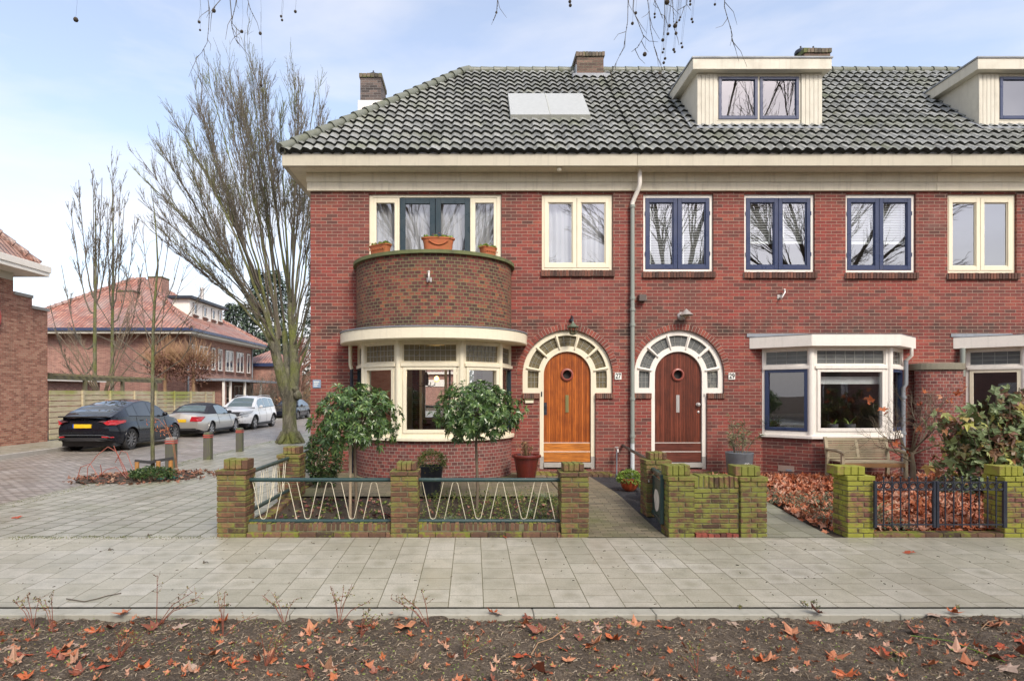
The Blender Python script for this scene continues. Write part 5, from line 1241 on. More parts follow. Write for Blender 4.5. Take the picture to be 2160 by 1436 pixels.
# balcony troughs
M['petal'] = island('primrose_petal', [(0, (.8, .12, .12)), (.3, (.85, .25, .22)), (.5, (.9, .75, .2)), (.75, (.85, .8, .7)), (1, (.9, .35, .3))], namt=0, bump=0)
M['petal_y'] = island('yellow_petal', [(0, (.9, .7, .02)), (1, (.95, .8, .1))], namt=0, bump=0)
M['petal_pw'] = island('pink_white_petal', [(0, (.85, .16, .2)), (.5, (.85, .3, .3)), (.55, (.85, .82, .75)), (1, (.9, .88, .8))], namt=0, bump=0)
def trough(label, th, kx, L_, W_, H_, pet, rnd_, kind):
    x_, y_ = ell(1.45, 1.33, th); c = Vector((x_, y_, 4.047)); ang = math.atan2(-(1.33) * math.cos(R(th)), -(1.45) * math.sin(R(th))) if False else 0
    tx, ty = -1.45 * math.sin(R(th)), -1.33 * math.cos(R(th)); ang = math.atan2(-ty, -tx)
    h = thing('flower_trough', label, 'planter', c, 'terracotta troughs on the balcony wall', rz=ang)
    def Q(b):   # author around origin then rotate into place via the empty
        b.v = [v + Vector((c.x, c.y, c.z)) for v in b.v]; return b
    b = MB(); n = 24; rows = []
    for (k, z) in ((.86, 0), (.9, H_ * .5), (.97, H_ * .86), (1.04, H_ * .88), (1.04, H_), (.93, H_), (.9, H_ * .8)):
        row = []
        for i in range(n):
            a = 2 * PI * i / n; p_ = 4.0 if kind != 'oval' else 2.4; cx_ = abs(math.cos(a)) ** (2 / p_) * (1 if math.cos(a) > 0 else -1); sy_ = abs(math.sin(a)) ** (2 / p_) * (1 if math.sin(a) > 0 else -1)
            row.append(b.vert((L_ / 2 * k * cx_, W_ / 2 * k * sy_, z)))
        rows.append(row)
    for i in range(len(rows) - 1):
        for j in range(n): b.face((rows[i][j], rows[i][(j + 1) % n], rows[i + 1][(j + 1) % n], rows[i + 1][j]))
    b.face(rows[-1]); b.face(rows[0][::-1])
    Q(b).build('trough', M['terra'], h, smooth=40)
    b = MB()
    if kind == 'oval':
        pts = [Vector((u * L_ * .3, -W_ / 2 * .93, H_ * .72 - (1 - u * u) * H_ * .36)) for u in [(-1 + k / 6) for k in range(13)]]; b.tube(pts, [.008 + .006 * (1 - abs(-1 + k / 6)) for k in range(13)], 6)
    else:
        k = 7
        for i in range(k):
            u = -L_ * .4 + L_ * .8 * i / (k - 1)
            for zz_ in ((.3, .5) if L_ > .5 else (.4,)): b.tube([(u - .025, -W_ / 2 * .93, H_ * (zz_ + .15)), (u, -W_ / 2 * .93 - .006, H_ * (zz_ - .05)), (u + .025, -W_ / 2 * .93, H_ * (zz_ + .15))], .006, 5)
    Q(b).build('relief', M['terra'], h, smooth=60)
    r = random.Random(rnd_); b = MB()
    for i in range(170): p = Vector((r.uniform(-.45, .45) * L_, r.uniform(-.4, .4) * W_, H_)); leaf_simple(b, p, rv(r, .1, 1), rv(r), .07, .03, .2)
    Q(b).build('foliage', M['leaf_lt'], h)
    b = MB()
    for i in range(16):
        p = Vector((r.uniform(-.42, .42) * L_, r.uniform(-.4, .4) * W_, H_ + r.uniform(.03, .07)))
        for k in range(5): a = 2 * PI * k / 5; leaf_simple(b, p, Vector((math.cos(a), math.sin(a) - .5, .4)), UPV, .022, .024, 0)
    Q(b).build('blossom', pet, h)
trough('long terracotta trough with red and yellow primroses, left on the balcony wall', 128, 0, .44, .2, .155, M['petal'], 1, 'box')
trough('oval terracotta trough with a garland relief and pink flowers on the balcony wall', 84, 0, .56, .26, .21, M['petal_pw'], 2, 'oval')
trough('small terracotta trough with yellow flowers on the right of the balcony wall', 45, 0, .34, .19, .14, M['petal_y'], 3, 'box')

# ------------------------------------------------------------ wooden bench
M['teak'] = paint('weathered_teak', (.40, .33, .22), rough=.7, dirt=.5, dcol=(.2, .22, .12), scale=7); M['teakw'] = paint('brown_teak_edge', (.35, .19, .08), rough=.6, dirt=.3)
bx0, bx1, yb_, yf_ = 6.40, 7.55, 10.93, 10.45; g = zgard(10.6)
h = thing('garden_bench', 'weathered wooden garden bench under the angular bay window', 'bench', ((bx0 + bx1) / 2, 10.7, g))
b = MB()
for k in range(6): y = yf_ + .015 + k * .072; b.box(bx0 + .05, bx1 - .05, y, y + .062, .36, .382)
b.build('seat', M['teak'], h, bevel=.003)
b = MB(); b.box(bx0 + .05, bx1 - .05, yf_ - .01, yf_ + .012, .29, .358); b.build('seat_rail', M['teakw'], h, bevel=.003)
b = MB()
for k in range(9):
    z = .44 + k * .034; y = yb_ - .03 + (z - .38) * .2; b.box(bx0 + .05, (bx0 + bx1) / 2 - .03, y, y + .014, z, z + .024); b.box((bx0 + bx1) / 2 + .03, bx1 - .05, y, y + .014, z, z + .024)
bk = b.build('backrest', M['teak'], h)
b = MB(); b.bar((bx0 + .03, yb_ + .055, .745), (bx1 - .03, yb_ + .055, .745), .035, .05); b.bar((bx0 + .03, yb_ - .02, .41), (bx1 - .03, yb_ - .02, .41), .03, .04); b.bar(((bx0 + bx1) / 2, yb_ - .025, .42), ((bx0 + bx1) / 2, yb_ + .048, .73), .055, .022); b.build('back_frame', M['teak'], bk, bevel=.003)
for x in (bx0, bx1 - .055):
    b = MB(); b.bar((x + .027, yb_ + .01, g), (x + .027, yb_ - .01, .4), .055, .05); b.bar((x + .027, yb_ - .012, .4), (x + .027, yb_ + .07, .78), .055, .045); b.build('leg', M['teak'], h, bevel=.003)
    b = MB(); b.bar((x + .027, yf_ + .02, g), (x + .027, yf_ + .02, .53), .055, .05); b.build('leg', M['teak'], h, bevel=.003)
    b = MB(); b.tube([(x + .027, yf_ - .03, .535), (x + .027, yf_ + .2, .565), (x + .027, yb_ + .02, .56)], .03, 6); b.build('armrest', M['teak'], h, smooth=40)
# ------------------------------------------------------------ plants of the front gardens
def standard_tree(label, c, cz, rx, rz, seed, stake=False):
    r = random.Random(seed); h = thing('standard_tree', label, 'tree', c, 'ball crowned standard trees in the front garden'); c = Vector(c)
    top = Vector((c.x, c.y, cz - rz * .55)); b = MB()
    b.tube([c, c + Vector((.012, 0, .35)), c.lerp(top, .8) + Vector((-.008, 0, 0)), top], [.023, .02, .018, .02], 8)
    tips = []
    for i in range(9):
        v = rv(r, .15, .9); e = Vector((c.x, c.y, cz)) + Vector((v.x * rx * .6, v.y * rx * .6, v.z * rz * .4)); b.tube([top, top.lerp(e, .5) + Vector((0, 0, -.03)), e], [.013, .009, .005], 5)
        for k in range(3): w_ = rv(r, -.3, 1); b.tube([top.lerp(e, .6), e + Vector((w_.x * rx * .35, w_.y * rx * .35, w_.z * rz * .3))], [.006, .003], 4)
    b.build('trunk', M['bark'], h, smooth=60)
    b = MB()
    for i in range(560):
        v = rv(r, -.9, 1); k = r.uniform(.2, 1) ** .42 * (1 + .26 * noise.noise(v * 1.9 + Vector((seed, 0, 0)))) * (1.0 + .12 * (1 - abs(v.z)))
        p = Vector((c.x, c.y, cz)) + Vector((v.x * rx * k, v.y * rx * k, v.z * rz * k * (1 if v.z > 0 else 1.0)))
        ax = (v + UPV * .5 + rv(r) * .5).normalized(); s = ax.cross(Vector((.3, .2, 1)) if abs(ax.z) < .9 else Vector((1, 0, 0))).normalized(); t_ = ax.cross(s)
        ls_ = r.uniform(.6, 1.25)
        for q in range(8):
            a = 2 * PI * q / 8 + r.uniform(-.3, .3); d = (s * math.cos(a) + t_ * math.sin(a)) * r.uniform(.7, 1.1) + ax * r.uniform(.0, .8) - UPV * .25
            leaf_simple(b, p, d, ax, ls_ * r.uniform(.06, .095), ls_ * r.uniform(.026, .036), r.uniform(.05, .35))
    b.build('crown', M['leaf_g'], h)
    if stake:
        b = MB(); b.tube([(c.x - .065, c.y - .02, c.z - .1), (c.x - .06, c.y - .02, cz - .2)], .02, 8); b.build('stake', M['stake'], label='pale round wooden stake beside the left standard tree', cat='stake', smooth=60)
standard_tree('ball crowned evergreen standard tree left in the garden, beside a pale stake', (-1.555, 7.95, zgard(7.95)), 1.26, .56, .44, 3, True)
standard_tree('ball crowned evergreen standard tree in front of the bay, nearer the orange door', (.05, 8.4, zgard(8.4)), 1.33, .56, .43, 8)
# shrub at the house corner
def bush(name, label, c, rx, ry, rz, n, ls, mat, seed, cat='shrub', group=None, ratio=.45, stems=True, zmin=-.9):
    r = random.Random(seed); h = thing(name, label, cat, c, group); b = MB(); c = Vector(c); cc = c + UPV * rz
    for i in range(n):
        v = rv(r, zmin, 1); k = r.uniform(.35, 1) ** .4 * (1 + .3 * noise.noise(v * 2.6 + Vector((seed * 1.7, 0, 0)))); p = cc + Vector((v.x * rx * k, v.y * ry * k, v.z * rz * k)); ax = (v + UPV * .3 + rv(r) * .6).normalized()
        for q in range(3): leaf_simple(b, p, ax * .5 + rv(r) * .9, rv(r), ls * r.uniform(.7, 1.2), ls * ratio, .2)
    b.build('foliage', mat, h)
    if stems:
        b = MB()
        for i in range(7): v = rv(r, .2, 1); b.tube([c + Vector((v.x * .04, v.y * .04, -.03)), cc + Vector((v.x * rx * .5, v.y * ry * .5, v.z * rz * .6))], [.012, .005], 5)
        b.build('stems', M['bark'], h)
    return h
bush('evergreen_shrub', 'dense small leaved evergreen shrub by the side railing at the house corner', (-2.46, 9.9, 0), .30, .3, .5, 1500, .05, M['leaf_dk'], 5)
# low planting behind the railings
r = random.Random(21)
for i, (px_, py_, D, n, ln, lb) in enumerate(((945, 1075, 7.85, 90, .24, 'grey green grass tuft just right of the middle pillar'), (1062, 1098, 7.7, 110, .22, 'wide grey green grass tuft in the middle of the right railing'), (1120, 1060, 8.2, 70, .22, 'grey green grass tuft behind the right end of the railing'), (1150, 1020, 9.0, 60, .26, 'pale grass tuft near the front step'))):
    p = P(px_, py_, D); p.z = zgard(D); b = MB(); tuft(b, p, n * 2, ln * 1.15, r, 1.25, .006, .7); b.build('grass_tuft', M['grassy'], label=lb, cat='grass tuft', group='grass tufts in the corner garden', origin=p)
b = MB()
for i in range(620):
    x = r.uniform(-.8, 1.25); y = r.uniform(7.5, 9.1); p = Vector((x, y, zgard(y)))
    if r.random() < .25 + .75 * smooth01((x + .9) / .8):
        hgt = r.uniform(.05, .22); e = p + Vector((r.uniform(-.06, .06), r.uniform(-.06, .06), hgt))
        for k in range(7): leaf_simple(b, p.lerp(e, r.uniform(.2, 1)), rv(r, -.1, 1), rv(r), r.uniform(.02, .045), .016, .2)
for i in range(120):
    x = r.uniform(-2.6, -.9); y = r.uniform(7.5, 9.1); p = Vector((x, y, zgard(y) + .01))
    for k in range(4): leaf_simple(b, p, rv(r, .1, 1), rv(r), r.uniform(.03, .07), .03, .2)
b.build('ground_cover', M['herb'], kind='stuff', label='low green ground cover behind the zigzag railing', cat='ground cover')
b = MB()
for i in range(520):
    x = r.uniform(-2.6, 1.2); y = r.uniform(7.45, 9.1)
    if x > -.9 and r.random() < .6: continue
    leaf_lobed(b, Vector((x, y, zgard(y) + r.uniform(.012, .035))), r.uniform(.02, .045), UPV + rv(r) * .5, r.uniform(0, 6), 1.2, 0, i)
b.build('leaf_litter', island('wine_brown_litter', [(0, (.10, .03, .03)), (.4, (.24, .07, .06)), (.7, (.38, .16, .11)), (1, (.5, .3, .22))], bump=0), kind='stuff', label='scattered red brown leaves on the corner garden soil', cat='leaf litter')
# thick carpet of plane leaves in the right garden
b = MB()
for i in range(7600):
    x = r.uniform(4.35, 9.6); y = r.uniform(7.42, 11.1)
    if x < 4.75 and y < 7.7 and r.random() < .5: continue
    if 3.9 + (x - 4.3) * 0 > x: continue
    thick = smooth01((x - 4.3) / .3)
    leaf_lobed(b, Vector((x, y, zgard(y) + r.uniform(.01, .085))), r.uniform(.035, .08), UPV + rv(r) * .9 - Vector((0, .25, 0)), r.uniform(0, 6), 1.8, 0, i)
b.build('leaf_carpet', M['leaf_fall'], kind='stuff', label='thick carpet of fallen orange brown leaves behind the black iron gate', cat='leaf litter')
b = MB()
for (x0_, x1_, y0_, y1_, n) in ((4.45, 5.3, 7.6, 9.0, 330), (4.3, 4.7, 8.6, 10, 110), (4.85, 5.4, 7.4, 7.9, 120), (7.5, 8.8, 7.6, 9, 100)):
    for i in range(n):
        x = r.uniform(x0_, x1_); y = r.uniform(y0_, y1_); p = Vector((x, y, zgard(y) + .05))
        e = p + Vector((r.uniform(-.06, .06), r.uniform(-.06, .06), r.uniform(.03, .15)))
        for k in range(7): leaf_simple(b, p.lerp(e, r.random()), rv(r, -.1, 1), rv(r), r.uniform(.02, .05), .012, .2)
b.build('ground_cover', M['grassy'], kind='stuff', label='grey green ground cover between the fallen leaves beside the yellow pillar', cat='ground cover')
p = Vector((5.35, 8.05, zgard(8.05) + .03)); b = MB(); tuft(b, p, 34, .42, random.Random(2), 1.1, .022, .45); b.build('yucca', M['varieg'], label='striped green and cream sword leaved plant behind the iron gate', cat='plant', origin=p)
# litter under the street tree etc. follows in the street part

def branchy(b, p, d, ln, rad, depth, r, split=3, spread=.6, up=.15, seg=3, shrink=.68, tips=None, sides=5, wig=.12):
    pts = [p]; q = p; dd = d.normalized()
    for k in range(seg): dd = (dd + rv(r) * wig + UPV * up * .3).normalized(); q = q + dd * ln / seg; pts.append(q)
    b.tube(pts, [rad * (1 - .5 * k / seg) for k in range(seg + 1)], max(3, sides), cap=False)
    if depth <= 0:
        if tips is not None: tips.append((q, dd))
        return
    for i in range(split):
        t_ = r.uniform(.35, 1.0) if i else 1.0; k = t_ * seg; j = min(seg - 1, int(k)); s = pts[j].lerp(pts[j + 1], k - j)
        branchy(b, s, (dd + rv(r) * spread + UPV * up).normalized(), ln * shrink * r.uniform(.75, 1.15), rad * .55, depth - 1, r, split, spread, up, seg, shrink, tips, max(3, sides - 1), wig)
# bare shrub with caught leaves
c = Vector((7.50, 10.3, zgard(10.3))); h = thing('bare_shrub', 'bare twiggy shrub with a few orange leaves caught in it, right of the bench', 'shrub', c)
r = random.Random(31); b = MB(); tips = []
b.tube([c, c + Vector((.03, 0, .3)), c + Vector((-.02, 0, .62))], [.055, .042, .035], 8, cap=False)
for i, (dx, dy, dz) in enumerate(((-.9, -.3, .55), (-.5, .2, 1), (.1, -.2, 1), (.55, .1, .9), (.9, -.3, .5), (-.3, -.5, .8), (.3, -.5, .7), (-1, -.5, .15))):
    s = c + Vector((0, 0, .4 + .03 * i)); branchy(b, s, Vector((dx, dy, dz)), .55, .017, 4, r, 3, .75, .06, 3, .66, tips)
b.build('branches', M['bark'], h, smooth=60)
b = MB()
for k, (px_, py_) in enumerate(((1838, 845), (1830, 838), (1862, 862), (1868, 870), (1830, 848), (1950, 828), (1985, 835), (2000, 845), (2020, 830), (2035, 820), (2005, 842), (1941, 855), (1975, 868), (1893, 938), (1940, 905), (1918, 955), (1888, 935))):
    p = P(px_, py_, 9.9 + .03 * (k % 5)); leaf_lobed(b, p, r.uniform(.06, .09), rv(r) - Vector((0, .6, 0)), r.uniform(0, 6), 2.2, 0, k)
b.build('caught_leaves', M['leaf_or'], h)
# oak leaved hydrangea
c = Vector((8.15, 9.2, zgard(9.2))); h = thing('hydrangea', 'big leafy hydrangea with green, yellow and wine brown lobed leaves', 'shrub', c)
r = random.Random(41); b = MB(); bl = MB()
for i in range(64):
    a = r.uniform(-.25, 1.25) * PI + PI; v = Vector((math.cos(a) * r.uniform(.1, 1), math.sin(a) * r.uniform(0, .5), 0)); e = c + Vector((v.x * 1.2, v.y * .6, r.uniform(.35, 1.75) * (1 - .28 * abs(v.x)))); p = c + v * .15
    m_ = p.lerp(e, .5) + Vector((v.x * .15, 0, -.05)); b.tube([p, m_, e], [.014, .01, .006], 5)
    for k in range(26):
        t_ = r.uniform(.2, 1.05); q = p.lerp(e, t_) + rv(r) * .13; leaf_lobed(bl, q, r.uniform(.06, .125), Vector((0, -.8, .55)) + rv(r) * .9, r.uniform(0, 6), -1.6, 0, r.randint(0, 9999))
b.build('stems', M['bark'], h); bl.build('foliage', M['hyd'], h)
bush('low_shrub', 'pale green low shrub left of the hydrangea foot', (7.45, 9.3, zgard(9.2)), .28, .25, .17, 260, .05, M['grassy'], 6, group='low shrubs at the foot of the hydrangea')
bush('low_shrub', 'dark glossy low shrub at the hydrangea foot behind the iron gate', (8.0, 8.75, zgard(8.9)), .38, .3, .2, 260, .09, M['leaf_dk'], 7, group='low shrubs at the foot of the hydrangea')
h = thing('outdoor_table', 'black folding table edge half hidden by the hydrangea', 'table', (8.3, 10.4, 0)) if 0 else None

# ------------------------------------------------------------ foreground bed: leaves, seedlings, twigs
r = random.Random(77)
protos = []
for k in range(7):
    b = MB(); leaf_lobed(b, Vector((0, 0, 0)), .062 + .006 * (k % 3), UPV, k, r.uniform(.7, 2.0), 0, 100 + k)
    me = b.build('proto', M['leaf_fall'], origin=(0, 0, 0)).data; protos.append(me)
for o in [o for o in col.objects if o.name.startswith('proto')]: bpy.data.objects.remove(o)
# random-per-island gives one colour per mesh, so each proto gets its own leaf colour
cols = [(.52, .13, .04), (.52, .22, .11), (.42, .075, .025), (.50, .28, .18), (.46, .16, .07), (.25, .08, .045), (.46, .33, .25)]
for k, me in enumerate(protos):
    me.materials.clear(); me.materials.append(paint('dry_leaf_skin', cols[k], rough=.5, dirt=.6, dcol=[x * .45 for x in cols[k]], scale=22, bump=.4))
spots = [(200, 1340), (130, 1385), (110, 1395), (155, 1410), (265, 1310), (325, 1330), (375, 1330), (470, 1320), (655, 1335), (50, 1400), (30, 1420), (150, 1395), (235, 1335), (1050, 1310), (1040, 1305), (855, 1335), (770, 1333), (870, 1410), (1110, 1330), (1140, 1350), (1255, 1340), (1295, 1360), (1250, 1375), (1100, 1395), (1090, 1420), (1290, 1420), (1135, 1425), (1545, 1325), (1600, 1405), (1620, 1400), (1730, 1330), (1745, 1340), (1760, 1395), (1725, 1310), (1970, 1315), (2010, 1312), (2090, 1330), (2150, 1370), (2020, 1385), (2040, 1410), (2100, 1400), (2125, 1430), (1785, 1430), (1670, 1345), (1860, 1385), (1865, 1395), (1960, 1410), (2155, 1395), (1500, 1400), (490, 1425), (440, 1400), (640, 1420), (690, 1425), (1905, 1395), (1930, 1345), (400, 1420), (300, 1420), (1340, 1325), (1400, 1330), (1365, 1430)]
n_leaf = 0
def drop(px_, py_, sc_=1):
    global n_leaf; py_ = max(py_, 1312)
    D = 4.4
    for _ in range(4): D = FOC * (CAMZ + .3) / (py_ - CY)
    x = (px_ - CX) * D / FOC
    o = bpy.data.objects.new('fallen_leaf', protos[n_leaf % 7]); col.objects.link(o); n_leaf += 1
    z = zbed(x, D) if D < 4.92 else (-.232 if D < 5.09 else zpave(x, D) )
    o.location = (x, D, z + .012); o.rotation_euler = (r.uniform(-.4, .25), r.uniform(-.35, .35), r.uniform(0, 6)); o.scale = (sc_ * r.uniform(.75, 1.1), sc_ * r.uniform(.7, 1.1), sc_)
    tag(o, 'curled brown plane tree leaf lying on the dark planting bed' if D < 4.92 else 'single curled brown leaf lying on the pavement', 'leaf', 'fallen leaves on the planting bed' if D < 4.92 else 'leaves on the pavement')
for (a, c_) in spots: drop(a, c_, r.uniform(1.0, 1.4))
for i in range(50): drop(r.uniform(0, 2160), 1305 + 150 * r.random() ** .7, r.uniform(.35, .8))
for i in range(28): drop(r.choice([r.uniform(0, 800), r.uniform(950, 1300)]), 1370 + 90 * r.random(), r.uniform(.5, 1.0))
def drop_pave(px_, py_, s_, lb):
    D = FOC * 1.72 / (py_ - CY)
    for _ in range(6): D = FOC * (CAMZ - zpave((px_ - CX) * D / FOC, D)) / (py_ - CY)
    x = (px_ - CX) * D / FOC; o = bpy.data.objects.new('fallen_leaf', protos[(int(px_) + 1) % 7]); col.objects.link(o); o.location = (x, D, zpave(x, D) + .015); o.rotation_euler = (r.uniform(-.6, .4), r.uniform(-.4, .4), r.uniform(0, 6)); o.scale = (s_,) * 3
    tag(o, lb, 'leaf', 'leaves on the pavement')
drop_pave(1919, 1167, 1.0, 'curled brown leaf lying alone on the right of the pavement')
drop_pave(36, 1092, 1.0, 'brown leaf on the mossy slabs at the far left')
drop_pave(1065, 1134, .5, 'small red leaf at the foot of the brick edging')
# fine debris, one mass
b = MB()
for i in range(13000):
    x = r.uniform(-4.2, 5.2); y = r.uniform(3.6, 4.9); p = Vector((x, y, zbed(x, y) + .006)); a = r.uniform(0, PI); l = r.uniform(.008, .045); d = Vector((math.cos(a), math.sin(a), r.uniform(-.2, .35))) * l
    b.tube([p, p + d * .5 + rv(r) * .006, p + d],     .0013 + .0016 * r.random(), 3, cap=False)
b.build('mulch_straw', island('mulch_straw', [(0, (.08, .06, .04)), (.35, (.19, .14, .09)), (.75, (.33, .26, .18)), (1, (.46, .38, .28))], namt=0, bump=0), kind='stuff', label='fine straw and twig litter over the planting bed', cat='mulch')
b = MB()
for i in range(2200):
    x = r.uniform(-4.2, 5.2); y = r.uniform(3.6, 4.85)
    if x > 1.2 and r.random() < .6: continue
    p = Vector((x, y, zbed(x, y) + r.uniform(0, .05))); leaf_simple(b, p, rv(r, 0, 1), rv(r), r.uniform(.012, .028), .012, .2)
b.build('small_weeds', island('weed_leaf', [(0, (.1, .16, .03)), (.6, (.28, .36, .1)), (.85, (.45, .45, .15)), (1, (.4, .15, .06))], namt=0, bump=0, trans=.3), kind='stuff', label='tiny green weed leaves sprinkled over the planting bed', cat='weeds')
b = MB()
for i in range(800):
    x = r.uniform(-4.2, 5.2); y = r.uniform(3.6, 4.85); p = Vector((x, y, zbed(x, y) + .01)); s = r.uniform(.012, .035); leaf_lobed(b, p, s, UPV + rv(r) * .8, r.uniform(0, 6), 2, 0, i)
b.build('leaf_fragments', M['leaf_fall'], kind='stuff', label='broken bits of brown leaves over the planting bed', cat='leaf litter')
def seedling(name, label, px_, py_, ht, lean, n, seed, mat, leafmat, group, cat='seedling'):
    r = random.Random(seed); D = FOC * (CAMZ + .3) / (py_ - CY); x = (px_ - CX) * D / FOC; c = Vector((x, D, zbed(x, D) - .01)); h = thing(name, label, cat, c, group); b = MB(); bl = MB()
    for i in range(n):
        a = r.uniform(-.6, .6) + lean; e = c + Vector((math.sin(a) * ht, r.uniform(-.1, .3) * ht, math.cos(a) * ht * r.uniform(.6, 1))); m_ = c.lerp(e, .5) + Vector((-.08 * math.sin(a) * ht, 0, .08 * ht)); pts = [c, m_, e]
        b.tube(pts, [.0035, .0028, .0014], 4, cap=False)
        for k in range(5):
            q = m_.lerp(e, r.random()); w_ = q + (rv(r, -.1, 1)) * ht * r.uniform(.1, .25); b.tube([q, w_], [.0015, .0009], 3, cap=False)
            for kk in range(4): leaf_simple(bl, q.lerp(w_, r.random()), rv(r), rv(r), r.uniform(.010, .02), .011, .2)
    b.build('stems', mat, h); bl.build('leaves', leafmat, h)
M['budleaf'] = island('sparse_bud_leaf', [(0, (.06, .045, .03)), (.4, (.14, .14, .05)), (.8, (.3, .36, .12)), (1, (.35, .14, .07))], namt=0, bump=0)
grp = 'thin red stemmed seedlings in the planting bed'
for i, (a, c_, ht, ln, n, lb) in enumerate(((112, 1340, .42, -.3, 3, 'tall leaning red stemmed seedling at the far left of the bed'), (70, 1330, .3, -.4, 4, 'bushier seedling left of the tall leaning one'), (330, 1325, .42, .3, 4, 'seedling with a forked top in front of the left slabs'), (470, 1345, .38, .35, 4, 'red stemmed seedling left of the corner pillar line'), (600, 1315, .3, -.2, 4, 'sprawling seedling below the left pillar'), (715, 1325, .34, .2, 5, 'seedling below the left railing'), (905, 1335, .38, -.45, 5, 'red stemmed seedling leaning left below the middle pillar'), (760, 1350, .25, .1, 4, 'short seedling beside a brown leaf below the left railing'), (1710, 1300, .14, .1, 4, 'small dark seed heads at the kerb below the low wall'), (2028, 1300, .13, .05, 1, 'single dark seed stalk at the kerb on the right'), (1560, 1300, .09, 0, 2, 'tiny dark seed stalk at the kerb in the right middle'), (560, 1420, .3, .2, 6, 'tangle of red stems at the bottom left'), (250, 1400, .28, .2, 5, 'tangle of red stems among leaves at the lower left'), (1470, 1425, .2, -.2, 4, 'low weed at the bottom right of centre'), (980, 1400, .22, .3, 5, 'low red stems at the bottom centre'), (1900, 1420, .15, .2, 4, 'low green weed at the bottom right'))):
    seedling('seedling', lb, a, c_, ht, ln, n, 300 + i, M['twigr'] if a < 1500 else M['barkd'], M['budleaf'], grp)
# loose sticks
def stick(lb, pts, rad, mat=None):
    b = MB(); q = []
    for (a, c_) in pts:
        D = FOC * 1.8 / (c_ - CY)
        for _ in range(6):
            x = (a - CX) * D / FOC; z = zbed(x, D) + .02 if D < 4.92 else zpave(x, max(D, 5.1)) + .008; D = FOC * (CAMZ - z) / (c_ - CY)
        q.append(Vector(((a - CX) * D / FOC, D, z)))
    b.tube(q, rad, 5); b.build('stick', mat or M['barkd'], label=lb, cat='stick', group='loose twigs on the ground', smooth=60)
stick('dark crooked stick lying on the left pavement slabs', [(140, 1262), (178, 1268), (205, 1262), (225, 1256), (256, 1250)], .005)
stick('curved pale stick in the bed right of centre', [(1120, 1380), (1135, 1355), (1165, 1345), (1185, 1330), (1200, 1321)], .004, M['twigt'])
stick('long green stem across the bed at the right', [(1925, 1340), (2000, 1350), (2060, 1372), (2120, 1395)], .0035, M['leaf_lt'])
stick('thin pale twig at the far right of the bed', [(2070, 1325), (2085, 1310), (2110, 1306), (2158, 1318)], .003, M['twigt'])
# ------------------------------------------------------------ side street: bollards, young tree, fence, houses
M['boll'] = paint('mossy_dark_concrete', (.10, .095, .08), rough=.9, dirt=.9, dcol=(.15, .19, .04), scale=5, bump=.6); M['redband'] = paint('faded_red_band', (.45, .05, .04), dirt=.4); M['bolltop'] = paint('grey_bollard_top', (.28, .27, .25), dirt=.4)
for px0, px1, pt, pb_, lb in ((351.5, 371, 922, 987, 'mossy street bollard right behind the young street tree'), (431, 447, 911, 969, 'mossy street bollard in the middle of the row of three'), (499, 512.5, 902, 952, 'mossy street bollard farthest back, nearest the big tree')):
    D = FOC * (CAMZ + .21) / (pb_ - CY); s = FOC / D; x = ((px0 + px1) / 2 - CX) / s; w_ = (px1 - px0) / s * .47; H = (pb_ - pt) / s; zb_ = -.21
    h = thing('bollard', lb, 'bollard', (x, D, zb_), 'bollards along the side road')
    b = MB(); b.box(x - w_, x + w_, D - w_, D + w_, zb_ - .05, zb_ + H * .8); b.build('post', M['boll'], h, bevel=.015)
    b = MB(); b.box(x - w_ * .96, x + w_ * .96, D - w_ * .96, D + w_ * .96, zb_ + H * .8, zb_ + H); b.build('head', M['bolltop'] if px0 < 400 else M['boll'], h, bevel=.02)
    for k in (.80, .87): b = MB(); b.box(x - w_ * 1.02, x + w_ * 1.02, D - w_ * 1.02, D + w_ * 1.02, zb_ + H * k, zb_ + H * (k + .035)); b.build('red_band', M['redband'], h)
# leftover posts and rubble on the pavement edge
# tree pit with leaves
cpx = lambda a, D: (a - CX) * D / FOC
TP = Vector((cpx(322, 12.7), 12.7, zpave(-6.8, 12.7)))
b = MB(); n = 26; r = random.Random(3)
q = [(TP.x - .25 + 1.25 * math.cos(2 * PI * i / n) * r.uniform(.85, 1.1), TP.y + .1 + 1.0 * math.sin(2 * PI * i / n) * r.uniform(.85, 1.1)) for i in range(n)]
cv = b.vert((TP.x - .2, TP.y, TP.z + .09)); ids = [b.vert((x, y, zpave(x, y) + .01)) for x, y in q]
for i in range(n): b.face((cv, ids[i], ids[(i + 1) % n]))
b.build('tree_pit', M['soil_g'], kind='structure', smooth=60)
b = MB()
for i in range(560):
    a = r.uniform(0, 2 * PI); k = r.random() ** .8 * 1.2; x, y = TP.x - .1 + 1.4 * k * math.cos(a), TP.y + .05 + .95 * k * math.sin(a); leaf_lobed(b, Vector((x, y, max(zpave(x, y), 0 if 0 else -9) + .02 + .1 * max(0, 1 - k))), r.uniform(.03, .06), UPV + rv(r) * .6, r.uniform(0, 6), 1.5, 0, i)
b.build('leaf_litter', island('dull_brown_litter', [(0, (.09, .04, .03)), (.4, (.22, .09, .055)), (.8, (.34, .16, .10)), (1, (.4, .26, .18))], bump=0), kind='stuff', label='brown leaves heaped round the foot of the young street tree', cat='leaf litter')
bush('low_shrub', 'low evergreen sprigs at the foot of the young street tree', (cpx(322, 12.2), 12.2, TP.z), .42, .35, .14, 320, .07, M['leaf_dk'], 11, group=None, zmin=-.3)
r = random.Random(12); b = MB()
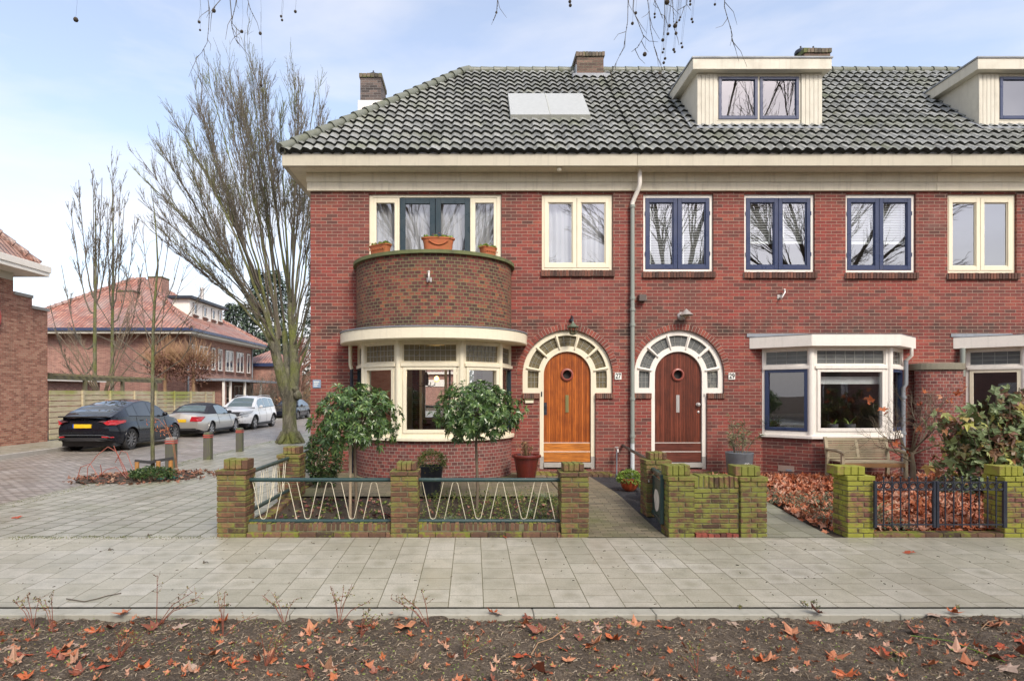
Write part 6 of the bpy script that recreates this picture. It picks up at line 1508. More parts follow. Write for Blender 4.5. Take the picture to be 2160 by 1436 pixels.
for pts in (([(183, 1022), (185, 985), (205, 960), (228, 942), (245, 952), (262, 985), (275, 1012)]), ([(160, 1018), (170, 985), (190, 978), (205, 1000), (212, 1020)]), ([(200, 1010), (225, 990), (245, 985), (262, 1003), (278, 1020)]), ([(243, 975), (256, 950), (268, 955), (275, 975), (285, 1000)]), ([(215, 1000), (212, 980)]), ([(275, 1015), (262, 995), (240, 940)])):
    b.tube([P(a, c_, 12.3 + .1 * r.random()) for a, c_ in pts], .007, 5)
b.build('bramble', plain('red_bramble_cane', (.36, .10, .07), .5), label='arching red bramble canes beside the young street tree', cat='shrub', smooth=60)
r = random.Random(13); b = MB()
for pts in (([(372, 990), (365, 940), (352, 905), (335, 885), (318, 878)]), ([(376, 1000), (366, 930), (345, 885)])): b.tube([P(a, c_, 12.9) for a, c_ in pts], .006, 5)
h = b.build('rust_shrub', plain('rust_stem', (.32, .14, .08), .6), label='rust coloured bent stem with dry curled leaves beside the young tree', cat='shrub', smooth=60)
b = MB()
for i in range(60): a_, c_ = r.choice([(315, 888), (330, 885), (322, 892), (340, 905), (345, 912), (352, 900), (334, 900)]); leaf_simple(b, P(a_ + r.uniform(-7, 7), c_ + r.uniform(-5, 5), 12.85), rv(r), rv(r), .06, .02, .3)
b.build('dry_leaves', M['leaf_or'], h)
# young street tree
h = thing('young_tree', 'slender young street tree tied between short wooden stakes', 'tree', TP); r = random.Random(8)
b = MB(); pts = [P(323, 1003, 12.7), P(321, 900, 12.7), P(322, 800, 12.7), P(323, 700, 12.7), P(326, 640, 12.7), P(333, 560, 12.7), P(330, 500, 12.7), P(325, 440, 12.7), P(318, 395, 12.7)]
pts[0].z = TP.z; b.tube(pts, [.045, .038, .035, .032, .028, .02, .014, .01, .005], 8)
b.build('trunk', M['barkg'], h, smooth=60)
b = MB(); tips = []
for (t_, ex, ey, rr) in ((780, 245, 720, .014), (770, 205, 640, .014), (750, 400, 660, .014), (730, 430, 610, .013), (720, 270, 600, .013), (690, 390, 500, .013), (680, 260, 560, .012), (650, 362, 470, .011), (640, 300, 480, .011), (700, 395, 560, .012), (790, 270, 765, .012), (800, 420, 700, .012), (600, 352, 430, .009), (760, 350, 620, .013), (745, 300, 650, .012)):
    p = P(323, t_, 12.7); e = P(ex, ey, 12.7 + r.uniform(-.6, .6)); m_ = p.lerp(e, .5) + Vector(((ex - 323) * .0012, 0, -.08)); b.tube([p, m_, e], [rr, rr * .7, rr * .35], 5, cap=False)
    for k in range(5): s = m_.lerp(e, r.random()); branchy(b, s, (e - p).normalized() + rv(r) * .4, .35, .006, 1, r, 2, .6, .15, 2, .6, tips, 3)
b.build('branches', M['barkd'], h)
h = thing('tree_stakes', 'three short wooden stakes with black rubber straps round the young tree', 'stakes', TP)
for (a, t_) in ((289, 974), (334, 972), (360, 965)):
    b = MB(); D = 12.5 if a < 340 else 12.8; c = P(a, t_, D); b.tube([c, Vector((c.x, c.y, TP.z - .05))], .045, 8); b.build('stake', paint('orange_brown_stake', (.42, .2, .06), dirt=.4), h, smooth=60)
b = MB(); b.bar(P(284, 972, 12.5), P(322, 975, 12.6), .03, .06); b.bar(P(322, 973, 12.6), P(366, 966, 12.8), .03, .06); b.build('rubber_strap', M['rubber'], h)
b = MB(); b.lathe(P(353, 1008, 12.5), [(.28, -.04), (.3, .02), (.22, .06), (.12, .05)], 12); b.build('watering_ring', plain('green_plastic', (.03, .13, .10), .4), label='green plastic watering ring beside the young tree', cat='watering ring', smooth=60)

# far sidewalk side: brick house at left edge
XW = -15.2
h = thing('brick_house', 'old brown brick building at the left edge with a tiled eave', 'house', (XW - 3, 17, -.13))
b = MB(); yE = 19.9
b.box(XW - 9, XW, 8, yE, -.3, 5.3); b.build('wall', M['brick_left'], h)
b = MB(); y1 = 21.5
b.box(XW - .4, XW, yE + .002, 20.75, -.3, 4.85); b.box(XW - .4, XW, 20.752, y1, -.3, 4.5)
b.build('stepped_wall', M['brick_left'], h)
b = MB(); b.box(XW - .45, XW + .05, yE, 20.75, 4.85, 4.95); b.box(XW - .45, XW + .05, 20.72, y1 + .05, 4.5, 4.6); b.build('wall_capping', M['stone'], h)
b = MB(); b.box(XW - 9.5, XW + .72, 7.5, 20.6, 5.55, 5.68); b.box(XW - 9.5, XW + .75, 7.45, 20.65, 5.68, 5.9); b.build('eave_board', M['white'], h, bevel=.01)
b = MB(); b.box(XW - 9, XW + .0, 8, 19.9, 5.3, 5.55); b.build('frieze', M['beige'], h)
def tilemat2(name, cs, cd):
    m, t, b = newmat(name); uv = t.nodes.new('ShaderNodeTexCoord').outputs['UV']; sp = ND(t, 'ShaderNodeSeparateXYZ', {0: uv})
    br = ND(t, 'ShaderNodeTexBrick', {'Vector': uv, 'Color1': (0, 0, 0, 1), 'Color2': (1, 1, 1, 1), 'Mortar': (.5, .5, .5, 1), 'Scale': 1.0, 'Mortar Size': .018, 'Mortar Smooth': .8, 'Brick Width': .22, 'Row Height': .3}, offset=0)
    base = ramp(t, br.outputs['Color'], [(i / (len(cs) - 1), c) for i, c in enumerate(cs)]); base = mixc(t, br.outputs['Fac'], base, cd)
    base = mixc(t, ramp(t, noisef(t, .5, 5, .6, vec=uv), [(.42, 0), (.66, .75)]), base, (.33, .27, .245)); t.links.new(base, b.inputs['Base Color']); seti(b, Roughness=.5)
    wv = math_(t, 'SINE', math_(t, 'MULTIPLY', sp.outputs[0], 2 * PI / .22)); fr = math_(t, 'FRACT', math_(t, 'MULTIPLY', sp.outputs[1], 1 / .3)); t.links.new(bumpn(t, math_(t, 'SUBTRACT', wv, math_(t, 'MULTIPLY', fr, 1.4)), 1, .03), b.inputs['Normal']); return m
M['tile_red'] = tilemat2('orange_red_pantiles', [(.27, .11, .08), (.37, .15, .105), (.47, .235, .17)], (.10, .04, .03)); M['tile_br'] = tilemat2('brown_red_pantiles', [(.20, .09, .06), (.30, .13, .09), (.38, .2, .14)], (.07, .035, .03))
def plane_uv(b, q, m=0):
    """quad/tri given eave edge first: u along eave, v up slope"""
    q = [Vector(p) for p in q]; e = (q[1] - q[0]).normalized(); n = (q[1] - q[0]).cross(q[-1] - q[0]).normalized(); v = n.cross(e); b.poly(q, m, [((p - q[0]).dot(e), (p - q[0]).dot(v)) for p in q])
b = MB(); e = 5.91; RXa = XW - 4
plane_uv(b, [(XW + .5, 7.5, e), (XW + .5, 20.4, e), (RXa, 15.9, e + 5), (RXa, 12.5, e + 5)]); plane_uv(b, [(XW + .5, 20.4, e), (XW - 9.5, 20.4, e), (RXa, 15.9, e + 5)]); plane_uv(b, [(XW - 9.5, 20.4, e), (XW - 9.5, 7.5, e), (RXa, 12.5, e + 5), (RXa, 15.9, e + 5)]); plane_uv(b, [(XW - 9.5, 7.5, e), (XW + .95, 7.5, e), (RXa, 12.5, e + 5)])
b.build('roof', M['tile_br'], h, fixn=False)
b = MB(); A_, B_ = Vector((XW + .5, 20.4, e + .03)), Vector((RXa, 15.9, e + 5.04))
for i in range(18): p = A_.lerp(B_, i / 18); q = A_.lerp(B_, (i + 1.1) / 18); b.tube([p, q], [.15, .11], 8)
b.build('ridge_tiles', M['tile_br'], h, smooth=50)
for y0_, y1_ in ((15.2, 16.6), (17.2, 18.6)):
    b = MB(); b.box(XW - .01, XW + .012, y0_, y1_, .7, 2.6); w_ = b.build('window', M['room_dk'], h); b = MB()
    for q in ((y0_, y0_ + .09, .7, 2.6), (y1_ - .09, y1_, .7, 2.6), (y0_ + .09, y1_ - .09, .7, .79), (y0_ + .09, y1_ - .09, 2.51, 2.6), (y0_ + .09, y1_ - .09, 1.95, 2.02)): b.box(XW + .012, XW + .05, *q)
    b.build('frame', M['white'], w_); b = MB(); b.box(XW + .016, XW + .024, y0_ + .09, y1_ - .09, .79, 2.51); b.build('pane', M['glass_up'], w_)
b = MB(); b.tube([(XW + .05, 18.9 + .35 * math.cos(2 * PI * k / 20), 4.0 + .45 * math.sin(2 * PI * k / 20)) for k in range(20)], .06, 8, closed=True); b.build('round_sign', M['redband'], h, smooth=60)

# horizontal board fence and pergola
def fencemat():
    m, t, b = newmat('mossy_fence_boards'); uv = t.nodes.new('ShaderNodeTexCoord').outputs['Object']
    st = ND(t, 'ShaderNodeMapping', {'Vector': uv, 'Scale': (1, .8, 14)}).outputs[0]; g = t.nodes.new('ShaderNodeNewGeometry')
    n1 = noisef(t, 2.5, 5, .6, vec=st); n2 = noisef(t, .45, 4, .6, vec=uv); sp = ND(t, 'ShaderNodeSeparateXYZ', {0: g.outputs['Position']})
    base = ramp(t, n1, [(.3, (.34, .28, .18)), (.55, (.50, .43, .29)), (.75, (.60, .54, .39))])
    base = mixc(t, ramp(t, math_(t, 'ADD', n2, math_(t, 'MULTIPLY', math_(t, 'ABSOLUTE', math_(t, 'SUBTRACT', sp.outputs[2], .75)), .28)), [(.66, 0), (.85, .85)]), base, (.27, .29, .05))
    t.links.new(base, b.inputs['Base Color']); seti(b, Roughness=.85); return m
M['fence'] = fencemat()
h = thing('board_fence', 'long horizontal board fence green with moss behind the parked cars', 'fence', (XW, 28, -.13)); y = 21.6; k = 0
while y < 35:
    y2 = min(y + 1.8, 35.2); b = MB(); z = -.08
    while z < 1.62: b.box(XW - .03 + J(.006), XW + .0 + J(.006), y + .01, y2 - .01, z, z + .165); z += .2
    b.build('board_panel', M['fence'], h); b = MB(); b.box(XW + .005, XW + .075, y2 - .05, y2 + .05, -.13, 1.7); b.build('post', M['fence'], h); y = y2
M['pergola'] = paint('mossy_pergola_timber', (.16, .14, .09), rough=.9, dirt=.8, dcol=(.15, .17, .05))
h = thing('pergola', 'dark weathered pergola rising just above the board fence', 'pergola', (XW - .6, 25, -.13))
for yy in (21.7, 24.2, 26.8, 29.6): b = MB(); b.box(XW - .5, XW - .38, yy, yy + .12, -.13, 2.1); b.build('post', M['pergola'], h)
b = MB(); b.box(XW - .48, XW - .4, 21.3, 30.2, 2.1, 2.25); b.build('beam', M['pergola'], h)
for i in range(20): b = MB(); yy = 21.5 + i * .45; b.box(XW - 2.4, XW - .2, yy, yy + .06, 2.25, 2.33); b.build('rafter', M['pergola'], h)
b = MB(); b.box(XW - 3.6, XW - 3.4, 25.6, 30, -.1, 2.12); s_ = b.build('shed_wall', M['brick_far'], label='low garden shed with a white fascia behind the pergola', cat='shed')
b = MB(); b.box(XW - 3.7, XW - 3.2, 25.4, 30.2, 2.13, 2.26); b.build('fascia', M['white'], s_)

# background house with red roof
X1b, Y1b, Y2b, ZE = -17.0, 35.5, 46.4, 5.3
h = thing('hip_roof_house', 'pinkish brick house with an orange hipped roof down the side street', 'house', (-22, 41, -.1))
b = MB(); b.box(-26.9, X1b, Y1b, Y2b, -.3, ZE - .25); b.build('wall', M['brick_far'], h)
b = MB(); b.box(-27.6, X1b + .75, Y1b - .75, Y2b + .75, ZE - .25, ZE - .1); b.build('eave_soffit', M['beige'], h)
b = MB(); b.box(-27.65, X1b + .85, Y1b - .85, Y2b + .85, ZE - .1, ZE + .06); b.build('gutter', M['navy'], h)
b = MB(); ee = ZE + .07; ex0, ex1, ey0, ey1 = -27.6, X1b + .8, Y1b - .8, Y2b + .8; ym = (ey0 + ey1) / 2; rx0, rx1 = -22.9, -22.3; rz = 9.3
plane_uv(b, [(ex0, ey0, ee), (ex1, ey0, ee), (rx1, ym - .3, rz), (rx0, ym - .3, rz)]); plane_uv(b, [(ex1, ey0, ee), (ex1, ey1, ee), (rx1, ym + .3, rz), (rx1, ym - .3, rz)])
plane_uv(b, [(ex1, ey1, ee), (ex0, ey1, ee), (rx0, ym + .3, rz), (rx1, ym + .3, rz)]); plane_uv(b, [(ex0, ey1, ee), (ex0, ey0, ee), (rx0, ym - .3, rz), (rx0, ym + .3, rz)])
b.build('roof', M['tile_red'], h, fixn=False)
b = MB()
for A_, B_ in ((Vector((ex1, ey0, ee)), Vector((rx1, ym - .3, rz))), (Vector((ex0, ey0, ee)), Vector((rx0, ym - .3, rz))), (Vector((ex1, ey1, ee)), Vector((rx1, ym + .3, rz)))):
    for i in range(20): b.tube([A_.lerp(B_, i / 20), A_.lerp(B_, (i + 1.1) / 20)], [.17, .12], 7)
b.tube([(rx0, ym, rz + .03), (rx1, ym, rz + .03)], .16, 7); b.build('ridge_tiles', M['tile_red'], h, smooth=50)
def win_side(h, y0, y1, z0, z1, x=X1b):
    b = MB(); b.box(x - .02, x + .012, y0 - .05, y1 + .05, z0 - .04, z1 + .04); w = b.build('window', M['room_dk'], h); b = MB()
    for u0, u1 in (((y0, (y0 + y1) / 2), ((y0 + y1) / 2, y1)) if y1 - y0 > .9 else ((y0, y1),)):
        b.box(x + .012, x + .05, u0, u0 + .07, z0, z1); b.box(x + .012, x + .05, u1 - .07, u1, z0, z1); b.box(x + .012, x + .05, u0 + .07, u1 - .07, z0, z0 + .07); b.box(x + .012, x + .05, u0 + .07, u1 - .07, z1 - .07, z1)
    b.build('frame', M['white'], w); b = MB(); b.box(x + .014, x + .02, y0 + .07, y1 - .07, z0 + .07, z1 - .07); b.build('pane', M['glass_up'], w)
    b = MB(); b.box(x, x + .09, y0 - .08, y1 + .08, z0 - .16, z0 - .045); b.build('sill', M['sillbrick'], w)
for (a, c_) in ((36.3, 36.9), (37.3, 38.5), (39.1, 39.6), (40.1, 40.7), (41.3, 42.6), (43.2, 44.5), (45.2, 45.8)): win_side(h, a, c_, 3.1, 4.55)
for (a, c_) in ((40.0, 42), (42.8, 44.4)): win_side(h, a, c_, 1.2, 2.15)
b = MB(); b.tube([(X1b + .1, 36, 5.0), (X1b + .1, 35.9, 4.6), (X1b + .08, 35.75, 4.4), (X1b + .08, 35.75, 0)], .06, 6); b.tube([(X1b + .05, 46.2, 5.0), (X1b + .05, 46.2, 0)], .05, 6); b.build('downpipe', M['lead'], h)
ch = chimney(h, -22.3, -21.3, 37.7, 38.5, 6.4, 8.05, M['brick_far'], 8); b = MB(); b.box(-22.5, -21.1, 37.5, 38.7, 6.5, 6.75); b.build('lead_flashing', M['lead'], ch)
chimney(h, -21.7, -20.8, 40.2, 41.2, 8.2, 9.4, M['brick_far'], 9)
b = MB(); dxa, dxb, dya, dyb = -19.0, -17.9, 38.0, 43.0; b.box(dxa, dxb, dya, dyb, 6.0, 7.55); dd = b.build('dormer', M['white'], h)
b = MB(); b.box(dxa - .2, dxb + .3, dya - .3, dyb + .3, 7.56, 7.72); b.build('dormer_roof', M['iron'], dd)
for yy in (38.5, 39.9, 41.2, 42.3): win_side(dd, yy, yy + .55, 6.65, 7.35, dxb)
b = MB(); b.tube([(-18.9, 42, 7.7), (-18.9, 42, 8.8)], .13, 8); b.lathe((-18.9, 42, 8.8), [(.17, 0), (.17, .12), (.05, .16)], 8); b.build('flue', M['steel'], dd)
# lean-to and glazed porch beside it
h = thing('carport', 'flat roofed porch with white posts between the board fence and the far house', 'porch', (-16, 40, -.1))
b = MB(); b.box(X1b + .02, X1b + 2.0, 36.5, 46, 2.35, 2.5); b.build('flat_roof', M['lead'], h)
for yy in (36.6, 37.6, 40, 43): b = MB(); b.box(X1b + 1.75, X1b + 1.87, yy, yy + .12, -.1, 2.35); b.build('post', M['white'], h)
b = MB(); b.box(X1b + .1, X1b + 1.7, 37.2, 37.35, -.1, 2.35); b.build('end_wall', M['brick_far'], h)
b = MB(); b.box(X1b - 1, X1b + 1.9, 47.2, 52, -.1, 3.7); h = b.build('far_annex', M['brick_far'], label='small brick annex with an orange roof behind the far hip roofed house', cat='house')
b = MB(); b.box(X1b - 1.3, X1b + 2.3, 46.9, 52.3, 3.7, 3.95); b.build('eave_board', M['navy'], h); b = MB(); plane_uv(b, [(X1b - 1.3, 46.9, 3.96), (X1b + 2.3, 46.9, 3.96), (X1b + .5, 49.6, 5.2)]); plane_uv(b, [(X1b + 2.3, 46.9, 3.96), (X1b + 2.3, 52.3, 3.96), (X1b + .5, 49.6, 5.2)]); b.build('roof', M['tile_red'], h, fixn=False)
b = MB(); b.box(-20, -2, 88, 96, -.1, 4.4); h = b.build('far_house', M['brick_far'], label='pale distant house at the end of the side street', cat='house'); b = MB(); b.box(-20.4, -1.6, 87.6, 96.4, 4.4, 4.7); b.box(-16, -4, 87.9, 88, 2.6, 3.6); b.build('white_trim', M['white'], h)
b = MB(); plane_uv(b, [(-20.4, 87.6, 4.72), (-1.6, 87.6, 4.72), (-4, 92, 8.2), (-18, 92, 8.2)]); b.build('roof', M['tile_br'], h, fixn=False)

# ------------------------------------------------------------ trees of the side street
def long_limb(b, p0, p1, p2, r0, r1, r, subs, tw, n=14, up=.55, twl=.5, subl=.22, twn=5, minr=.006):
    pts = []
    for k in range(n + 1):
        t_ = k / n; p = p0 * (1 - t_) ** 2 + p1 * 2 * t_ * (1 - t_) + p2 * t_ * t_; pts.append(p + rv(r) * .035 * (p2 - p0).length / 8)
    b.tube(pts, [r0 + (r1 - r0) * (k / n) ** .7 for k in range(n + 1)], 6, cap=False); Ltot = (p2 - p0).length
    for s in range(subs):
        t_ = r.uniform(.34, .98); k = min(n - 1, int(t_ * n)); s0 = pts[k].lerp(pts[k + 1], t_ * n - k); tg = (pts[k + 1] - pts[k]).normalized(); d = (tg + rv(r) * .42 + UPV * up * .45).normalized(); l = Ltot * subl * r.uniform(.5, 1.1) * (1.15 - t_ * .5)
        q1 = s0 + d * l * .5; q2 = q1 + (d + UPV * up * .5 + rv(r) * .12).normalized() * l * .5; ra = max(minr, (r0 + (r1 - r0) * t_ ** .7) * .42)
        b.tube([s0, q1, q2], [ra, ra * .7, minr * .7], 4, cap=False)
        for w_ in range(twn):
            u = r.uniform(.2, 1); e0 = s0.lerp(q1, u * 2) if u < .5 else q1.lerp(q2, u * 2 - 1); ed = (d + rv(r) * .5 + UPV * up * .5).normalized(); el_ = l * r.uniform(.2, .5) * twl * 2
            e1 = e0 + ed * el_ * .5; e2 = e1 + (ed + UPV * .3 + rv(r) * .2).normalized() * el_ * .5; b.tube([e0, e1, e2], [minr, minr * .8, minr * .5], 3, cap=False)
            if tw is not None:
                for _ in range(tw):
                    u2 = r.random(); f = e0.lerp(e2, u2); b.tube([f, f + (ed + rv(r) * .8).normalized() * el_ * .3], [minr * .7, minr * .4], 3, cap=False)
D0 = 21.5; S0 = FOC / D0
h = thing('street_tree', 'tall bare tree with many upswept branches and a green mossy trunk at the corner', 'tree', P(612, 930, D0)); r = random.Random(55)
b = MB(); b.tube([P(613, 934, D0), P(612, 922, D0), P(611, 895, D0), P(610, 870, D0), P(611, 845, D0), P(613, 832, D0)], [.42, .30, .25, .235, .26, .23], 12)
for a in range(6): an = a * 1.05; c = P(612, 934, D0); b.tube([c + Vector((0, 0, .35)) + Vector((math.cos(an), math.sin(an), 0)) * .22, c + Vector((math.cos(an), math.sin(an), 0)) * .5], [.14, .06], 6)
b.blob(P(628, 833, D0 - .1), .17, 8, jit=.03); b.blob(P(622, 820, D0 - .1), .14, 8, jit=.03)
b.tube([P(610, 850, D0), P(595, 800, D0 - .3), P(579, 735, D0 - .5), P(565, 690, D0 - .6)], [.22, .19, .16, .12], 10, cap=False)
b.tube([P(613, 840, D0), P(622, 790, D0), P(618, 720, D0 + .2), P(612, 640, D0 + .3)], [.21, .17, .14, .11], 10, cap=False)
b.tube([P(611, 820, D0), P(606, 770, D0 + .5), P(600, 700, D0 + .9)], [.16, .13, .10], 8, cap=False)
b.build('trunk', M['barkg'], h, smooth=60)
def limbs(specs, kw, nm='limb', mat='barkg'):
    for (st, mid, en, r0) in specs:
        bb = MB(); long_limb(bb, P(*st), P(*mid), P(*en), r0 * .6, .012, r, **kw); bb.build('limb', M[mat], h)
        for _ in range(2): j = r.uniform(-34, 34); bb = MB(); long_limb(bb, P(st[0], st[1] - 30, st[2]), P(mid[0] + j * .6, mid[1] + 20, mid[2] + r.uniform(-.6, .6)), P(en[0] + j, en[1] + abs(j) * 1.1 + 12, en[2] + r.uniform(-1, 1)), r0 * .34, .010, r, **kw); bb.build('limb', M['barkd'], h)
KW = dict(subs=30, tw=1, twl=.6, subl=.2, twn=5, minr=.0075)
limbs([
 ((572, 712, 21), (500, 560, 20.6), (312, 385, 20), .12), ((575, 722, 21), (480, 600, 20), (318, 470, 19.6), .09), ((566, 700, 21), (450, 500, 21.5), (330, 300, 22), .10),
 ((568, 692, 20.9), (500, 470, 20), (368, 255, 20.2), .11), ((566, 690, 20.9), (480, 420, 22), (415, 215, 22.6), .10), ((575, 700, 21), (520, 450, 20), (440, 170, 20.3), .10),
 ((590, 745, 21.6), (545, 430, 21.5), (480, 150, 22), .11), ((592, 740, 21.6), (560, 420, 22.5), (528, 136, 23), .12), ((612, 650, 21.8), (575, 420, 21), (553, 185, 20.6), .10),
 ((600, 705, 22.4), (575, 450, 23.5), (505, 200, 24), .09), ((614, 660, 21.8), (625, 420, 22), (622, 162, 22.3), .11), ((616, 700, 21.7), (640, 470, 21), (662, 195, 20.6), .09),
 ((618, 720, 21.7), (655, 520, 22.5), (684, 250, 23), .09), ((620, 760, 21.6), (670, 600, 21), (700, 380, 20.6), .08), ((625, 790, 21.5), (690, 640, 21.5), (715, 480, 21.6), .08),
 ((583, 755, 21), (480, 560, 19), (390, 330, 18.6), .07), ((612, 640, 21.8), (600, 400, 20), (590, 240, 19), .08)], KW)
# two slender trees behind the fence
for tx, ty, DD, lb, sp in ((199, 800, 29, 'slender bare tree behind the fence, left of the pair', ((200, 195, 360), (205, 165, 380), (200, 150, 440), (205, 240, 400), (198, 130, 560), (206, 215, 375), (199, 105, 640))), (236, 800, 31, 'slender bare tree behind the fence, right of the pair', ((240, 238, 360), (240, 255, 380), (238, 285, 470), (236, 262, 420), (240, 300, 560), (238, 225, 430)))):
    h = thing('slender_tree', lb, 'tree', P(tx, 885, DD), 'pair of slender bare trees behind the fence')
    b = MB(); b.tube([P(tx, 890, DD), P(tx + 1, 780, DD), P(tx + 1, 680, DD), P(tx + 3, 560, DD), P(tx + 3, 470, DD), P(tx, 380, DD)], [.10, .09, .075, .05, .028, .01], 8, cap=False); b.build('trunk', M['barkg'], h, smooth=60)
    for (mx_, ex, ey) in sp:
        bb = MB(); long_limb(bb, P(tx + 1, (ey + 800) / 2 + 40, DD), P(tx * .5 + ex * .5, ey + 230, DD), P(ex, ey, DD + r.uniform(-1.5, 1.5)), .05, .012, r, 16, 1, 10, .7, .5, .24, 5, .011); bb.build('limb', M['barkd'], h)
h = thing('shrub_tree', 'low many stemmed bare shrub behind the fence near the brick building', 'shrub', P(150, 880, 26)); bb = MB()
for (ex, ey) in ((110, 690), (140, 700), (170, 720), (260, 700), (290, 690), (330, 720), (120, 740), (270, 650), (305, 600)): long_limb(bb, P(215, 850, 27), P((215 + ex) / 2, (ey + 800) / 2, 27), P(ex, ey, 27 + r.uniform(-1, 1)), .04, .01, r, 8, 1, 8, .3, .5, .25, 4, .007)
bb.build('branches', M['bark'], h)
# pleached brown leaved bushes and tan twigs
for i, (px_, py_, rr, lb) in enumerate(((348, 772, 1.0, 'round copper leaved bush behind the fence, left one'), (408, 774, 1.05, 'round copper leaved bush behind the fence, right one'))):
    D = 33.5; c = P(px_, py_, D); h = thing('copper_bush', lb, 'bush', c - UPV * 2.6, 'two copper leaved bushes'); b = MB()
    for k in range(1300):
        v = rv(r); q = c + Vector((v.x * 1.15, v.y * 1.1, v.z * .95)) * rr * r.uniform(.35, 1.05); leaf_simple(b, q, rv(r), rv(r), .13, .08, .2)
    b.build('foliage', island('copper_leaf', [(0, (.10, .04, .03)), (.6, (.22, .10, .07)), (1, (.34, .2, .13))], bump=0), h)
    b = MB(); b.tube([c - UPV * 2.6, c], .09, 6)
    for k in range(300): v = rv(r, -.1, 1); p = c + v * .6; b.tube([p, p + (v + UPV * .7).normalized() * r.uniform(.7, 1.25)], [.012, .006], 3, cap=False)
    b.build('twigs', M['twigt'], h)
def bare_bush(label, c, rx, rz, n, mat, seed, D=None, name='bare_bush', cat='bush', group=None, l=.9):
    r = random.Random(seed); b = MB(); c = Vector(c)
    for k in range(n):
        v = rv(r, .1, 1); s = c + Vector((v.x * rx * .3 + r.uniform(-.3, .3) * rx, r.uniform(-.3, .3) * rx, 0)); e = c + Vector((v.x * rx, v.y * rx, v.z * rz * 1.0 + rz * .1)); m_ = s.lerp(e, .5) + rv(r) * .12; b.tube([s, m_, e], [.018, .012, .005], 3, cap=False)
        for _ in range(5): q = m_.lerp(e, r.random()); b.tube([q, q + (v + rv(r) * .9).normalized() * l * .4], [.008, .004], 3, cap=False)
    return b.build(name, mat, label=label, cat=cat, group=group)
G = 'bare bushes along the far side of the street'
bare_bush('bare grey twiggy bush in front of the flat roofed porch', (-14.9, 41.5, -.1), 1.7, 2.6, 170, M['barkd'], 1, group=G)
bare_bush('bare dark bush right of the far hip roofed house', (-14.6, 46.5, -.1), 2.2, 3.6, 220, M['barkd'], 2, group=G)
bare_bush('tan twigged bush between the far house and the big tree', (-13.3, 52, -.1), 2.4, 3.3, 220, M['twigt'], 3, group=G)
# reddish pyramidal tree and dark evergreens beyond
h = thing('reddish_tree', 'small reddish pyramid shaped bare tree right of the big trunk', 'tree', P(634, 872, 47)); bb = MB(); bb.tube([P(634, 885, 47), P(634, 720, 47)], [.22, .05], 6, cap=False); bb.tube([P(628, 885, 47), P(629, 800, 47)], [.12, .05], 6, cap=False)
for k in range(200):
    t_ = r.random(); p = P(634, 830 - 110 * t_, 47); a = r.uniform(0, 2 * PI); l = (1.5 * (1 - t_) + .35) * r.uniform(.6, 1); e = p + Vector((math.cos(a) * l, math.sin(a) * l, l * .9)); bb.tube([p, e], [.025, .008], 3, cap=False)
    for _ in range(4): q = p.lerp(e, r.uniform(.3, 1)); bb.tube([q, q + (e - p).normalized() * .35 + rv(r) * .22], [.012, .006], 3, cap=False)
bb.build('branches', plain('reddish_bark', (.28, .15, .11), .8), h)
M['needle'] = island('dark_evergreen_foliage', [(0, (.02, .035, .03)), (.5, (.045, .075, .055)), (1, (.10, .14, .08))], nscale=2, namt=.3, bump=0)
def evergreen(label, c, R_, H, n, seed, conic=.8, ls=.55, z0=0):
    r = random.Random(seed); h = thing('evergreen_tree', label, 'tree', c, 'dark evergreens at the end of the side street'); c = Vector(c); b = MB(); b.tube([c, c + UPV * H * .95], [.4, .05], 7, cap=False); b.build('trunk', M['bark'], h); b = MB()
    for k in range(n):
        t_ = r.random() ** .8; a = r.uniform(0, 2 * PI); rad = R_ * (1 - conic * t_) * (1 + .35 * noise.noise(Vector((math.cos(a) * 1.5, math.sin(a) * 1.5, t_ * 5 + seed)))) * r.uniform(.45, 1.05)
        p = c + Vector((math.cos(a) * rad, math.sin(a) * rad, H * (.12 + .88 * t_))); leaf_simple(b, p, Vector((math.cos(a), math.sin(a), -.25)) + rv(r) * .7, UPV + rv(r) * .5, ls * r.uniform(.5, 1.2), ls * .4, .3)
    b.build('crown', M['needle'], h)
evergreen('broad dark evergreen behind the big street tree', (-21.5, 63, -.1), 4.6, 14.5, 4200, 5, .72); evergreen('dark evergreen left of the broad one, above the annex roof', (-26.0, 66, -.1), 3.6, 11.5, 2600, 6, .8); evergreen('tall evergreen half hidden by the corner of the brick house', (-16.5, 68, -.1), 4.4, 15.5, 3600, 7, .65); evergreen('blue green evergreen low behind the big trunk', (-19.4, 58, -.1), 3.0, 7.5, 2000, 8, .5)
b = MB(); r = random.Random(91)
for k in range(2600): leaf_simple(b, Vector((r.uniform(-14.9, -13.9), r.uniform(44.5, 56), r.uniform(-.1, 1.35))), rv(r), rv(r), .12, .09, .2)
b.build('beech_hedge', island('coppery_hedge_leaf', [(0, (.12, .07, .04)), (.5, (.36, .17, .10)), (.8, (.5, .25, .16)), (1, (.25, .26, .08))], bump=0), label='copper brown hedge with a few green leaves behind the white car', cat='hedge')
b = MB(); b.box(-13.6, -13.5, 46, 47.8, -.12, .75); h = b.build('low_fence_panel', M['teal'], label='low blue green fence panel behind the white car', cat='fence'); b = MB(); b.box(-13.62, -13.44, 47.8, 48.0, -.12, .9); b.box(-13.62, -13.44, 45.8, 46.0, -.12, .9); b.build('posts', M['fence'], h)
# distant hedge mass closing the horizon
b = MB(); r = random.Random(5)
for k in range(7000): a = r.uniform(-70, 60); leaf_simple(b, Vector((a, 110 + r.uniform(0, 8), r.uniform(-.2, 6 + 3 * noise.noise(Vector((a * .12, 0, 0)))))), rv(r), rv(r), 1.0, .6, .2)
b.build('distant_trees', M['needle'], kind='stuff', label='distant dark wood closing the end of the street', cat='wood')
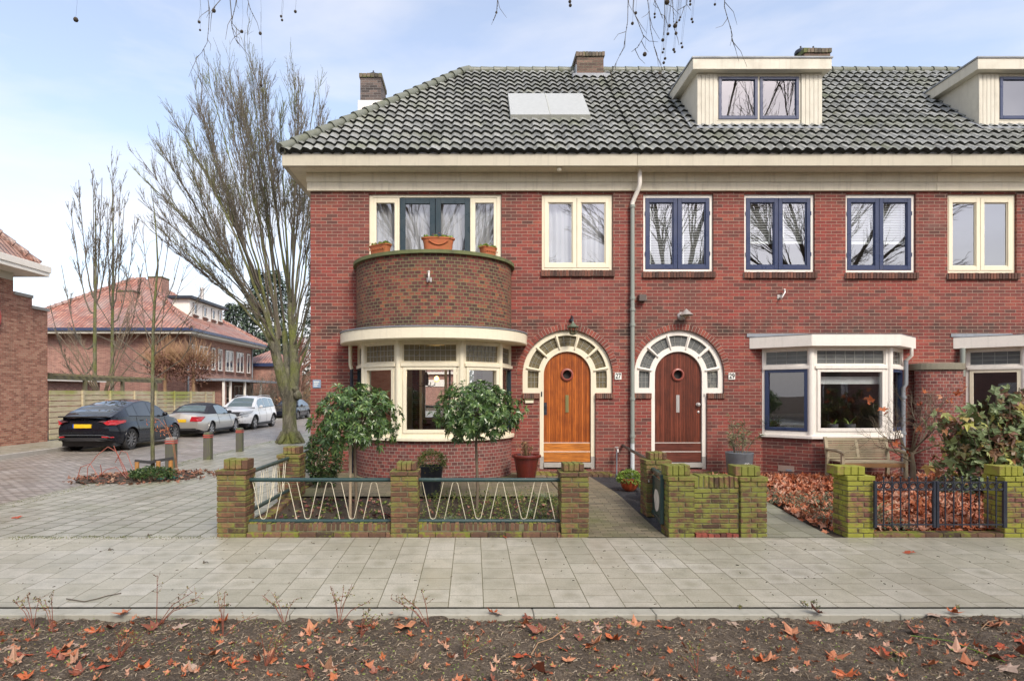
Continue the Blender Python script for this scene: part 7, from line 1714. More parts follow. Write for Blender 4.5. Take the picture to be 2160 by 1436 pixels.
# opposite side of the main road (mirrored in the windows)
def big_plane(c, seed, label, lean=0):
    r = random.Random(seed); h = thing('plane_tree', label, 'tree', c, 'bare plane trees along the main road'); c = Vector(c); b = MB(); f = c + Vector((lean, .2, 5.2)); b.tube([c, c + Vector((lean * .4, 0, 2.5)), f], [.42, .34, .30], 10, cap=False)
    for k in range(13):
        a = 2 * PI * k / 6.5 + r.uniform(-.3, .3); e = f + Vector((math.cos(a) * 6, math.sin(a) * 5, r.uniform(2, 13))); long_limb(b, f - UPV * .4 * (k % 3), f + Vector((math.cos(a) * 1.6, math.sin(a) * 1.6, 3)), e, .17, .02, r, 16, 1, 10, -.1, .6, .3, 5, .012)
    b.build('branches', M['bark'], h, smooth=60); return h
big_plane((8.5, -4.5, -.33), 3, 'bare plane tree behind the viewpoint, mirrored in the right windows', .6)
PT = big_plane((-1.5, -6.0, -.33), 4, 'bare plane tree behind the viewpoint whose twigs hang into view')
big_plane((17, -6, -.33), 6, 'bare plane tree farther right along the main road')
for i, (xa, xb) in enumerate(((-30, -12), (-8, 10), (14, 32))):
    b = MB(); b.box(xa, xb, -26, -18, -.36, 6.2); h = b.build('brick_house', M['brick_far'], label=['brick house across the main road, left', 'brick house across the main road, middle', 'brick house across the main road, right'][i], cat='house'); b = MB(); plane_uv(b, [(xb + .4, -17.6, 6.2), (xa - .4, -17.6, 6.2), (xa + 3, -22, 10), (xb - 3, -22, 10)]); b.build('roof', M['tile_br'], h, fixn=False)
    for k in range(4):
        for z in (.6, 3.6): xx = xa + 2 + k * (xb - xa - 3) / 4; b = MB(); ring(b, xx, xx + 1.6, z, z + 1.7, .1, .1, .1, .1, -18.0, -17.93); w_ = b.build('window', M['white'], h); b = MB(); b.box(xx + .1, xx + 1.5, -17.99, -17.97, z + .1, z + 1.6); b.build('pane', M['glass_up'], w_)
# twigs hanging into the top of the view, with seed balls
r = random.Random(23); M['ball'] = plain('brown_seed_ball', (.07, .055, .04), .95)
def hang(pts, D, rad=.006, sub=1):
    b = MB(); q = [P(a, c_, D + .02 * i) for i, (a, c_) in enumerate(pts)]; top = Vector((q[0].x * .6, D - 1.2, 6.3)); b.tube([top, q[0] + Vector((0, -.15, .55))] + q, [.012, .006] + [rad * .5 * (1 - .6 * i / len(q)) for i in range(len(q))], 5, cap=False)
    for i in range(len(q) - 1):
        for _ in range(3): s = q[i].lerp(q[i + 1], r.random()); b.blob(s, rad * .8, 5)
        if sub: s = q[i].lerp(q[i + 1], r.random()); e = s + Vector((r.uniform(-.12, .12), 0, r.uniform(-.2, -.05))); b.tube([s, s.lerp(e, .5) + rv(r) * .02, e], [rad * .5, rad * .35, rad * .2], 3, cap=False)
    b.build('twig', M['barkd'], PT)
Dh = 4.6
for pts in ([(437, -10), (442, 20), (440, 60), (437, 90), (425, 112), (412, 125)], [(500, -10), (496, 15), (488, 48), (490, 60), (495, 80), (502, 92)], [(470, -5), (455, 12), (446, 30)], [(490, 50), (500, 62), (510, 70)], [(520, -10), (528, 20), (538, 40)], [(1325, -8), (1324, 45), (1320, 70), (1316, 100), (1296, 140), (1287, 150)], [(1365, -8), (1370, 30), (1372, 60), (1380, 100), (1390, 130), (1400, 152)], [(1335, 20), (1345, 45), (1358, 78), (1345, 100), (1332, 110)], [(1418, -8), (1420, 25), (1422, 60)], [(1402, -8), (1402, 30), (1400, 75)], [(1450, -8), (1448, 12), (1430, 22)], [(1529, -10), (1528, 15), (1535, 40), (1542, 62), (1544, 85), (1550, 100)], [(1050, -5), (1048, 25), (1040, 45)], [(1380, 0), (1390, 20), (1398, 40)]): hang(pts, Dh + r.uniform(-.2, .5))
def ball(a, c_, rr=.0155, D=None, mat=None):
    D = D or Dh + r.uniform(-.1, .5); p = P(a, c_, D); b = MB(); k = rr
    b.lathe(p, [(.0005, -k), (k * .7, -k * .72), (k, 0), (k * .7, k * .72), (.0005, k)], 9); b.tube([p + UPV * k, p + UPV * (k + .12) + Vector((.01, 0, 0)), p + UPV * .5 + Vector((.03, -.1, .0))], .0008, 3, cap=False); b.build('seed_ball', M['ball'], PT, smooth=60)
for a, c_, k in ((160, 42, .019), (420, 47, .012), (422, 64, .009), (451, 23, .017), (549, 71, .014), (510, 67, .014), (593, 35, .01), (595, 43, .01), (623, 25, .012), (551, 180, .013), (1202, 4, .013), (1203, 12, .014), (1334, 50, .013), (1381, 30, .009), (1381, 37, .009), (1360, 115, .017), (1398, 85, .014), (1400, 104, .009), (1398, 111, .009), (1403, 124, .011), (1400, 133, .011), (1421, 105, .011), (1423, 110, .01), (1437, 92, .009), (1439, 100, .011), (1412, 55, .014), (1424, 55, .017), (1426, 71, .013), (1427, 48, .009), (1435, 37, .009), (1433, 43, .009), (1456, 10, .01), (1456, 3, .01), (1459, 41, .01), (1461, 47, .01), (1508, 10, .01), (1047, 27, .01), (1341, 28, .012), (1407, 5, .02), (1409, 72, .012), (1391, 155, .012)): ball(a, c_, k)
# ------------------------------------------------------------ cars (built nose towards +Y, origin at rear axle ground centre is moved to rear bumper)
def interp(pts, x):
    if x <= pts[0][0]: return pts[0][1]
    for (a, va), (b_, vb) in zip(pts[:-1], pts[1:]):
        if x <= b_:
            t_ = (x - a) / (b_ - a); return va + (vb - va) * (t_ * t_ * (3 - 2 * t_) * .5 + t_ * .5)
    return pts[-1][1]
def carpaint(name, c, metal=.3, rough=.25, dark=False):
    m, t, b = newmat(name); b.inputs['Base Color'].default_value = c4(c); seti(b, Metallic=metal, Roughness=rough); b.inputs['Coat Weight'].default_value = .6; b.inputs['Coat Roughness'].default_value = .03; b.inputs['Specular IOR Level'].default_value = .25
    n = noisef(t, 3, 3); t.links.new(ramp(t, n, [(.3, rough), (.7, rough + .12)]), b.inputs['Roughness']); return m
M['carglass'] = plain('dark_car_glass', (.02, .026, .028), .03, coat=.6); M['carglass2'] = plain('greenish_car_glass', (.10, .14, .13), .04, coat=1)
M['trim'] = plain('black_plastic_trim', (.02, .02, .022), .5); M['taillight'] = plain('red_tail_light', (.5, .02, .03), .15, coat=1); M['lamp'] = plain('clear_headlamp', (.55, .58, .6), .1, coat=1); M['alloy'] = plain('silver_alloy', (.45, .45, .46), .3, metal=.7); M['alloy_d'] = plain('dark_grey_alloy', (.20, .20, .21), .35, metal=.6); M['plate'] = plain('yellow_number_plate', (.75, .47, .02), .4); M['plate_b'] = plain('blue_plate_band', (.02, .08, .4), .4); M['chrome'] = plain('chrome', (.7, .7, .7), .12, metal=1); M['tyre'] = plain('tyre_rubber', (.025, .025, .026), .75)
def make_car(name, label, loc, rz, S, mats, group='cars parked along the side road'):
    L_, Wd, wr = S['L'], S['W'] / 2, S['wr']; r0, r1 = S['rear_axle'], S['front_axle']; h = thing(name, label, 'car', loc, group, rz); O = Vector(loc)
    def fin(b, nm, mat, par=h, **k): b.v = [v + O for v in b.v]; return b.build(nm, mat, par, **k)
    def plan(x):                      # half width at station
        e0 = max(0, 1 - x / S.get('rtaper', .75)); e1 = max(0, 1 - (L_ - x) / .95); return Wd * (1 - .20 * e0 ** 2.3 - .27 * e1 ** 2.2)
    def hw(x, t_):                    # half width at height fraction t (0 sill .. 1 belt)
        return plan(x) * (.955 + .055 * math.sin(PI * min(1, t_ * 1.25)) - .075 * max(0, t_ - .55) ** 1.5 * 2 + (.018 * math.exp(-((x - r0) / .5) ** 2) + .018 * math.exp(-((x - r1) / .5) ** 2)) * math.sin(PI * t_))
    def zarch(x):
        zb_ = interp(S['sill'], x)
        for ax in (r0, r1):
            d = abs(x - ax); R_ = wr * 1.13
            if d < R_: zb_ = max(zb_, wr + math.sqrt(R_ * R_ - d * d))
        return zb_
    N = 110; xs = [L_ * i / N for i in range(N + 1)]; nt = 11; b = MB(); cols_ = []
    def bulge(x, t_):                 # fore-aft rounding of the ends
        e = max(0, 1 - x / .35); f = max(0, 1 - (L_ - x) / .35); return S.get('rear_b', .10) * e * (abs(t_ - .45) * 1.6) ** 1.8 - .13 * f * (abs(t_ - .35) * 1.5) ** 1.8
    for x in xs:
        za, zb_ = zarch(x), interp(S['belt'], x); row = []
        for j in range(nt + 1): t_ = j / nt; z = za + (zb_ - za) * t_; tt = (z - interp(S['sill'], x)) / (zb_ - interp(S['sill'], x)); w_ = hw(x, tt); row.append((w_, x + bulge(x, tt), z))
        ztop = interp(S['deck'], x)
        for k in (1, 2, 3, 4): f = k / 4; row.append((hw(x, 1) * (1 - f) + .0 * f, x + bulge(x, 1) * (1), zb_ + (ztop - zb_) * math.sin(f * PI / 2)))
        cols_.append(row)
    for s in (-1, 1):
        ids = [[b.vert((s * p[0], p[1], p[2])) for p in row] for row in cols_]
        for i in range(N):
            for j in range(len(ids[0]) - 1): f = (ids[i][j], ids[i + 1][j], ids[i + 1][j + 1], ids[i][j + 1]); b.face(f if s > 0 else f[::-1])
        for e in (0, N):
            cz = [b.vert((0, cols_[e][j][1] - (.06 if e == 0 else -.07), cols_[e][j][2])) for j in range(len(ids[0]))]
            md = [b.vert((s * cols_[e][j][0] * .6, cols_[e][j][1] - (.035 if e == 0 else -.05), cols_[e][j][2])) for j in range(len(ids[0]))]
            for j in range(len(ids[0]) - 1):
                for u, v in ((ids[e], md), (md, cz)): f = (u[j], u[j + 1], v[j + 1], v[j]); b.face(f)
    body = fin(b, 'body', mats['paint'], smooth=38)
    # underside and wheel wells
    b = MB(); b.box(-Wd * .86, Wd * .86, .25, L_ - .3, .17, .45); fin(b, 'underbody', M['trim'])
    # greenhouse
    g0, g1 = S['cab'][0], S['cab'][1]; n = 60; gi = []
    for i in range(n + 1):
        x = g0 + (g1 - g0) * i / n; zb_ = interp(S['belt'], x) - .01; zr = max(zb_ + .005, interp(S['roof'], x)); hh = (zr - zb_) / max(.01, S['hc']); wb = hw(x, 1) - .015; wt = wb - S['tumble'] * hh; row = []
        for j in range(7): t_ = j / 6; row.append((wb + (wt - wb) * t_, x, zb_ + (zr - zb_ - .035 * hh) * t_))
        for k in (1, 2, 3, 4, 5): f = k / 5; row.append((wt * (1 - f), x, zr - .035 * hh + .035 * hh * math.sin(min(1, f * 1.6) * PI / 2) + .03 * hh * f))
        gi.append(row)
    rb, gb = MB(), MB(); sw = []; rear_i, front_i = S['rearglass'], S['windscreen']
    for s in (-1, 1):
        ids = [[rb.vert((s * p[0], p[1], p[2])) for p in row] for row in gi]
        for i in range(n):
            x = (gi[i][0][1] + gi[i + 1][0][1]) / 2
            for j in range(11):
                f = (ids[i][j], ids[i + 1][j], ids[i + 1][j + 1], ids[i][j + 1]); m_ = 0
                if j >= 7 and (rear_i[0] < x < rear_i[1]): m_ = 1
                if j >= 7 and (front_i[0] < x < front_i[1]): m_ = 2
                if j < 6 and (x < rear_i[0] - .0 or x > front_i[1]): m_ = 0
                if m_ == 0: rb.face(f)
                else: sw.append((m_, [Vector((s * gi[a][c_][0], gi[a][c_][1], gi[a][c_][2])) for a, c_ in ((i, j), (i + 1, j), (i + 1, j + 1), (i, j + 1))]))
    fin(rb, 'roof', mats.get('roof', mats['paint']), body, smooth=45)
    for m_, nm in ((1, 'rear_window'), (2, 'windscreen')):
        b = MB()
        for q in sw:
            if q[0] == m_: b.poly(q[1])
        if b.v:
            o = fin(b, nm, mats['glass'], smooth=60); 
    # side glass: polygons following the greenhouse, slightly proud
    for (a, c_, zlo, inset) in S['side_glass']:
        for s in (-1, 1):
            b = MB(); m2 = max(3, int((c_ - a) / .06)); lo, hi = [], []
            for k in range(m2 + 1):
                x = a + (c_ - a) * k / m2; zb_ = interp(S['belt'], x) - .01; zr = interp(S['roof'], x); hh = (zr - zb_) / S['hc']; wb = hw(x, 1) - .015; wt = wb - S['tumble'] * hh; zl = zlo + zb_; zh = zr - .035 * hh - inset
                if zh < zl + .01: zh = zl + .01
                def wz(z): return wb + (wt - wb) * (z - zb_) / max(.02, (zr - zb_ - .035 * hh)) + .006
                lo.append(b.vert((s * wz(zl), x, zl))); hi.append(b.vert((s * wz(zh), x, zh)))
            for k in range(m2): b.face((lo[k], lo[k + 1], hi[k + 1], hi[k]))
            fin(b, 'side_window', mats['glass'])
    for ax in (r0, r1):
        for s in (-1, 1):
            c = Vector((s * (Wd - .125), ax, wr)); b = MB(); b.lathe(c, [(wr * .66, -.1 * s), (wr * .93, -.11 * s), (wr, -.08 * s), (wr, .08 * s), (wr * .94, .11 * s), (wr * .72, .112 * s), (wr * .68, .06 * s)], 28, axis='x'); w_ = fin(b, 'wheel', M['tyre'], smooth=40)
            b = MB(); b.lathe(c, [(wr * .69, .106 * s), (wr * .66, .05 * s)], 28, axis='x'); ns = S['spokes']
            for k in range(ns):
                a = 2 * PI * k / ns; d = Vector((0, math.cos(a), math.sin(a))); d2 = Vector((0, math.cos(a + .22), math.sin(a + .22))); b.bar(c + Vector((.09 * s, 0, 0)) + d * wr * .12, c + Vector((.10 * s, 0, 0)) + d2 * wr * .68, S['spw'], .03, up=(1, 0, 0))
            b.lathe(c, [(.001, .10 * s), (wr * .16, .095 * s), (wr * .18, .05 * s)], 14, axis='x'); fin(b, 'rim', mats['rim'], w_)
            b = MB(); b.lathe(c, [(.001, .03 * s), (wr * .66, .03 * s)], 20, axis='x'); fin(b, 'brake_disc', M['trim'], w_)
            # arch lip
            b = MB(); R_ = wr * 1.14; pts = []
            for k in range(19):
                a = PI * k / 18; x = ax + R_ * math.cos(a); z = wr + R_ * math.sin(a); zb_ = interp(S['belt'], x); tt = (z - interp(S['sill'], x)) / (zb_ - interp(S['sill'], x)); pts.append(Vector((s * (hw(x, max(0, min(1, tt))) + .004), x, z)))
            b.tube(pts, .022 if S.get('cladding') else .012, 6); fin(b, 'arch_trim', M['trim'] if S.get('cladding') else mats['paint'], smooth=60)
            b = MB(); rw = [Vector((s * (Wd - .34), ax + R_ * math.cos(PI * k / 14), wr + R_ * math.sin(PI * k / 14))) for k in range(15)]; ro = [Vector((s * (Wd - .02), v.y, v.z)) for v in rw]
            for k in range(14): b.poly([rw[k], rw[k + 1], ro[k + 1] * 1, ro[k]])
            b.poly(rw); fin(b, 'wheel_well', M['trim'])
    for s in (-1, 1):                 # mirrors, sills, door lines, handles
        x = S['mirror']; zb_ = interp(S['belt'], x); b = MB(); c = Vector((s * (hw(x, 1) + .10), x, zb_ + .09)); b.lathe(c, [(.001, -.09), (.075, -.07), (.095, 0), (.07, .06), (.001, .085)], 12); b.v = [Vector((v.x, x + (v.y - x) * .8, v.z if 0 else zb_ + .09 + (v.z - zb_ - .09) * .85)) for v in b.v]; b.bar((s * (hw(x, 1) - .03), x, zb_ + .01), (s * (hw(x, 1) + .08), x, zb_ + .05), .05, .03); fin(b, 'mirror', mats.get('mirror', mats['paint']), smooth=60)
        for xd_ in S['doors']:
            b = MB(); za = max(zarch(xd_), .3); pts = [Vector((s * (hw(xd_, t_ / 8) + .0015), xd_, za + (interp(S['belt'], xd_) - za) * t_ / 8)) for t_ in range(9)]; b.tube(pts, .005, 4); fin(b, 'door_seam', M['trim'])
        b = MB(); b.bar((s * (Wd * .965), r0 + wr * 1.2, .27), (s * (Wd * .965), r1 - wr * 1.2, .27), .05, .12 if S.get('cladding') else .06); fin(b, 'sill_trim', M['trim'])
        for xh in S['handles']: zz = interp(S['belt'], xh) - .13; b = MB(); b.bar((s * (hw(xh, .85) + .012), xh - .09, zz), (s * (hw(xh, .85) + .012), xh + .09, zz), .02, .025); fin(b, 'door_handle', mats['paint'] if not S.get('chrome') else M['chrome'])
        # belt line strip
        b = MB(); pts = [Vector((s * (hw(x, 1) - .004), x, interp(S['belt'], x) + .004)) for x in [S['side_glass'][0][0] + (S['side_glass'][-1][1] - S['side_glass'][0][0]) * k / 16 for k in range(17)]]; b.tube(pts, .011, 5); fin(b, 'belt_strip', M['trim'])
    return h, fin, hw, body
def surf_patch(fin, hw, S, x_of, pts, nm, mat, rear=True, off=.03):
    """lamp or plate on an end of the car; pts are (u across -1..1 in metres, z)"""
    b = MB(); ids = []
    Wd = S['W'] / 2
    def y(u, z):
        w0 = hw(0 if rear else S['L'], .5); a = abs(u)
        if rear:
            if a <= w0: return -.06 * (1 - (a / w0) ** 1.6) - off
            x = 0
            while hw(x, .6) < a and x < 1: x += .01
            return x - off
        if a <= w0: return S['L'] + .07 * (1 - (a / w0) ** 1.6) + off
        x = 0
        while hw(S['L'] - x, .6) < a and x < 1: x += .01
        return S['L'] - x + off
    b.v = []; n = len(pts)
    tris = None
    sub_ = [];
    for i in range(n):
        (u0, z0), (u1, z1) = pts[i], pts[(i + 1) % n]
        for k in range(5): sub_.append((u0 + (u1 - u0) * k / 5, z0 + (z1 - z0) * k / 5))
    pts = sub_; n = len(pts); cu, cz_ = sum(p[0] for p in pts) / n, sum(p[1] for p in pts) / n; mid = [((u + cu) / 2, (z + cz_) / 2) for u, z in pts]
    A = [b.vert((u, y(u, z), z)) for u, z in pts]; Mi = [b.vert((u, y(u, z), z)) for u, z in mid]; cc = b.vert((cu, y(cu, cz_), cz_))
    for i in range(n): b.face((A[i], A[(i + 1) % n], Mi[(i + 1) % n], Mi[i])); b.face((Mi[i], Mi[(i + 1) % n], cc))
    ydeep = .1; A2 = [b.vert((u * .995, y(u, z) + (.12 if rear else -.12), z)) for u, z in pts]
    for i in range(n): b.face((A[i], A[(i + 1) % n], A2[(i + 1) % n], A2[i]))
    return fin(b, nm, mat)
ZR = -.25
# ---- black fastback car
S = dict(L=4.75, W=1.92, wr=.355, rear_axle=.95, front_axle=3.84, rtaper=.8, rear_b=.12,
 sill=[(0, .38), (.35, .27), (.6, .24), (4.2, .24), (4.75, .30)], belt=[(0, 1.02), (.3, 1.06), (.9, 1.09), (1.6, 1.06), (2.6, 1.02), (3.4, 1.0), (3.9, .94), (4.4, .80), (4.75, .62)],
 deck=[(0, 1.10), (.25, 1.15), (.5, 1.14), (2, 1.1), (3.2, 1.09), (3.7, 1.03), (4.3, .90), (4.75, .68)], roof=[(.15, 1.10), (.6, 1.27), (1.1, 1.44), (1.7, 1.57), (2.2, 1.61), (2.6, 1.58), (3.0, 1.43), (3.5, 1.12), (3.62, 1.04)], cab=(.15, 3.62), hc=.58, tumble=.26,
 rearglass=(.32, 1.9), windscreen=(2.85, 3.5), side_glass=[(.95, 1.45, .03, .05), (1.48, 2.32, .03, .045), (2.36, 3.2, .03, .05)], mirror=3.05, doors=(1.35, 2.34, 3.2), handles=(1.65, 2.6), spokes=10, spw=.035)
mb = dict(paint=carpaint('black_car_paint', (.002, .003, .008), 0, .22), glass=M['carglass'], rim=M['alloy_d'], roof=carpaint('dark_roof_paint', (.012, .014, .022), 0, .15))
c0 = Vector((cpx(218, 18.9), 18.75, ZR))
h, fin, hw, body = make_car('fastback_car', 'black fastback car parked nearest, seen from behind, with a yellow number plate', (-12.03, 18.6, ZR), R(.5), S, mb)
for s in (-1, 1):
    surf_patch(fin, hw, S, 0, [(s * .62, .93), (s * .70, .86), (s * .87, .84), (s * .945, .90), (s * .95, .98), (s * .80, 1.0)], 'tail_light', M['taillight'])
    surf_patch(fin, hw, S, 0, [(s * .47, .955), (s * .62, .92), (s * .80, .975), (s * .6, .985)], 'light_bar', plain('smoked_light', (.10, .05, .06), .1, coat=1))
    surf_patch(fin, hw, S, 0, [(s * .58, .47), (s * .84, .45), (s * .84, .48), (s * .58, .505)], 'reflector', M['taillight'])
surf_patch(fin, hw, S, 0, [(-.26, .76), (.26, .76), (.26, .875), (-.26, .875)], 'number_plate', M['plate'], off=.02); surf_patch(fin, hw, S, 0, [(-.30, .76), (-.262, .76), (-.262, .875), (-.30, .875)], 'plate_band', M['plate_b'], off=.02)
surf_patch(fin, hw, S, 0, [(-.80, .36), (.80, .36), (.70, .46), (-.70, .46)], 'diffuser', M['trim']); surf_patch(fin, hw, S, 0, [(-.78, 1.085), (.78, 1.085), (.74, 1.125), (-.74, 1.125)], 'spoiler_lip', M['trim'], off=.05)
b = MB(); b.tube([Vector((u, -.072 + .065 * abs(u / .8) ** 2, .54 - .06 * abs(u / .8) ** 6)) for u in [(-.82 + 1.64 * k / 16) for k in range(17)]], .012, 5); fin(b, 'bumper_crease', plain('grey_crease', (.08, .09, .1), .3), smooth=60)
# ---- silver convertible
S2 = dict(L=4.57, W=1.80, wr=.318, rear_axle=1.0, front_axle=3.65, rear_b=.10,
 sill=[(0, .34), (.4, .25), (4, .23), (4.57, .26)], belt=[(0, .93), (.3, .95), (1.2, .94), (2.6, .91), (3.2, .90), (3.7, .84), (4.2, .72), (4.57, .58)], deck=[(0, .98), (.3, 1.03), (1, 1.02), (3, 1.0), (3.5, .95), (4.2, .80), (4.57, .62)],
 roof=[(.82, .97), (1.05, 1.14), (1.35, 1.30), (1.8, 1.39), (2.3, 1.39), (2.6, 1.33), (3.0, 1.12), (3.22, .96)], cab=(.82, 3.22), hc=.47, tumble=.22, rearglass=(.93, 1.4), windscreen=(2.6, 3.15), side_glass=[(1.75, 2.95, .02, .045)], mirror=2.85, doors=(1.75, 3.05), handles=(2.0,), spokes=7, spw=.05)
ms = dict(paint=carpaint('silver_car_paint', (.52, .50, .46), .55, .3), glass=M['carglass2'], rim=M['alloy'], roof=plain('black_fabric_top', (.035, .035, .045), .8), mirror=M['trim'])
h, fin, hw, body = make_car('convertible_car', 'silver convertible with a dark fabric roof parked between the black car and the white car', (-12.12, 24.9, ZR), R(.5), S2, ms)
for s in (-1, 1): surf_patch(fin, hw, S2, 0, [(s * .42, .68), (s * .80, .66), (s * .86, .86), (s * .50, .87)], 'tail_light', M['taillight'])
surf_patch(fin, hw, S2, 0, [(-.27, .64), (.27, .64), (.27, .76), (-.27, .76)], 'number_plate', M['plate'], off=.02); surf_patch(fin, hw, S2, 0, [(-.7, .30), (.7, .30), (.62, .38), (-.62, .38)], 'diffuser', M['trim'])
for s in (-1, 1): b = MB(); b.lathe((s * .55, -.03, .33), [(.03, .05), (.045, .02), (.045, -.04), (.035, -.04), (.03, .03)], 10, axis='y'); fin(b, 'exhaust', M['chrome'], smooth=60)
# ---- white SUV facing the camera
S3 = dict(L=4.70, W=1.88, wr=.355, rear_axle=.93, front_axle=3.72, rear_b=.08, cladding=True, chrome=False,
 sill=[(0, .42), (.4, .34), (.6, .30), (4.1, .30), (4.70, .34)], belt=[(0, 1.10), (.4, 1.13), (1.5, 1.10), (2.6, 1.07), (3.4, 1.06), (3.9, 1.03), (4.4, .95), (4.70, .80)], deck=[(0, 1.15), (.4, 1.18), (3.2, 1.16), (3.5, 1.13), (4.2, 1.03), (4.70, .84)],
 roof=[(.02, 1.12), (.12, 1.30), (.35, 1.55), (.7, 1.64), (1.6, 1.68), (2.3, 1.66), (2.7, 1.58), (3.1, 1.36), (3.5, 1.12)], cab=(.02, 3.5), hc=.56, tumble=.21, rearglass=(.1, .4), windscreen=(2.68, 3.42), side_glass=[(.42, 1.15, .03, .05), (1.2, 2.02, .02, .05), (2.07, 3.0, .02, .05)], mirror=2.95, doors=(1.25, 2.05, 3.1), handles=(1.4, 2.25), spokes=5, spw=.085)
mw = dict(paint=carpaint('white_car_paint', (.78, .78, .77), 0, .3), glass=M['carglass2'], rim=M['alloy'])
h, fin, hw, body = make_car('suv_car', 'white SUV facing the camera, farthest of the three parked cars', (-12.1, 34.6, ZR), R(180), S3, mw)
L3 = S3['L']
for s in (-1, 1):
    surf_patch(fin, hw, S3, 0, [(s * .50, .80), (s * .60, .93), (s * .93, .95), (s * .88, .84)], 'headlight', M['lamp'], rear=False); surf_patch(fin, hw, S3, 0, [(s * .58, .67), (s * .60, .74), (s * .84, .76), (s * .82, .69)], 'fog_light', M['lamp'], rear=False)
    b = MB(); b.tube([(s * .60, .5, 1.66), (s * .60, .7, 1.71), (s * .60, 2.2, 1.73), (s * .60, 2.5, 1.66)], .02, 6); fin(b, 'roof_rail', M['steel'], smooth=60)
surf_patch(fin, hw, S3, 0, [(-.46, .72), (-.54, .91), (.54, .91), (.46, .72)], 'grille', M['trim'], rear=False, off=.02)
b = MB()
for k in range(17): u = -.46 + .92 * k / 16; b.box(u - .006, u + .006, L3 + .085, L3 + .10, .73, .90)
fin(b, 'grille_bars', M['chrome']); surf_patch(fin, hw, S3, 0, [(-.74, .46), (-.80, .62), (.80, .62), (.74, .46)], 'lower_grille', M['trim'], rear=False); surf_patch(fin, hw, S3, 0, [(-.27, .55), (-.27, .66), (.27, .66), (.27, .55)], 'number_plate', M['plate'], rear=False, off=.03)
# distant car down the street
S4 = dict(S2); S4['roof'] = [(.5, .97), (.9, 1.2), (1.35, 1.38), (1.8, 1.45), (2.3, 1.45), (2.6, 1.38), (3.0, 1.15), (3.22, .96)]; S4['cab'] = (.5, 3.22)
make_car('hatchback_car', 'small dark car far down the side street right of the big tree', (-13.2, 46, ZR), R(180), S4, mb)
make_car('hatchback_car', 'second dark car, farthest down the street', (-12.6, 58, ZR), R(180), S4, mb)
# ------------------------------------------------------------ things seen through the bay windows
def lampglobe(): pass
c = P(921, 800, 13.4); b = MB(); b.lathe(c, [(.001, .08), (.045, .05), (.062, 0), (.045, -.05), (.001, -.06)], 12)
b.build('pendant_lamp', plain('warm_lamp_globe', (.9, .55, .25), .6, emit=(1, .5, .16), es=1.6), label='small warm glowing lamp inside the curved bay room', cat='lamp', smooth=60)
pl = bpy.data.lights.new('lamp_light', 'POINT'); pl.energy = 22; pl.specular_factor = 0; pl.color = (1, .72, .42); pl.shadow_soft_size = .1; po = bpy.data.objects.new('lamp_light', pl); col.objects.link(po); po.location = c + Vector((0, -.2, .1))
h = thing('chandelier', 'black wrought chandelier hanging inside the curved bay', 'chandelier', P(900, 815, 11.6))
b = MB(); D = 11.6; b.tube([P(899, 750, D), P(899, 790, D)], .006, 6); b.tube([P(899, 785, D), P(899, 792, D), P(899, 808, D), P(899, 813, D)], [.02, .045, .05, .02], 10); b.build('stem', M['iron'], h, smooth=60)
for s in (-1, -.5, .5, 1): b = MB(); b.tube([P(899, 808, D), P(899 + s * 9, 815, D), P(899 + s * 18, 812, D), P(899 + s * 19, 806, D)], .008, 5); b.build('arm', M['iron'], h, smooth=60)
def sillplant(label, x, y, z, pw, ph, pm, lm, n, ln, sp, seed, wd=.01):
    h = thing('potted_plant', label, 'potted plant', (x, y, z), 'plants on the bay window shelves'); b = MB(); b.lathe((x, y, z), [(.001, 0), (pw * .75, 0), (pw, ph), (pw * .9, ph), (pw * .85, ph * .9), (0, ph * .88)], 16); b.build('pot', pm, h, smooth=50); b = MB(); tuft(b, (x, y, z + ph * .9), n, ln, random.Random(seed), sp, wd, .5); b.build('leaves', lm, h)
q = P(885, 907, 10.75); sillplant('small plant in a white pot on the curved bay shelf', q.x, q.y, .745, .055, .1, M['enamel'], M['leaf_dk'], 60, .16, .9, 3)
q = P(925, 905, 10.75); b = MB(); R0 = .085
pts = [Vector((q.x + R0 * math.cos(R(a)), q.y, .845 + R0 * math.sin(R(a)))) for a in range(120, 421, 20)]; b.tube(pts, [.004 + .028 * math.sin(PI * k / (len(pts) - 1)) for k in range(len(pts))], 8)
b.build('crescent_ornament', plain('orange_ceramic', (.55, .2, .05), .4), label='orange crescent shaped ornament on the curved bay shelf', cat='ornament', smooth=60)
GP = plain('grey_ceramic_pot', (.12, .12, .13), .5)
for a, lb in ((1757, 'grey pot with a thin orchid on the angular bay shelf, left of two'), (1793, 'grey pot with strap leaves on the angular bay shelf, right of two')):
    q = P(a, 895, 11.4); sillplant(lb, q.x, q.y, .727, .095, .27, GP, M['leaf_lt'], 7, .24, 1.0, a, .014)
q = P(1665, 895, 11.62); sillplant('pale spiky succulent in the left pane of the angular bay', q.x, q.y, .727, .13, .1, GP, M['grassy'], 90, .3, 1.2, 5, .012)
q = P(1640, 895, 11.64); sillplant('dark leafy houseplant behind the navy framed bay pane', q.x, q.y + .2, .727, .1, .12, GP, M['leaf_dk'], 80, .55, .9, 6, .02)
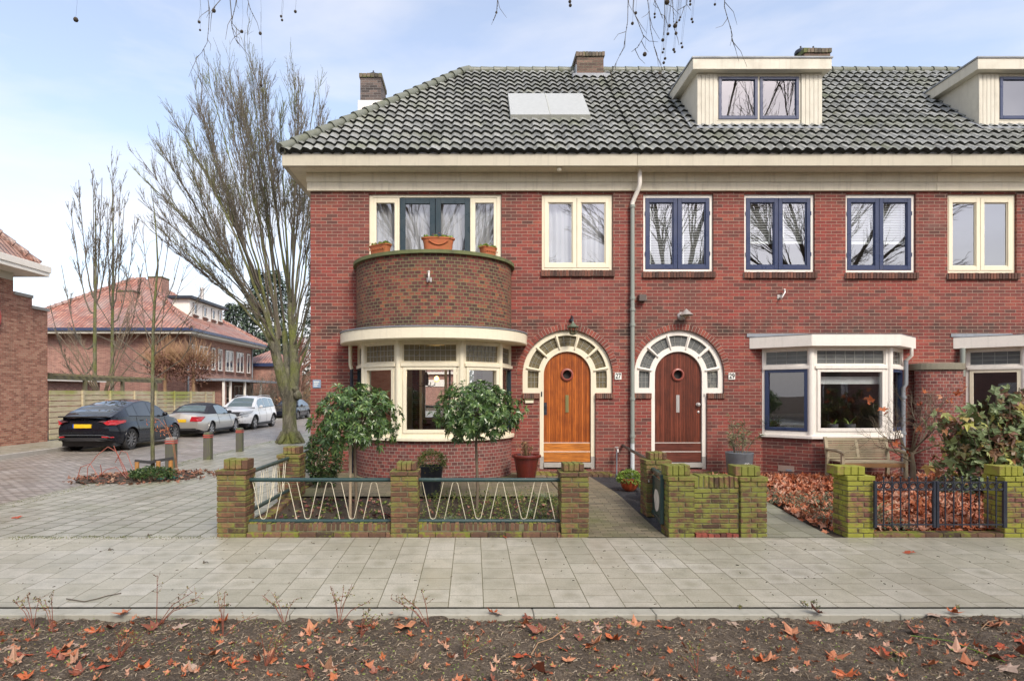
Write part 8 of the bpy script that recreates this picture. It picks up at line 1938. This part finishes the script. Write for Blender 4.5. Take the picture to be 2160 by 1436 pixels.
# pale door frames and cupboards on the back walls, so the rooms are not empty
b = MB(); 
for x in (-1.4, -.75): b.box(x, x + .07, 15.7, 15.8, .3, 2.4)
b.box(-1.33, -.75, 15.7, 15.8, 2.33, 2.4); b.build('door_casing', M['white'], h27)
for hh, (xa_, xb_) in ((h27, (-1.5, .1)), (h29, (6.2, 7.5))):
    b = MB(); ring(b, xa_, xb_, .8, 2.35, .07, .07, .07, .07, 18.0, 18.1); b.box((xa_ + xb_) / 2 - .03, (xa_ + xb_) / 2 + .03, 18.0, 18.1, .87, 2.28); b.build('rear_window', M['white'], hh)
b = MB(); b.box(-2.6, -1.9, 15.3, 15.8, .3, 2.2); b.build('bookcase', plain('brown_cupboard', (.25, .09, .05), .5), label='tall brown cupboard at the back of the curved bay room', cat='cupboard', bevel=.01)
b = MB(); b.box(5.9, 8.0, 13.4, 14.3, .3, .72); b.box(5.9, 8.0, 14.1, 14.35, .72, 1.1); b.build('sofa', plain('pale_sofa_fabric', (.5, .5, .48), .9), label='pale sofa deep in the room behind the angular bay', cat='sofa', bevel=.05)
# side edging of the corner garden
h = thing('brick_edging', 'low mossy brick edging under the side railing', 'edging', (-2.8, 9.4, -.15), 'brick edgings of the front gardens')
for y0_, y1_ in ((7.56, 9.0), (9.4, 11.7)):
    b = MB(); y = y0_
    while y < y1_: b.box(-2.86 + J(), -2.70 + J(), y + .003, y + .053, -.2, max(-.06, min(zgard(y), 0) + .05) + J(.004)); y += .058
    b.build('upright_bricks', M['brownbrick'], h, bevel=.004)

# ------------------------------------------------------------ small wear and litter
r = random.Random(404)
def pave_pt(a, c_):
    D = FOC * 1.75 / (c_ - CY)
    for _ in range(8): x = (a - CX) * D / FOC; D = FOC * (CAMZ - zpave(x, D)) / (c_ - CY)
    return Vector(((a - CX) * D / FOC, D, zpave((a - CX) * D / FOC, D)))
b = MB()
for i in range(240):
    x = -5.6 + 2.7 * r.random(); y = 7.22 + r.gauss(0, .035); p = Vector((x, y, zpave(x, y) - .003))
    if r.random() < .6 or x < -4.2: tuft(b, p, 5, r.uniform(.015, .04), r, 1.3, .003, .4)
for i in range(520):
    x = r.uniform(-7.5, -3.1); y = r.uniform(7.4, 14); row = round((x + 0.02) / .3) * .3 - .02; p = Vector((row + r.gauss(0, .008), y, zpave(row, y) - .002)); tuft(b, p, 3, r.uniform(.01, .03), r, 1.3, .003, .4)
for i in range(900):
    y = r.uniform(8, 24); x = -7.6 + abs(r.gauss(0, .22)); p = Vector((x, y, zpave(x, y) - .002)); tuft(b, p, 4, r.uniform(.01, .035), r, 1.4, .005, .5)
b.build('moss', island('joint_moss', [(0, (.07, .09, .015)), (.6, (.15, .17, .04)), (1, (.26, .26, .09))], namt=0, bump=0), kind='stuff', label='moss and fine grass in the joints of the corner pavement', cat='moss')
b = MB()
for i in range(330):
    x = r.uniform(-5.5, 8); y = r.uniform(5.12, 7.2); p = Vector((x, y, zpave(x, y) + .003)); a = r.uniform(0, PI); l = r.uniform(.006, .03); b.tube([p, p + Vector((math.cos(a), math.sin(a), .1)) * l], r.uniform(.001, .003), 4)
b.build('pavement_litter', island('dark_bits', [(0, (.03, .025, .02)), (.6, (.12, .09, .06)), (1, (.5, .45, .35))], namt=0, bump=0), kind='stuff', label='tiny dark bits and seeds scattered over the pavement slabs', cat='litter')
for k, (a, c_, lb) in enumerate(((313, 1129, 'small dark clod on the joint between corner and front pavement'), (231, 1160, 'tiny dark twig on the left slabs'), (408, 1268, 'small dry leaf scrap near the kerb on the left'), (430, 1187, 'short dark twig on the middle left slabs'))):
    p = pave_pt(a, c_); b = MB(); b.blob(p + UPV * .008, .016, 6, jit=.006); b.tube([p + UPV * .006, p + Vector((.03, .01, .012)), p + Vector((.05, -.01, .006))], .004, 4); b.build('clod', M['barkd'], label=lb, cat='debris', group='debris on the pavement')
# air brick patch in the angular bay wall
d_ = Vector((.65, -.58, 0)).normalized(); n_ = Vector((d_.y, -d_.x, 0)); p0 = Vector((5.64, YF + .012, 0))
MMb = Matrix((d_, -n_ if n_.y < 0 else n_, Vector((0, 0, 1)))).transposed().to_4x4(); MMb.translation = p0
if (MMb @ Vector((0, -1, 0)) - p0).y > 0: MMb = Matrix((d_, Vector((-d_.y, d_.x, 0)), Vector((0, 0, 1)))).transposed().to_4x4(); MMb.translation = p0
b = MB(); b.box(.30, .58, -.006, .01, .09, .20, 0, MMb); ab = b.build('repointed_patch', paint('pale_mortar_patch', (.38, .27, .22), dirt=.4), h29)
b = MB(); b.box(.44, .54, -.012, .0, .10, .135, 0, MMb); b.build('air_grate', M['lead'], ab)
